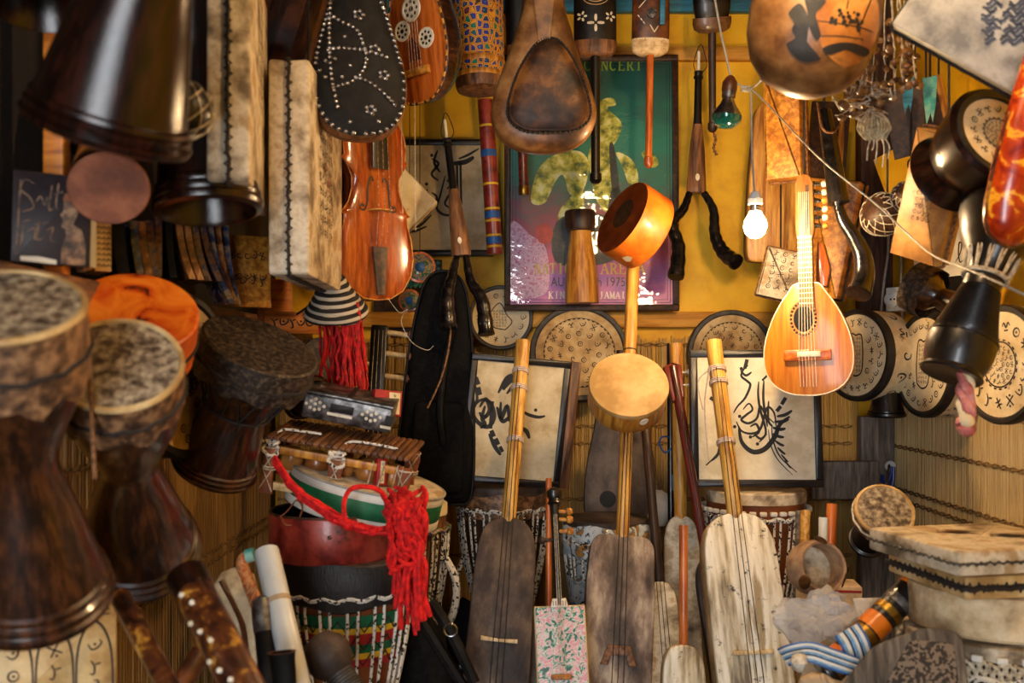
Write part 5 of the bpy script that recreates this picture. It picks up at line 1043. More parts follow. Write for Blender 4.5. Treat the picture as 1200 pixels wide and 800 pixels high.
obj('headstock', MB().prism([(-.02, y1-.11), (.018, y1-.10), (.026, y1), (.0, y1+.012), (-.03, y1)], -.03, -.004, .004), G['red_wood_y'], hs)
for i, (x, y) in enumerate(((-1, -.03), (1, -.02), (-1, -.07), (1, -.06))): pg = obj('peg', MB().lathe([(.003, 0), (.003, .018), (.008, .02), (.009, .028), (.005, .033), (.0003, .034)], 10, axis((x*.022, y1+y, -.016), (x, 0, 0))), G['bone'], hs)
lute_px('pale grey weathered lute with a thick round neck, behind the slim tan lute', (793, 402, 3.12), (806, 2.92), 604, 42, .05, 'skin_worn', 'grey_wood', 'honey_wood_y', 15, strings=0, bridge=None, bw_top=.95)
# dark grey lute standing on the patterned djembe behind the central neck
gl = guembri('dark grey lute with a round hole, standing behind the central bamboo neck', P(722, 607, 3.12), P(728, 412, 3.2), S(76, 3.12), S(140, 3.12), S(60, 3.12), .05, G['skin_dark'], G['dark_wood_y'], G['dark_wood_y'], strings=0, hole=(-.028, .058, .026), bw_top=.72, waist=.92)
# floral box guitar
fg = thing('box_guitar', 'small flower-printed box guitar with a black neck at the bottom', 'guitar', None or axis(PFl(672, 2.28)+Vector((0, 0, .16)), (0, 0, 1)))
tpt = P(649, 576, 2.52); bpt = PFl(668, 2.26)+Vector((0, 0, .12)); y = (tpt-bpt).normalized(); z = Vector((0, -1, .12)); z = (z-y*z.dot(y)).normalized(); x = y.cross(z); M = Matrix((x, y, z)).transposed().to_4x4(); M.translation = bpt; fg.matrix_basis = M
Lg = (tpt-bpt).length; w = S(62, 2.36); hb = Lg*.60
for _ in range(30):
    p = bpt+y*hb; py = 432-(p.z-EYE)*FOC/p.y; hb += (py-709)*.0006
obj('box_body', MB().box((0, hb/2, -.03), (w, hb, .06), bev=.004), G['pale_wood'], fg); obj('flower_print', MB().box((0, hb/2, .001), (w-.008, hb-.008, .003)), G['floral_print'], fg)
obj('fret_socket', MB().prism([(-.022, hb-.006), (.022, hb-.006), (.017, hb+.016), (-.017, hb+.016)], -.012, .01, .003), G['bone'], fg)
fm = MB()
for i in range(6): fm.box((-.015+.006*i, hb+.004, .0105), (.002, .012, .001))
obj('socket_carving', fm, G['plain_brown'], fg)
obj('neck', MB().tube([(0, hb, 0), (0, Lg*.85, .0), (0, Lg-.03, 0)], [.011, .0105, .0125], 12), G['black_lacquer'], fg); obj('finial', MB().lathe([(.012, Lg-.035), (.018, Lg-.03), (.014, Lg-.02), (.019, Lg-.012), (.02, Lg), (.013, Lg+.008), (.001, Lg+.012)], 18, R(-PI/2, 'X')), G['black_lacquer'], fg)
for i, (x_, dy) in enumerate(((1, .07), (1, .10), (-1, .12), (1, .05))):
    pg = obj('peg', MB().tube([(0, Lg-dy, 0), (x_*.028, Lg-dy-.003, .004)], .005, 8), G['dark_wood'] if x_ < 0 else G['honey_wood'], fg); obj('peg_head', MB().lathe([(.004, 0), (.009, .003), (.01, .01), (.006, .016), (.001, .017)], 12, axis((x_*.028, Lg-dy-.003, .004), (x_, 0, .1))), G['dark_wood'] if x_ < 0 else G['honey_wood'], pg)
obj('bridge', MB().box((-.004, hb-S(80, 2.36)-.006, .012), (.05, .012, .02), bev=.004), G['honey_wood'], fg)
for i in (-1, 0, 1): obj('string', MB().tube([(i*.008, hb-S(80, 2.36), .022), (i*.005, hb+.01, .014), (i*.004, Lg-.06, .013)], .0008, 4), G['cord'], fg)
# odd sticks
rod('wooden_stick', 'orange-brown stick standing behind the flower-printed box guitar', 'stick', P(643, 560, 2.78), PFl(643, 2.66), .0085, G['orange_wood'])
rod('black_pole', 'thin black pole with a blue ribbon between the cream drum and pale calligraphy', 'pole', P(785, 402, 3.22), PFl(788, 3.16), .0105, G['black_lacquer'])
world_cord(bpy.data.objects['black_pole'], crom([P(785, 512, 3.19), P(776, 512, 3.18), P(773, 520, 3.18), P(779, 530, 3.18), P(786, 526, 3.19)], 6), .003, G['plain_blue'], 'blue_ribbon'); world_cord(bpy.data.objects['black_pole'], [P(788, 556, 3.185), P(789, 574, 3.185)], .003, G['plain_blue'], 'blue_ribbon')
hd = thing('wooden_lute_body', 'pale grey slab end standing beside the brown lute, left of the flower box', 'lute', axis(PFl(622, 2.64), P(624, 720, 2.66)-PFl(622, 2.64))); hh = (P(624, 720, 2.66)-PFl(622, 2.64)).length
obj('body', MB().prism([(-.03, 0), (.03, 0), (.03, hh-.03), (.012, hh), (-.018, hh-.004), (-.03, hh-.04)], -.02, .02, .004, R(PI/2, 'X')), G['grey_wood'], hd); obj('skin_front', MB().prism([(-.027, .01), (.027, .01), (.027, hh-.035), (.01, hh-.008), (-.016, hh-.012), (-.027, hh-.045)], .019, .022, .001, R(PI/2, 'X')), G['skin_dark'], hd)
# ---- djembes
def dj(label, px, py_rim, Y, r_px, shell, skin, rope, n, h=None, **k):
    zt = zz(py_rim, Y); c = P(px, py_rim, Y); return djembe(label, (c.x, Y), zt, S(r_px, Y), h or zt, G[shell], G[skin], G[rope], n, **k)
d1 = dj('djembe with black and white speckled ropes behind the dark brown lute', 590, 566, 3.12, 53, 'dark_wood', 'skin_dark', 'check_rope', 34, collar=G['hide_rim'], h=.72)
rope_handle(d1, [(-.12, -.02, .5), (-.15, -.03, .4), (-.12, -.02, .3)], .008, G['check_rope'])
d2 = dj('djembe with a thick rope handle, partly hidden by red yarn', 478, 588, 2.72, 47, 'brown_wood', 'skin_cream', 'check_rope', 36, collar=G['rust_hide'] if 0 else None, h=.70, hoop=G['dome_tile'])
rope_handle(d2, [(.105, -.06, .56), (.135, -.07, .50), (.130, -.07, .42), (.10, -.055, .36)], .0105, G['white_rope'])
obj('red_tie', MB().tube(crom([(.02, -.05, .705), (.05, -.07, .708), (.075, -.085, .705)], 5), .008, 6), G['red_yarn'], d2)
d3 = dj('brown djembe with white-flecked ropes under the large pale calligraphy', 885, 572, 2.98, 59, 'plain_brown', 'skin_worn', 'check_rope', 38, h=.74, hoop=G['check_rope'])
bead_me = MB().box((0, 0, 0), (.012, .02, .013), bev=.003).mesh('hoop_bead')
for k in range(34):
    a = 2*PI*k/34; obj('hoop_bead', bead_me, G[('plain_white', 'plain_red', 'plain_white', 'plain_green', 'black_lacquer')[k % 5]], d3, R(a) @ T(S(59, 2.98)*1.05, 0, .74*.925))
d4 = dj('djembe wrapped in blue and cream patterned cloth behind the central lute', 711, 606, 2.98, 50, 'batik_cloth', 'skin_dark', 'check_rope', 30, h=.62)
obj('cloth_collar', MB().lathe([(.115, .50), (.133, .52), (.136, .56), (.131, .60), (.122, .612)], 40, wob=.006, cap0=False, cap1=False), G['batik_cloth'], d4)
obj('cloth_wrap', MB().lathe([(.075, .20), (.10, .30), (.117, .40), (.122, .455)], 40, cap0=False, cap1=False), G['batik_cloth'], d4)
# ---- the big striped djembe with the red shell drum on top
bd = djembe('large djembe with red, yellow and green bands and white ropes at lower left', (P(408, 700, 2.33).x, 2.33), zz(650, 2.33), S(74, 2.33), zz(650, 2.33), G['plain_brown'], G['skin_dark'], G['white_rope'], 30, foot=.6, waist=.46)
H = zz(650, 2.33); rB = S(74, 2.33)
obj('fur_collar', MB().lathe([(rB*.98, H*.862), (rB*1.04, H*.868), (rB*1.06, H*.92), (rB*1.06, H*.97), (rB*1.02, H*1.0)], 48, wob=.006, cap0=False, cap1=False), G['fur_black'], bd)
env = lambda t: (.97-.37*((1-t)**1.6))*rB
for k, (m_, a, b) in enumerate((('plain_green', .78, .87), ('plain_yellow', .735, .78), ('plain_red', .655, .735), ('plain_green', .59, .655), ('plain_yellow', .545, .59), ('plain_red', .48, .545))):
    zA, zB = H*(.47+.43*a), H*(.47+.43*b); pr = [(env(a+(b-a)*q)-.004, zA+(zB-zA)*q) for q in (0, .5, 1)]
    obj('cloth_band', MB().lathe(pr, 44, cap0=False, cap1=False), G[m_], bd)
zg = MB()
for row in (.54, .66, .79):
    n = 44; pts = [(env(row+(.05 if i % 2 else -.04))*math.cos(2*PI*i/n), env(row+(.05 if i % 2 else -.04))*math.sin(2*PI*i/n), H*(.47+.43*(row+(.05 if i % 2 else -.04)))) for i in range(n)]; zg.tube(pts, .0022, 5, True)
obj('zigzag_cord', zg, G['dark_cord'], bd)
rope_handle(bd, [(.075, -.135, H*.62), (.10, -.125, H*.60), (.105, -.115, H*.54), (.095, -.115, H*.42)], .012, G['white_rope'])
rs = thing('open_drum_shell', 'open brick-red drum shell with a black inside, on top of the large striped djembe', 'drum', axis((P(390, 690, 2.34).x, 2.34, H+.002), (.0, -.02, 1))); r = S(73, 2.34); hh = .104
obj('shell', MB().lathe([(r*.98, 0), (r, .004), (r, hh-.004), (r*.985, hh)], 52, cap0=False, cap1=False), G['red_shell'], rs); obj('inside', MB().lathe([(r*.985, hh), (r*.95, hh-.002), (r*.95, .004), (.0005, .003)], 52, cap0=False), G['black_lacquer'], rs)
obj('dark_rim', MB().tube([(r*.975*math.cos(a), r*.975*math.sin(a), hh) for a in [2*PI*i/52 for i in range(52)]], .0035, 6, True), G['dark_wood'], rs); obj('stud', MB().lathe([(.005, 0), (.003, .003), (.0003, .004)], 9, axis((.02, -r, hh*.62), (.1, -1, 0))), G['steel'], rs)
ks = thing('leather_strap', 'brown leather loop strap hanging over the red drum shell rim', 'strap', axis(P(341, 600, 2.22), (0, 0, 1))); q = S(1, 2.22)
pts = crom([(-12*q, 0, -4*q), (-4*q, -.004, -14*q), (8*q, 0, -10*q), (13*q, .004, 6*q), (6*q, .006, 14*q), (-2*q, .004, 4*q), (-10*q, 0, -4*q)], 6); m = MB()
m.loft([[p+Vector((0, s_*.009, t_*.0015)) for s_, t_ in ((-1, -1), (1, -1), (1, 1), (-1, 1))] for p in pts]); obj('strap', m, G['rust_hide'], ks)
# green and white tambourine frame lying tilted
gt = thing('frame_drum', 'wide green and white sided frame drum tilted on the red drum shell', 'drum', axis(P(424, 597, 2.40), (.24, -.05, 1))); r = S(92, 2.36); tt = S(40, 2.36)
for k, (m_, a, b) in enumerate((('plain_white', 0, .24), ('plain_green', .24, .74), ('plain_white', .74, 1.0))):
    obj('band', MB().lathe([(r*(1-.003), tt*a), (r, tt*a+.001), (r, tt*b-.001), (r*.997, tt*b)], 56, cap0=(k == 0), cap1=False), G[m_], gt)
obj('drum_skin', MB().lathe([(r*.997, tt), (r*.97, tt+.003), (.0005, tt+.003)], 52, cap0=False), G['skin_worn'], gt)
obj('piping', MB().tube([(r*1.002*math.cos(a), r*1.002*math.sin(a), tt) for a in [2*PI*i/56 for i in range(56)]], .003, 6, True), G['white_cable'], gt)
# balafon
bf = thing('balafon', 'small wooden balafon tied with white string, on the green sided frame drum', 'xylophone', axis(P(405, 540, 2.34), (.18, -.22, 1), (1, .0, -.18))); q = S(1, 2.34)
bar_me = MB().box((0, 0, 0), (6.6*q, 78*q, 5*q), bev=.003).mesh('wooden_bar'); nb_ = 22
for i in range(nb_):
    o = obj('wooden_bar', bar_me, G['brown_wood_y'], bf, T((-78+7.4*i)*q, (-4+.35*i)*q, (26+.15*(i % 3))*q) @ R(-.10)); 
for y_ in (-30, 28):
    obj('rail', MB().box((-2*q, y_*q, 10*q), (160*q, 6*q, 9*q), bev=.002), G['honey_wood'], bf); obj('rail', MB().box((-2*q, y_*q, -34*q), (166*q, 6*q, 9*q), bev=.002), G['pale_wood'], bf)
for x_ in (-80, -4, 74):
    for y_ in (-36, 34):
        lg = obj('leg', MB().prism([Vector(p)*q for p in ((-8, -42), (8, -42), (6, -20), (9, 4), (8, 16), (-8, 16), (-9, 4), (-6, -20))], -4*q, 4*q, .003, T(x_*q, y_*q, 0) @ R(PI/2, 'X')), G['rust_hide'], bf)
        lm = MB()
        for s_ in (-1, 1): lm.tube([Vector((x_*q+s_*8*q, y_*q-5*q, -38*q)), Vector((x_*q-s_*5*q, y_*q-5.5*q, -12*q)), Vector((x_*q+s_*8*q, y_*q-5*q, 14*q))], .0014, 5)
        for zt in (-12, -9, 14): lm.tube([(x_*q+8.8*q*math.cos(a), y_*q+5.5*q*math.sin(a), zt*q) for a in [2*PI*i/14 for i in range(14)]], .0018, 5, True)
        obj('lashing', lm, G['cord'], lg)
wr = MB()
for (x_, y_) in ((-4, -40), (-80, -40)): wr.tube(crom([Vector((x_+9*math.cos(a*1.3), y_+5*math.sin(a*1.9), 14+8*math.sin(a*.8)))*q for a in range(14)], 4), 2.0*q, 6)
for s_ in (-1, 1): wr.tube(crom([Vector(((-4+s_*0), -38, 20))*q, Vector((4, -20, 30))*q, Vector((30, -14, 31))*q, Vector((60, -16, 31))*q], 5) if s_ > 0 else crom([Vector((-80, -38, 18))*q, Vector((-74, -20, 30))*q, Vector((-50, -14, 31))*q, Vector((-30, -12, 31))*q], 5), .003, 6)
obj('string_wrap', wr, G['white_rope'], bf)
gm = MB().lathe([(.001, -13*q), (9*q, -11*q), (14*q, -4*q), (15*q, 3*q), (12*q, 11*q), (9*q, 14*q)], 18).mesh('gourd_resonator')
for i in range(5): o = obj('gourd_resonator', gm, G['calabash_orange'], bf, T((-62+30*i)*q, -4*q, -8*q))
dm = MB()
for x_ in (38, 50, 66, 72): dm.tube([Vector((x_, -41, 20))*q, Vector((x_-3, -44, -10))*q, Vector((x_+1, -43, -40))*q], .0013, 5)
obj('hanging_string', dm, G['cord'], bf)
# inlaid metal box on the balafon
ib = thing('inlaid_box', 'grey metal-sheathed box with white dot inlays lying on the balafon', 'box', axis(P(409, 492, 2.36), (.20, -.25, 1), (1, .0, -.19))); w, dd, hh = S(104, 2.36), S(46, 2.36), S(30, 2.36)
obj('box_body', MB().box((0, 0, hh/2), (w, dd, hh), bev=.006), G['silver_tin'], ib); obj('lid', MB().box((0, 0, hh+.003), (w*1.01, dd*1.02, .008), bev=.003), G['silver_tin'], ib)
dot_me = MB().lathe([(.0042, 0), (.0036, .0012), (.0003, .0016)], 8).mesh('inlay_dot'); fr = lambda x, z: axis((x*w, -dd/2-.0004, z*hh), (0, -1, 0), (1, 0, 0))
for cx in (-.36, .27):
    for dx, dz in ((0, .2), (-.05, .3), (.05, .3), (-.05, .0), (.05, .0), (.1, .16), (-.1, .15), (0, -.06), (0, .42)): obj('inlay_dot', dot_me, G['bone'], ib, fr(cx+dx, .45+dz*.9))
for i in range(9): obj('inlay_square', MB().box((0, 0, 0), (.0065, .0065, .0016)), G['bone'], ib, fr(-.2+.031*i, .36))
for i in range(5): obj('inlay_square', MB().box((0, 0, 0), (.0065, .0065, .0016)), G['bone'], ib, fr(.40+.022*i, .25))
obj('grip_slot', MB().box((0, 0, 0), (.26*w, .32*hh, .002), bev=.0008), G['ink'], ib, fr(-.06, .62)); obj('side_hole', MB().box((0, 0, 0), (.08*w, .30*hh, .003)), G['ink'], ib, fr(.47, .58)); obj('slot', MB().box((0, 0, 0), (.012, .09, .002)), G['ink'], ib, T(.0, 0, hh+.007))
for c, lab, mats in (((455, 472), 'small red and white bordered box standing on the balafon end', ('plain_red', 'skin_cream')), ((448, 553), 'narrow red and cream bordered panel tucked under the balafon bars', ('plain_red', 'skin_cream'))):
    t = thing('bordered_box', lab, 'box', face(P(c[0], c[1], 2.36 if c[1] < 500 else 2.27), (.55, -1, .1)) @ R(-.1)); w, h = S(34 if c[1] < 500 else 12, 2.36), S(30, 2.36)
    obj('box_body', MB().box((0, 0, -.012), (w, h, .024), bev=.002), G[mats[0]], t); obj('cream_label', MB().box((w*.22 if c[1] < 500 else 0, 0, .001), (w*.4, h*.84, .002)), G[mats[1]], t)
    mb = MB(); rng = random.Random(c[0])
    for i in range(4): put_glyph(mb, rng, w*.22 if c[1] < 500 else 0, h*(-.3+.2*i), .010, flat(.0024))
    obj('label_marks', mb, G['plain_green'], t)
# red yarn pile
ry = thing('red_yarn', 'bright red yarn heaped over the balafon end and hanging down the striped djembe', 'yarn', T(*P(475, 590, 2.22))); inv = ry.matrix_basis.inverted(); rng = random.Random(12)
mb = MB()
for i in range(58):
    x0, y0 = rng.uniform(448, 500), rng.uniform(570, 606); x1 = rng.uniform(460, 496); yl = rng.uniform(640, 745) if i > 14 else rng.uniform(600, 640); Yd = rng.uniform(2.10, 2.2)
    pts = [P(x0, y0, 2.2), P((x0+x1)/2+rng.uniform(-8, 8), y0+14, Yd-.01), P(x1+rng.uniform(-6, 6), (y0+yl)/2-8, Yd), P(x1+rng.uniform(-6, 6), (y0+yl)/2+14, Yd), P(x1+rng.uniform(-9, 9), yl, Yd+.01)]
    mb.tube([inv @ p for p in crom(pts, 4)], rng.uniform(.0042, .0062), 6)
for i in range(9):
    o_ = rng.uniform(-5, 5); pts = [P(322, 540+o_, 2.2), P(345, 572+o_*.9, 2.14), P(378, 598+o_, 2.12), P(415, 617+o_*.8, 2.12), P(450, 622+o_*.6, 2.12), P(478, 612+o_, 2.15)]
    mb.tube([inv @ (p+Vector((0, rng.uniform(-.012, .012), 0))) for p in crom(pts, 5)], .0052, 6)
for i in range(8):
    cx, cy = rng.uniform(462, 490), rng.uniform(600, 660); rr = rng.uniform(8, 17); mb.tube([inv @ P(cx+rr*math.cos(a), cy+rr*1.2*math.sin(a), 2.11+.01*math.sin(a*2+i)) for a in [2*PI*k/16 for k in range(16)]], .005, 6, True)
mb.tube([inv @ p for p in crom([P(405, 612, 2.1), P(403, 590, 2.1), P(410, 574, 2.12), P(425, 570, 2.13), P(442, 573, 2.15), P(452, 582, 2.17)], 6)], .0055, 6)
obj('yarn_strands', mb, G['red_yarn'], ry, kind='stuff')
# black bag below
bg = thing('black_bag', 'limp black shoulder bag with straps on the floor between striped djembe and brown lute', 'bag', axis((P(490, 800, 2.5).x, 2.5, 0), (0, 0, 1))); hz = zz(700, 2.5)
obj('bag_body', MB().lathe([(.09, 0), (.10, .05), (.10, hz*.5), (.07, hz*.85), (.02, hz*.98), (.001, hz)], 20, ecc=.55).jitter(.02, 6, 4), G['black_cloth'], bg)
for pts in ([P(490, 720, 2.36), P(515, 760, 2.33), P(545, 808, 2.32)], [P(505, 705, 2.37), P(530, 745, 2.34), P(556, 800, 2.32)]): world_cord(bg, crom(pts, 6), .014, G['black_leather'], 'shoulder_strap', 8)
obj('buckle', MB().tube([(.015*math.cos(a), .0, .015*math.sin(a)) for a in [2*PI*i/16 for i in range(16)]], .0025, 5, True, T(*(bg.matrix_basis.inverted() @ P(528, 738, 2.325)))), G['steel'], bg)
dbg = thing('dark_bag', 'small dark blue-black cloth bag with clasps behind the brown lute', 'bag', axis((P(545, 800, 2.74).x, 2.74, 0), (0, 0, 1))); hz = zz(698, 2.74)
obj('bag_body', MB().lathe([(.06, 0), (.09, .06), (.085, hz*.6), (.05, hz*.93), (.001, hz)], 18, ecc=.6).jitter(.018, 7, 9), G['black_cloth'], dbg); obj('clasp', MB().box((.0, -.058, hz*.66), (.03, .008, .018), bev=.003), G['steel'], dbg)
pgd = thing('gourd', 'pale round gourd low behind the thin black pole', 'gourd', axis(P(770, 596, 3.34), (.1, 0, 1))); r = S(21, 3.34)
obj('gourd', MB().lathe([(.001, -r), (r*.6, -r*.85), (r, -r*.2), (r*.95, r*.3), (r*.6, r*.85), (r*.2, r*1.05), (.001, r*1.08)], 26), G['plain_white'], pgd); obj('stalk', MB().tube([(0, 0, r), (.005, 0, r*1.4)], .006, 8), G['brown_wood'], pgd)
hang(pgd, P(770, 576, 3.34), .002, 'cord', P(764, 520, 3.60))
# ================================================================== RIGHT SIDE
# ---- pear gourd at the top centre
pg = thing('calabash_lute', 'big pear-shaped calabash lute with a dark leather oval, hanging before the poster', 'lute', face(P(637, 118, 2.55), (.0, -1, -.08))); q = S(1, 2.55)
half = [(0, -60), (26, -57), (48, -46), (60, -28), (62, -8), (54, 22), (43, 50), (34, 78), (27, 100), (22, 128), (20, 150), (19, 200)]; half = [(a*q, b*q) for a, b in half]; out = smooth_out(half+[(-a, b) for a, b in half[:0:-1]], 5)
cen = (0, 0)
obj('body', MB().prism(out, -.06, .0, .014).dome(inset(out, .004), -.002, .03, 5, c=(0, 10*q)).dome(inset(out, .006), .056, .06, 5, Matrix.Diagonal((1, 1, -1, 1)), c=(0, 10*q)), G['calabash'], pg)
pat = [(0, -38), (28, -36), (45, -24), (47, -6), (39, 22), (27, 46), (13, 64), (0, 69)]; pat = [(a*q, b*q) for a, b in pat]; po2 = [p+Vector((6*q, 0)) for p in smooth_out(pat+[(-a, b) for a, b in pat[-2:0:-1]], 5)]
obj('leather_oval', MB().prism(po2, .004, .030, .006).dome(inset(po2, .006), .0295, .010, 4), G['dark_leather_patch'], pg)
st_ = MB(); pp = inset(po2, -.002)
for i in range(0, len(pp)): a, b = pp[i-1], pp[i]; st_.tube([Vector((a.x*.99, a.y*.99, .026)), Vector((b.x*1.01, b.y*1.01, .020))], .003, 5)
obj('stitched_edge', st_, G['dark_cord'], pg); obj('neck_label', MB().box((-2*q, 118*q, .024), (.028, .014, .004)), G['orange_wood'], pg); hang(pg, P(637, -60, 2.55))
# ---- foreground gourd with painted scene
fg_ = thing('painted_gourd', 'huge round gourd with a black palm painted on it, at the top right of centre', 'gourd', axis(P(956, 16, 1.86), (.18, -.05, 1))); q = S(1, 1.86)
obj('gourd', MB().lathe([(.001, -98*q), (20*q, -96*q), (48*q, -84*q), (66*q, -62*q), (75*q, -34*q), (77*q, -4*q), (74*q, 24*q), (64*q, 56*q), (44*q, 88*q), (26*q, 112*q), (18*q, 140*q)], 48, ecc=.8), G['calabash'], fg_)
inv = fg_.matrix_basis.inverted(); GP = [(.001, -98), (20, -96), (48, -84), (66, -62), (75, -34), (77, -4), (74, 24), (64, 56), (44, 88), (26, 112), (18, 140)]
def gr(z):
    z = z/q
    for (r0, z0), (r1, z1) in zip(GP[:-1], GP[1:]):
        if z0 <= z <= z1: return (r0+(r1-r0)*(z-z0)/(z1-z0))*q
    return 0
def on_gourd(px, py, lift=.0012):          # project a drawn point on to the front of the gourd (ellipsoid fit)
    p = inv @ P(px, py, 1.7); cam_l = inv @ Vector((0, 0, EYE)); dr = (p-cam_l).normalized(); A = None
    t = -cam_l.dot(dr)-.16; best = None
    for i in range(160):
        h = cam_l+dr*t; f_ = math.hypot(h.x, h.y/.8)-gr(h.z)
        if best is None or f_ < best[0]: best = (f_, h.copy())
        if f_ <= .0012: break
        t += max(.0006, f_*.6)
    else: h = best[1]
    return h
fO = lambda u, v: on_gourd(u, v)
def sheet(pts, parent, mat, name, lift=1.0, n=14):  # filled region laid on the gourd as a fan of rings
    c = Vector((sum(p[0] for p in pts)/len(pts), sum(p[1] for p in pts)/len(pts))); o_ = smooth_out(pts, 4); rings = []
    for k in (1.0, .75, .5, .25, .02): rings.append([(on_gourd(c.x+(p.x-c.x)*k, c.y+(p.y-c.y)*k)*lift) for p in o_])
    return obj(name, MB().loft(rings, False, True), G[mat], parent)
sheet([(955, 18), (966, -6), (1000, -14), (1024, -4), (1030, 18), (1026, 46), (1012, 68), (994, 78), (978, 72), (962, 52)], fg_, 'calabash_orange', 'skin_window', 1.004)
def ink_blob(pts, l=1.012): return sheet(pts, fg_, 'ink', 'painted_scene', l)
ink_blob([(936, 4), (944, 12), (948, 28), (946, 52), (952, 62), (962, 68), (948, 72), (934, 68), (922, 52), (932, 44), (928, 34), (934, 22), (924, 16)])
ink_blob([(943, -6), (956, -8), (968, 2), (960, 8), (956, 22), (962, 40), (956, 46), (948, 30), (946, 12)]); ink_blob([(964, 56), (980, 50), (1000, 50), (1018, 58), (1012, 66), (990, 58), (972, 64)])
mb = MB(); rng = random.Random(4)
for i in range(34): mb.dot((rng.uniform(970, 1008)+i*.1, 26-rng.uniform(0, 12)*math.sin(i)-.1*i), rng.uniform(1.6, 3.2), lambda u, v: on_gourd(u, v)*1.010)
for pts in ([(956, 24), (980, 27), (1008, 32), (1024, 38)], [(956, 42), (984, 42), (1012, 46)], [(1008, 30), (1016, 10), (1022, -4)], [(992, 10), (996, -8)], [(1006, 34), (1010, 48)]): mb.ribbon(crom([(a, b, 0) for a, b in pts], 6), 1.6, lambda u, v: on_gourd(u, v)*1.010)
obj('painted_lines', mb, G['ink'], fg_, kind='stuff'); hang(fg_, P(965, -120, 1.86))
# ---- big grey square drum top right
n_ = Vector((-.40, -1, -.10)); M0 = face((0, 0, 0), n_) @ R(-.62); w_, t_ = .34, .065
corner = P(1044, 30, 1.85); M = T(*(corner-(M0 @ Vector((-w_/2, -w_/2, .02))))) @ M0
gq = skin_box('large grey-white square skin drum with a blue maze pattern, cut by the top right corner', M, (w_, w_, t_), G['skin_worn'] if 0 else mk('skin_grey', ['#5e5a54', '#85817a', '#9c978e', '#74706a'], 3, rough=.55, spot=('#46413b', 5, .64), bump=.2), G['dark_cord'], seed=41)
def on_plane(M, px, py, z=0.0):            # where a drawn point meets the plane local z of M
    Mi = M.inverted(); c0 = Mi @ Vector((0, 0, EYE)); d0 = (Mi @ P(px, py, 2.0))-c0; t = (z-c0.z)/d0.z; p = c0+d0*t; return (p.x, p.y)
mz = MB(); rng = random.Random(6); f = flat(t_/2+.0028)
for r_ in range(11):
    pts = []; y_ = 1+r_*4.6
    for i in range(9): pts.append((1150+i*8+(r_ % 3)*2-r_*.3+rng.uniform(-1, 1), y_+(3.2 if i % 2 else -1.4)+rng.uniform(-.6, .6)+i*.3))
    pts = [p for p in pts if p[0] > 1148+abs(r_-5)*1.2]; q_ = []
    for i, p in enumerate(pts): q_ += [(p[0]-2.4, p[1]), (p[0]+1.2, p[1]+.2)]
    k0 = rng.randint(4, 8); stroke(mz, [on_plane(M, *p, t_/2) for p in q_[:k0]], .0042, f, 4, False); stroke(mz, [on_plane(M, *p, t_/2) for p in q_[k0+1:]], .0042, f, 4, False)
obj('maze_pattern', mz, G['blue_ink'], gq); hang(gq, P(1150, -60, 1.9))
# ---- seed rattle cluster
sr_ = thing('seed_rattle', 'hanging bunch of strung brown seed shells beside the big painted gourd', 'rattle', T(*P(1035, -40, 2.1))); inv = sr_.matrix_basis.inverted(); rng = random.Random(15)
seed_me = MB().lathe([(.001, -.008), (.007, -.006), (.0105, 0), (.009, .005), (.004, .009), (.001, .010)], 10, ecc=.6).mesh('seed_shell'); sm = MB()
for i in range(17):
    x = rng.uniform(998, 1076); Yd = rng.uniform(2.05, 2.2); yb = 118-abs(x-1020)*.5+rng.uniform(-12, 16); pts = []
    top = P(1035+(x-1035)*.7, -60, Yd); bot = P(x, yb, Yd); pts = [top.lerp(bot, k/9)+Vector((rng.uniform(-.004, .004), 0, 0)) for k in range(10)]; sm.tube([inv @ p for p in pts], .0012, 4)
    nS = 5
    for k in range(nS):
        p = top.lerp(bot, 1-k*.11-.01)+Vector((rng.uniform(-.008, .008), rng.uniform(-.01, .01), 0)); obj('seed_shell', seed_me, G[('calabash', 'brown_wood', 'calabash_orange')[(i+k) % 3]], sr_, T(*(inv @ p)) @ Matrix.Rotation(rng.uniform(0, 3), 4, Vector((rng.random(), rng.random(), rng.random()+.1))))
for i in range(26):
    x, y = rng.uniform(985, 1035), rng.uniform(100, 138); sm.tube([inv @ P(x+rng.uniform(-14, 14), y+rng.uniform(-9, 9), 2.12+rng.uniform(-.03, .03)) for k in range(5)], .0014, 4)
    obj('seed_shell', seed_me, G[('calabash', 'brown_wood')[i % 2]], sr_, T(*(inv @ P(x, y, 2.12+rng.uniform(-.03, .03)))) @ R(rng.uniform(0, 3), 'X'))
obj('strings', sm, G['cord'], sr_, kind='stuff'); hang(sr_, P(1035, -40, 2.1))
tf = thing('fibre_tassel', 'pale fibre tuft with dangling strings under the seed rattle', 'tassel', T(*P(1024, 130, 2.16))); inv = tf.matrix_basis.inverted(); mb = MB(); rng = random.Random(2)
for i in range(60):
    a = rng.uniform(-1, 1); mb.tube([inv @ p for p in crom([P(1022+a*4, 128, 2.16), P(1024+a*17, 138+rng.uniform(0, 6), 2.16+rng.uniform(-.03, .03)), P(1024+a*20, 152, 2.15+rng.uniform(-.02, .02)), P(1026+a*10+rng.uniform(-3, 3), 158+rng.uniform(0, 8), 2.15)], 3)], .0018, 4)
obj('fibres', mb, G['fibre'], tf, kind='stuff'); mb = MB()
for x, l in ((1016, 188), (1026, 192), (1034, 196), (1040, 186), (1022, 176)): mb.tube([inv @ p for p in crom([P(1026, 150, 2.15), P(x+2, 170, 2.15), P(x, l, 2.15)], 4)], .0016, 4)
obj('dangling_strings', mb, G['cord'], tf, kind='stuff'); hang(tf, P(1024, 130, 2.16))
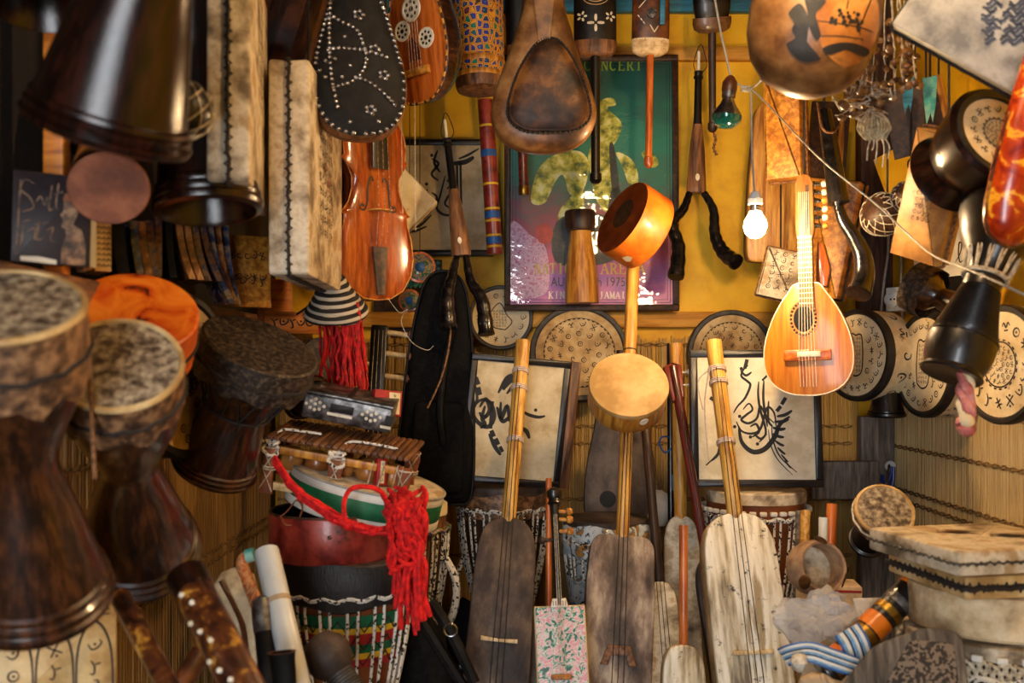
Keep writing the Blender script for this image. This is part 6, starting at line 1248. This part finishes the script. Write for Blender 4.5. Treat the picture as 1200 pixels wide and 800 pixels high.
# ---- boards and blocks behind the bulb
gb2 = guembri('broad pale skin lute hanging behind the lit bulb', P(906, 306, 3.2), P(916, -60, 3.2), S(62, 3.2), S(190, 3.2), S(176, 3.2), .06, G['honey_wood_y'], G['brown_wood_y'], G['dark_wood_y'], strings=0, bw_top=.82, waist=.95); hang(gb2, P(908, -40, 3.12))
wb = skin_box('yellow-lit narrow skin drum hung edge-on above the mandolin neck', face(P(922, 150, 2.86), (-.62, -1, -.02)) @ R(.02), (S(42, 2.86), S(124, 2.86), .10), G['honey_wood'], G['brown_cord'], seed=44); hang(wb, P(924, 110, 2.86))
sp2 = skin_box('small speckled skin drum peeping out left of the mandolin', face(P(915, 322, 3.02), (-.3, -1, 0)) @ R(-.25), (S(44, 3.0), S(58, 3.0), .05), G['skin_worn'], G['brown_cord'], seed=45); box_ink(sp2, .05, .0266, 3, 3, -.04, .04, -.05, .06, .02); hang(sp2, P(915, 300, 3.04))
ln_ = skin_box('tall narrow skin drum with a stitched edge standing behind the black horn', face(P(970, 280, 3.05), (-.75, -1, 0)) @ R(-.20), (.16, S(135, 3.05), S(34, 3.05)), G['honey_wood'], G['dark_cord'], seed=46); hang(ln_, P(990, 220, 3.05))
bd_ = thing('dark_board', 'dark brown board hanging behind the pegs of the mandolin', 'board', face(P(965, 230, 3.3), (-.2, -1, 0)) @ R(-.08)); obj('board', MB().box((0, 0, 0), (S(44, 3.3), S(220, 3.3), .03), bev=.004), G['post_wood'], bd_); obj('pale_strip', MB().box((S(14, 3.3), 0, .017), (S(7, 3.3), S(190, 3.3), .006), bev=.001), G['honey_wood_y'], bd_); hang(bd_, P(965, 140, 3.3))
# ---- mandolin
mn = thing('mandolin', 'honey-coloured mandolin with a round soundhole and many pegs, right of the lit bulb', 'mandolin', face(P(948, 463, 2.66), (-.46, -1, .04)) @ R(.03)); q = S(1, 2.66)
half = [(0, 0), (20, 2), (38, 11), (48, 26), (51, 44), (49, 64), (42, 86), (32, 106), (21, 122), (14, 131), (0, 133)]; half = [(a*q, b*q) for a, b in half]; out = smooth_out(half+[(-a, b) for a, b in half[-2:0:-1]], 5)
obj('sides', MB().prism(inset(out, .002), -.085, -.003), G['mandolin_side'], mn)
for k in (-.030, -.058): obj('rib_line', MB().tube([Vector((p.x, p.y, k)) for p in inset(out, .0012)], .0016, 5, True), G['honey_wood'], mn)
obj('soundboard', MB().prism(out, -.004, 0, .0015), G['mandolin_top'], mn); obj('edge_binding', MB().tube([Vector((p.x, p.y, -.001)) for p in out], .002, 5, True), G['bone'], mn)
cs = (-4*q, 90*q); hole = obj('sound_hole', MB().lathe([(13.5*q, 0), (.0003, 0)], 30, T(cs[0], cs[1], .0012) @ Matrix.Diagonal((.85, 1.15, 1, 1))), G['ink'], mn)
obj('rosette', MB().lathe([(20*q, .0008), (19.5*q, .0018), (14*q, .0018), (13.5*q, .0008)], 32, T(cs[0], cs[1], 0) @ Matrix.Diagonal((.85, 1.15, 1, 1)), cap0=False, cap1=False), G['calabash_orange'], mn)
mb = MB()
for i in range(26): a = 2*PI*i/26; mb.dot((cs[0]+16.8*q*.85*math.cos(a), cs[1]+16.8*q*1.15*math.sin(a)), 1.7*q, flat(.0022), 6)
obj('rosette_dots', mb, G['dark_leather_patch'], mn, kind='stuff')
obj('bridge', MB().box((0, 47*q, .007), (54*q, 13*q, .012), bev=.003), G['orange_wood'], mn); obj('saddle', MB().box((2*q, 48*q, .015), (26*q, 6*q, .006), bev=.001), G['bone'], mn)
obj('neck', MB().prism([Vector(p)*q for p in ((-8, 104), (8.5, 104), (8, 186), (-8, 186))], -.022, .006, .003), G['neck_wood'], mn)
obj('fingerboard', MB().prism([Vector(p)*q for p in ((-8.5, 106), (8.5, 106), (8, 186), (-8, 186))], .006, .009), G['neck_wood'], mn)
for i in range(13): obj('fret', MB().box((0, (108+i*6.0)*q, .0098), (16.4*q, 1.1*q, .0016)), G['bone'], mn)
obj('headstock', MB().prism([Vector(p)*q for p in ((-9, 184), (9, 184), (11, 192), (11, 250), (7, 259), (0, 262), (-7, 258), (-10, 250), (-11, 200))], -.012, .004, .003), G['neck_wood'], mn)
obj('head_slot', MB().prism([Vector(p)*q for p in ((2, 196), (6, 196), (6, 248), (2, 248))], .0038, .0048), G['dark_wood'], mn); obj('nut', MB().box((0, 186*q, .010), (16*q, 2.4*q, .006)), G['bone'], mn)
for i in range(6):
    p_ = obj('tuning_peg', MB().tube([(11*q, (198+i*10)*q, -.004), (22*q, (198+i*10)*q, -.004)], .0035, 7), G['steel'], mn); obj('peg_button', MB().lathe([(.004, 0), (.0085, .002), (.009, .009), (.006, .014), (.0005, .015)], 12, axis((20*q, (198+i*10)*q, -.004), (1, 0, 0))), G['bone'] if i % 3 else G['honey_wood'], p_)
    obj('tuning_peg', MB().tube([(11*q, (202+i*10)*q, -.012), (16*q, (202+i*10)*q, -.03)], .0035, 7), G['steel'], mn)
for i in range(6): obj('string', MB().tube([((-9+3.6*i)*q, 10*q, .003), ((-9+3.6*i)*q, 48*q, .019), ((-5.5+2.2*i)*q, 186*q, .0125), ((-5.5+2.2*i)*q, 240*q, .006)], .0008, 4), G['bone'], mn)
obj('scroll', MB().prism([Vector(p)*q for p in ((9, 130), (22, 128), (26, 150), (20, 178), (12, 182), (10, 160))], -.07, -.03, .004), G['mandolin_side'], mn)
hang(mn, mn.matrix_basis @ Vector((0, 250*q, -.006)))
# ---- frame drums on the right wall
bendir('cream frame drum with painted edge half hidden behind the mandolin body', P(1003, 416, 3.06), (-.93, -.42, .02), S(53, 3.06), .11, 'hand', G['skin_cream'], G['black_hoop'], 51, True)
bendir('cream frame drum with a painted hand sign, left of the black ridged goblet drum', Vector((1.19, 1.19*FOC/477, zz(427, 2.91))), (-.99, -.15, .03), .152, .085, 'hand', G['skin_cream'], G['black_hoop'], 52, True)
bendir('cream frame drum with a round painted medallion, cut by the right edge', Vector((1.17, 1.17*FOC/567, zz(427, 2.41))), (-.98, -.22, .02), .142, .09, 'medal', G['skin_cream'], G['black_hoop'], 53, True)
# ---- black horn
hr = thing('leather_horn', 'shiny black leather-covered horn with a bent flared end, right of the mandolin neck', 'horn', axis(P(985, 240, 2.55), (0, 0, 1))); inv = hr.matrix_basis.inverted(); pl = crom([P(966, 130, 2.6), P(972, 165, 2.58), P(978, 205, 2.56), P(983, 238, 2.55)], 6)
obj('upper_tube', MB().tube([inv @ p for p in pl], [.017+.0012*i/2 for i in range(len(pl))], 16), G['black_horn'], hr); pl = crom([P(980, 232, 2.56), P(988, 258, 2.55), P(1000, 276, 2.54), P(1011, 300, 2.53), P(1012, 325, 2.52), P(1006, 344, 2.50)], 6); n = len(pl)
obj('flared_end', MB().tube([inv @ p for p in pl], [.012+.020*(i/(n-1))**1.2 for i in range(n)], 16), G['black_horn'], hr, ang=60); hang(hr, P(966, 130, 2.6)); world_cord(hr, crom([P(958, 120, 2.58), P(964, 150, 2.55), P(976, 155, 2.55), P(984, 146, 2.57)], 5), .003, G['brown_cord'], 'binding_thong')
# ---- small goblet drums
def netted_drum(label, c, d_, r, L_, seed):
    th = thing('netted_drum', label, 'drum', axis(c, d_)); 
    obj('bowl', MB().lathe([(.001, r*.82), (r*.5, r*.80), (r*.80, r*.60), (r*.97, r*.22), (r, -.1*r), (r*.86, -r*.5), (r*.55, -r*.85), (r*.42, -r*1.1), (r*.40, -L_*.7), (r*.55, -L_*.95), (r*.66, -L_)], 30), G['dark_wood'], th)
    mb = MB(); sp = lambda a, e: (r*1.03*math.cos(a)*math.cos(e), r*1.03*math.sin(a)*math.cos(e), r*(1.03 if e < .3 else 1.03-.22*(e-.3)/1.0)*math.sin(e)); rows = [-.85, -.35, .1, .5, .9, 1.25]; n = 12
    for i in range(n):
        for k in range(5):
            a0 = 2*PI*(i+.5*(k % 2))/n
            for sg in (-.5, .5): a1 = a0+2*PI*sg/n; mb.tube([sp(a0+(a1-a0)*t, rows[k]+(rows[k+1]-rows[k])*t) for t in (0, .33, .67, 1)], .0016, 4)
    obj('string_net', mb, G['cord'], th); return th
d = netted_drum('small brown drum in a pale string net hanging by the corner post', P(1034, 251, 2.68), (-.75, -.5, .25), S(25, 2.68), S(60, 2.68), 1); hang(d, P(1040, 235, 2.70))
d = netted_drum('little string-netted drum tucked behind the tablet-shaped skin drum', P(1063, 230, 2.60), (-.5, -.7, .3), S(18, 2.60), S(44, 2.60), 2); hang(d, P(1068, 220, 2.62))
d = darbuka('dark goblet drum with a shiny copper-brown bell foot, behind the sagging cable', P(1070, 334, 2.62), P(1138, 366, 2.50), .064, .042, G['mahogany_lacquer'], G['fish_skin_dark'], seed=63, foot_rings=False, skirt=.35); hang(d, P(1085, 335, 2.6))
d = darbuka('small black goblet drum with its foot down, on the grey post', P(1039, 416, 3.05), P(1039, 489, 3.05), .055, .058, G['black_lacquer'], G['fish_skin_dark'], seed=64, waist=.55); hang(d, P(1039, 416, 3.0), to=P(1039, 380, 3.36))
d = darbuka('small black goblet drum with a brown speckled head, hung under the blue hook', P(1037, 598, 2.55), P(1016, 634, 2.70), .071, .052, G['black_lacquer'], G['fish_skin'], G['hide_rim'], seed=65, lace=G['cord'], skirt=.25, neck=.42); hang(d, P(1038, 572, 2.62), .004, 'blue_ink', P(1042, 545, 3.33))
hk = thing('hook', 'blue plastic hook on a white disc screwed to the grey post', 'hook', face(P(1043, 546, 3.37), (0, -1, 0))); q = S(1, 3.37); obj('wall_disc', MB().lathe([(6.5*q, 0), (6*q, .006), (.0004, .008)], 20), G['white_plastic'], hk)
obj('hook_arm', MB().tube([Vector(p)*q for p in crom([(0, 0, 6), (-2, -10, 8), (-6, -18, 9), (-12, -16, 9), (-12, -9, 9)], 5)], 1.8*q, 8).tube([Vector(p)*q for p in ((2, 0, 6), (1, -14, 8), (-1, -26, 8))], 1.8*q, 8), G['blue_plastic'], hk)
# ---- tablet drum, dark goblet and red painted body
tb = skin_box('tablet-shaped wooden-coloured skin drum tilted, with an arrow of painted script', face(P(1094, 230, 2.25), (-.90, -.55, -.15)) @ R(-.36), (S(66, 2.25), S(152, 2.25), S(30, 2.25)), G['skin_tan'] if 0 else mk('skin_amber', ['#8a5a26', '#b07c3c', '#c99a58'], 4, rough=.5, spot=('#6b4018', 8, .64), bump=.2), G['brown_cord'], seed=48); box_ink(tb, 0, S(15, 2.25)+.0018, 4, 6, -.025, .025, -.06, .05, .014); hang(tb, P(1112, 165, 2.25))
bw = thing('goblet_drum', 'dark wooden bowl drum with a cream face of dense signs, below the grey square drum', 'drum', face(P(1168, 158, 1.96), (.24, -1, .34))); r = S(60, 1.96)
obj('bowl', MB().lathe([(r*.86, .004), (r*.97, .010), (r*1.03, .0), (r*1.0, -.02), (r*.92, -.06), (r*.80, -.10), (r*.70, -.11), (r*.72, -.125), (r*.84, -.15), (r*.88, -.155)], 48, cap0=False), G['dark_lacquer'], bw)
obj('drum_skin', MB().lathe([(r*.86, .004), (.0005, .005)], 44), G['skin_cream'], bw); obj('black_hoop', MB().lathe([(r*.78, .005), (r*.80, .010), (r*.92, .010), (r*.93, .006)], 48, cap0=False, cap1=False), G['black_hoop'], bw)
mb = MB(); drum_ink(mb, random.Random(54), r*.76, .0066, 'medal'); obj('painted_signs', mb, G['henna_ink'], bw); hang(bw, P(1168, 120, 2.06))
rp = thing('painted_lute', 'red and yellow flower-painted rounded lute body at the right edge', 'lute', axis(P(1178, 288, 1.72), P(1236, 40, 1.70)-P(1178, 288, 1.72), (1, .2, 0))); q = S(1, 1.72)
obj('body', MB().lathe([(.001, 0), (12*q, 2*q), (24*q, 9*q), (33*q, 24*q), (37*q, 46*q), (38*q, 90*q), (35*q, 150*q), (30*q, 220*q)], 34, ecc=.7), G['red_flower_paint'], rp); obj('edge_band', MB().tube([(q*38*1.02*math.sin(a) if 0 else x_*q, -.0, z_*q) for x_, z_ in ((-34, 150), (-38, 90), (-37, 46), (-33, 24), (-24, 9), (-12, 2), (0, -1), (12, 2), (24, 9), (33, 24), (37, 46), (38, 90), (35, 150))], .0035, 6), G['carved_gilt'], rp); hang(rp, P(1222, 80, 1.72))
# ---- black ridged goblet drum with string net
A, B = P(1212, 160, 2.04), P(1114, 440, 1.95); bv = thing('goblet_drum', 'black ridged goblet drum strung with grey cords, hanging at the right', 'drum', axis(B, A-B)); Lb = (A-B).length
prof = [(.030, .004), (.058, 0), (.061, .004), (.056, .012), (.062, .03), (.066, .055), (.066, .075)]
for i in range(22): t = i/21; r_ = .066-(.029)*t**.8; prof += [(r_+.0020, .078+.0052*i), (r_-.0012, .0806+.0052*i)]
prof += [(.037, .20), (.036, .225), (.045, .25), (.07, .29), (.088, .34), (.10, .42), (.10, Lb)]
obj('body', MB().lathe(prof, 40), G['black_lacquer'], bv, ang=25)
lm = MB(); lacing(lm, .106, Lb-.02, .041, .215, 14, .0026); lacing(lm, .108, Lb-.02, .043, .22, 14, .0022); lm.tube([(.042*math.cos(a), .042*math.sin(a), .216) for a in [2*PI*i/24 for i in range(24)]], .005, 6, True); obj('string_net', lm, G['grey_hoop'] if 0 else G['cord'], bv, kind='stuff')
obj('drum_skin', MB().lathe([(.102, Lb-.03), (.106, Lb-.02), (.104, Lb+.004), (.0005, Lb+.006)], 36, cap0=False), G['fish_skin_dark'], bv); hang(bv, A)
ck = thing('twisted_cloth', 'twisted pink and cream cloth hanging from the black ridged goblet drum', 'cloth', axis(P(1131, 438, 1.93), (0, 0, 1))); q = S(1, 1.93)
for k, m_ in enumerate(('pink_cloth', 'pink_cloth', 'skin_cream')):
    pts = []; rr = []
    for i in range(26): t = i/25; a = t*7+k*2.1; pts.append((5.0*q*math.cos(a)*(1-.2*t)+2*q*t, 5.0*q*math.sin(a), (6-66*t)*q)); rr.append((6.2+1.2*math.sin(i*.8+k))*q*(.8+.35*t))
    obj('cloth_strand', MB().tube(pts, rr, 9).jitter(.0012, 60), G[m_], ck)
obj('knot', MB().lathe([(.001, -10*q), (8*q, -7*q), (11*q, 0), (9*q, 6*q), (4*q, 9*q), (.001, 10*q)], 16, T(2*q, 0, -64*q)).jitter(.002, 50), G['pink_cloth'], ck)
# ---- wall cables, socket, papers, ragged scraps
cable('white cable running down the corner post into the floor drum', [P(1061, 120, 3.25), P(1057, 165, 3.35), P(1043, 190, 3.36), P(1040, 240, 3.36), P(1041, 290, 3.36), P(1036, 330, 3.36), P(1032, 372, 3.36)], .0042)
so = thing('wall_socket', 'white wall outlet with a round plug on the right wall', 'socket', face((XR, 3.42*1.0, zz(350, 3.3)), (-1, 0, 0))); 
so.matrix_basis = face(P(1055, 351, 3.345), (-.75, -.65, 0)); obj('socket_box', MB().box((0, 0, .012), (.07, .082, .045), bev=.006), G['white_plastic'], so); obj('plug_ring', MB().lathe([(.028, .034), (.027, .042), (.02, .044), (.018, .036), (.0004, .036)], 24, T(-.008, 0, 0)), G['white_plastic'], so); obj('socket_holes', MB().dot((-.014, 0), .004, flat(.0372)).dot((-.001, 0), .004, flat(.0372)), G['ink'], so)
cable('white cable up the right wall above the white outlet', [P(1058, 375, 3.33), P(1056, 340, 3.30), P(1056, 300, 3.33), P(1055, 255, 3.33), P(1054, 200, 3.33), P(1048, 160, 3.3), P(1056, 110, 3.25)], .0045)
for k, (px, py, Y, w, h, lab) in enumerate(((1118, 290, 2.88, 96, 92, 'white printed sheet with script lettering on the right wall behind the netted drums'), (1108, 345, 2.86, 70, 56, 'dark magazine page with white letters on the right wall'))):
    t = thing('printed_sheet', lab, 'poster', face(P(px, py, 2.98-.05*k), (-.9, -.44, 0))); w, h = S(w, 2.9)*1.25, S(h, 2.9); obj('paper', MB().box((0, 0, 0), (w, h, .003)), G['plain_white' if k == 0 else 'white_paint'], t)
    if k == 0:
        mb = MB(); f = flat(.0022); q_ = .052
        for pts in ([(-.1, -.2), (.2, .3), (.3, .8), (.15, .9), (.1, .3), (.2, -.2), (.4, -.1)], [(.4, -.1), (.7, .15), (.65, .3), (.5, .1), (.6, -.2), (.85, -.1)], [(.85, -.1), (1.05, .3), (1.15, -.05), (1.0, -.22), (.9, -.12)]): stroke(mb, [(p[0]*q_*1.1+.012, p[1]*q_-.035) for p in pts], .005, f)
        obj('script_lettering', mb, G['ink'], t)
    else:
        obj('photo_print', MB().box((.004, -.008, .0022), (w-.03, h-.02, .001)), G['black_leather'], t); text('W R', 0, 0, 0, G['plain_white'], t, loc=(-w*.16, h*.22), size=.04, z=.003); text('+FR', 0, 0, 0, G['plain_white'], t, loc=(-w*.12, -h*.02), size=.04, z=.003)
bs = thing('yellow_board', 'yellow board with black ironwork squiggles above the netted drums', 'board', face(P(1090, 190, 2.86), (-.7, -.72, 0)) @ R(.35)); w, h = S(120, 2.86), S(70, 2.86); obj('board', MB().box((0, 0, 0), (w, h, .014), bev=.003), G['wall_yellow'], bs); mb = MB()
for i in range(4): mb.tube(crom([((-.06+.032*i), -.03, .012), ((-.055+.032*i), .02, .014), ((-.04+.032*i), .028, .014), ((-.038+.032*i), -.01, .013), ((-.03+.032*i), -.022, .012)], 5), .003, 6)
obj('ironwork', mb, G['black_horn'], bs, kind='stuff'); hang(bs, P(1100, 150, 2.86))
for k, (px, py, w, h, m_, lab) in enumerate(((1064, 112, 11, 42, 'teal_paint', 'small bright teal rag hanging under the grey square drum'), (1090, 118, 13, 56, 'teal_paint', 'tattered pale teal rag right of the bright one'))):
    t = thing('rag', lab, 'rag', face(P(px, py, 2.5), (-.3, -1, 0))); q = S(1, 2.5); obj('cloth', MB().prism([Vector(p)*q for p in ((-w*.6, h*.5), (w*.6, h*.5), (w*.5, -h*.1), (w*.2, -h*.45), (0, -h*.25), (-w*.3, -h*.5), (-w*.5, -h*.1))], -.002, .002).jitter(.004, 30), G['paint_blue' if k == 0 else m_], t); hang(t, P(px, py-h*.5, 2.5))
cf = thing('metal_sheet', 'dull brown metal sheet with bright scratches under the grey square drum', 'sheet', face(P(1072, 140, 2.62), (-.3, -1, -.1)) @ R(.2)); w, h = S(60, 2.62), S(80, 2.62); obj('sheet', MB().box((0, 0, 0), (w, h, .004)).jitter(.004, 10), G['dark_wood'], cf); obj('wooden_post', MB().box((w*.5, 0, -.02), (.035, h*1.1, .03), bev=.003), G['honey_wood_y'], cf); hang(cf, P(1072, 105, 2.62))
# ================================================================== BOTTOM RIGHT
q = S(1, 2.0); zt = zz(672, 2.05)
wd = djembe('wide rope-netted drum at the bottom of the right-hand stack', (P(1165, 760, 2.02).x, 2.02), zz(737, 2.0), .175, zz(737, 2.0), G['dark_lacquer'], G['skin_worn'], G['white_rope'], 40, waist=.55)
H2 = zz(737, 2.0); lm = MB(); n = 26
for s_ in range(3): lm.tube([(.178*math.cos(2*PI*i/(n*4))*(1+.02*math.sin(i*PI/2+s_*2)), .178*math.sin(2*PI*i/(n*4))*(1+.02*math.sin(i*PI/2+s_*2)), H2*.93+.018*math.sin(i*PI/2+s_*2.1)) for i in range(n*4)], .0048, 6, True)
obj('net_collar', lm, G['cord'], wd)
for k in range(12): a = -2.9+k*.24; obj('hoop_bead', bead_me, G['plain_red'], wd, T(.178*math.cos(a), .178*math.sin(a), H2*.965) @ R(a))
zb = H2+.008
hdr = thing('hide_drum', 'thick round hide drum without paint, third down in the right-hand stack', 'drum', axis((P(1168, 720, 2.02).x, 2.02, zb), (0, 0, 1))); r = .172; hh = S(50, 2.0)
obj('hide_wall', MB().lathe([(r*.97, 0), (r, .006), (r*1.005, hh*.5), (r, hh-.012), (r*.985, hh-.003), (r*.95, hh), (.0005, hh)], 52), G['hide_pale'], hdr)
hh = hh; z2 = zb+hh+.002
s2 = skin_box('second square skin drum from the top of the right-hand stack, with black stitched edge', T(P(1160, 700, 1.98).x, 1.98, z2+.024) @ R(.16), (.285, .27, .044), G['skin_tan'], G['dark_cord'], seed=71, amp=.009, cr=.006)
s1 = skin_box('topmost square skin drum of the right-hand stack, with two dark fish shapes', T(P(1148, 700, 1.97).x, 1.97, z2+.048+.026) @ R(.22), (.31, .29, .046), G['skin_worn'], G['grey_hoop'], seed=72, amp=.003, cr=.002)
for cx, cy, rt in ((-.02, .045, -.3), (.055, -.02, -.35)):
    c_, s_ = math.cos(rt), math.sin(rt); fish = [(-.042, .016), (-.03, .006), (-.01, .016), (.012, .014), (.03, 0), (.046, -.006), (.03, -.01), (.01, -.018), (-.012, -.016), (-.03, -.004), (-.044, -.012), (-.036, .003)]
    obj('painted_fish', MB().blob([(cx+x*c_-y*s_, cy+x*s_+y*c_) for x, y in fish], flat(.0264)), G['dark_leather_patch'], s1)
ff = thing('fur_tuft', 'cream fur trim at the foot of the right-hand stack', 'fur', T(P(1150, 815, 1.78).x, 1.78, zz(800, 1.78)-.115)); mb = MB(); rng = random.Random(8)
for i in range(420): x = rng.uniform(-.12, .12); b = Vector((x, rng.uniform(-.03, .03), .03+rng.uniform(-.02, .01))); mb.tube([b, b+Vector((rng.uniform(-.012, .012), rng.uniform(-.03, 0), .035)), b+Vector((rng.uniform(-.03, .03), rng.uniform(-.05, .0), rng.uniform(.04, .062)))], [.003, .0022, .0006], 4)
obj('fur_hairs', mb, G['fur_cream'], ff, kind='stuff'); obj('fur_base', MB().lathe([(.13, -.2), (.135, 0), (.10, .035), (.001, .045)], 20, ecc=.4).jitter(.008, 12), G['fur_cream'], ff)
st2 = thing('pedestal_crate', 'plain wooden crate under the fur trim, out of sight below the frame', 'crate', T(P(1150, 815, 1.78).x, 1.78, 0)) if 0 else None
# dark shield-like drum
sh = thing('hexagonal_drum', 'dark drum with a wooden rim and speckled face beside the striped tube', 'drum', face(P(1048, 800, 1.84), (-.38, -1, .55)) @ R(.1)); q = S(1, 1.84)
o1 = [Vector(p)*q for p in ((-74, -60), (-58, 0), (-20, 44), (40, 66), (80, 60), (80, -60))]; obj('wooden_rim', MB().prism(o1, -.05, 0, .006, corner=.02), G['grey_wood'], sh); obj('speckled_face', MB().prism([Vector(p)*q for p in ((-30, -34), (22, 50), (70, 46), (70, -40))], -.002, .003, .002, corner=.01), G['grain_bowl'], sh)
# striped tube with woven strap
A, B = P(1082, 676, 2.08), P(966, 790, 2.02); tbx = rod('striped_tube', 'dark tube with bright orange bands and a woven blue strap, at lower right', 'instrument', A, B, .030, G['black_lacquer']); Lt = (A-B).length
for t0, t1, m_ in ((.86, .95, 'plain_orange'), (.44, .56, 'plain_orange'), (.12, .20, 'plain_orange'), (.60, .66, 'brass'), (.34, .43, 'brass'), (.05, .11, 'brass'), (.70, .76, 'silver_tin')): obj('band', MB().lathe([(.030, Lt*t0), (.0308, Lt*t0+.001), (.0308, Lt*t1-.001), (.030, Lt*t1)], 26, cap0=False, cap1=False), G[m_], tbx)
def strap(label, pts, w, up=(0, -1, .2)):
    pl = crom(pts, 8); up = Vector(up).normalized(); mid = pl[len(pl)//2]; th = thing('woven_strap', label, 'strap', T(*mid)); lo = -.5
    for k, (wd, m_) in enumerate(((.08, 'plain_blue'), (.12, 'plain_white'), (.10, 'strap_blue'), (.07, 'strap_navy'), (.10, 'plain_white'), (.12, 'strap_blue'), (.07, 'strap_navy'), (.14, 'plain_white'), (.10, 'strap_blue'), (.10, 'plain_blue'))):
        rings = []; hi = lo+wd
        for i, p in enumerate(pl):
            t = (pl[min(i+1, len(pl)-1)]-pl[max(i-1, 0)]).normalized(); s_ = t.cross(up).normalized(); nn = s_.cross(t)
            rings.append([p-mid+s_*a*w+nn*b*.0015 for a, b in ((lo, -1), (hi, -1), (hi, 1), (lo, 1))])
        obj('woven_stripe', MB().loft(rings), G[m_], th); lo = hi
    return th
mk('strap_blue', ['#5c88b0', '#86aac6'], 60, rough=.85, bump=.3); mk('strap_navy', ['#121a3a', '#1c2a54'], 60, rough=.85, bump=.3)
strap('blue and white woven strap curling left of the striped tube', [P(918, 770, 1.98), P(930, 766, 1.96), P(950, 764, 1.95), P(975, 772, 1.94), P(1004, 782, 1.94)], .040)
strap('short blue woven strap looped over the striped tube', [P(992, 738, 1.99), P(1000, 750, 1.97), P(1006, 766, 1.965), P(1008, 778, 1.97)], .055, up=(-.3, -1, .3))
cp = thing('cloth_pouch', 'small tan cloth pouch in folds at the bottom, right of the cowhide lute', 'pouch', axis((P(962, 800, 2.0).x, 2.0, zz(800, 2.0)-.06), (0, 0, 1))); obj('pouch', MB().lathe([(.03, -.05), (.055, -.01), (.058, .03), (.04, .065), (.015, .078), (.001, .08)], 22).jitter(.012, 22, 3), G['tan_cloth'], cp)
for i in range(3): obj('fold', MB().tube(crom([(-.04+.03*i, -.056, .0), (-.02+.02*i, -.056, .035), (.0, -.035, .062), (.0, -.01, .078)], 5), .006, 7), G['tan_cloth'], cp)
wp = thing('white_pompom', 'white woollen end on the woven strap at the bottom', 'pompom', T(*P(936, 776, 1.93))); obj('wool', MB().lathe([(.001, -.018), (.013, -.012), (.018, 0), (.013, .012), (.001, .018)], 18).jitter(.004, 70), G['fur_cream'], wp)
# plastic bag
pb = thing('plastic_bag', 'crumpled clear plastic bag lying below the clay ring drum', 'bag', axis(P(960, 727, 2.16), (-.10, -.75, .65))); mb = MB().lathe([(.001, -.03), (.03, -.03), (.06, -.026), (.085, -.012), (.092, .0), (.09, .01), (.075, .024), (.055, .032), (.035, .036), (.015, .037), (.001, .037)], 64, Matrix.Diagonal((1.0, .62, 1, 1))).jitter(.020, 16, 5).jitter(.013, 42, 8).jitter(.006, 90, 2)
obj('film', mb, G['clear_bag'], pb, ang=25); obj('film_tail', MB().loft([[Vector((.08+.035*i, .0+y_*(.045-.006*i)+.02*i*.4, .01*math.sin(i+y_*2)+z_)) for y_, z_ in ((-1, 0), (0, .014), (1, .004), (0, -.004))] for i in range(5)]).jitter(.008, 30, 3), G['clear_bag'], pb, ang=25)
# clay ring drum and sticks behind
cr = thing('ring_drum', 'small clay-coloured ring drum with dark patches, above the plastic bag', 'drum', axis(P(962, 664, 2.35), (.22, -.85, .25), (1, 0, 0))); r = S(30, 2.35)
obj('ring', MB().lathe([(r*1.02, -.055), (r*1.1, -.03), (r*1.06, .0), (r*.98, .014), (r*.88, .012), (r*.84, 0), (r*.86, -.05)], 40, Matrix.Diagonal((1, 1.0, 1, 1)), cap0=False, cap1=False), G['clay_tan'], cr); obj('inner_skin', MB().lathe([(r*.86, -.045), (.0005, -.042)], 36), G['skin_worn'], cr)
for a in (1.55, -2.5, -.5): obj('dark_patch', MB().lathe([(.014, 0), (.012, .003), (.0004, .0035)], 14, axis((r*1.02*math.cos(a), r*1.02*math.sin(a), .006), (math.cos(a), math.sin(a), .6)) @ Matrix.Diagonal((1, 1.5, 1, 1))), G['dark_leather_patch'], cr)
obj('knob', MB().lathe([(.008, 0), (.012, .006), (.011, .014), (.001, .018)], 14, axis((r*1.1, 0, -.02), (1, 0, 0))), G['dark_leather_patch'], cr)
box_ = thing('bordered_box', 'low cardboard box with a red printed border under the clay ring drum', 'box', T(P(975, 720, 2.55).x, 2.58, 0) @ R(-.12)); hb_ = zz(690, 2.5); obj('box_body', MB().box((0, 0, hb_/2), (.15, .10, hb_), bev=.004), G['tan_cloth'], box_); obj('red_border', MB().box((0, -.0505, hb_-.012), (.145, .002, .006)), G['plain_red'], box_)
for a, b, r, m_, lab in (((944, 598, 2.62), (932, 2.6), .0125, 'bamboo', 'orange bamboo stick with a dark tie standing by the brown djembe'), ((937, 598, 2.70), (925, 2.6), .010, 'grey_wood', 'grey stick with a blue tie standing by the brown djembe'), ((975, 590, 2.66), (960, 2.55), .014, 'orange_wood', 'reddish wooden stick behind the clay ring drum'), ((965, 606, 2.60), (958, 2.5), .012, 'white_plastic', 'white capped stick behind the clay ring drum')):
    rod('wooden_stick', lab, 'stick', P(*a), PFl(*b), r, G[m_], G['black_lacquer'] if m_ == 'bamboo' and 0 else None)
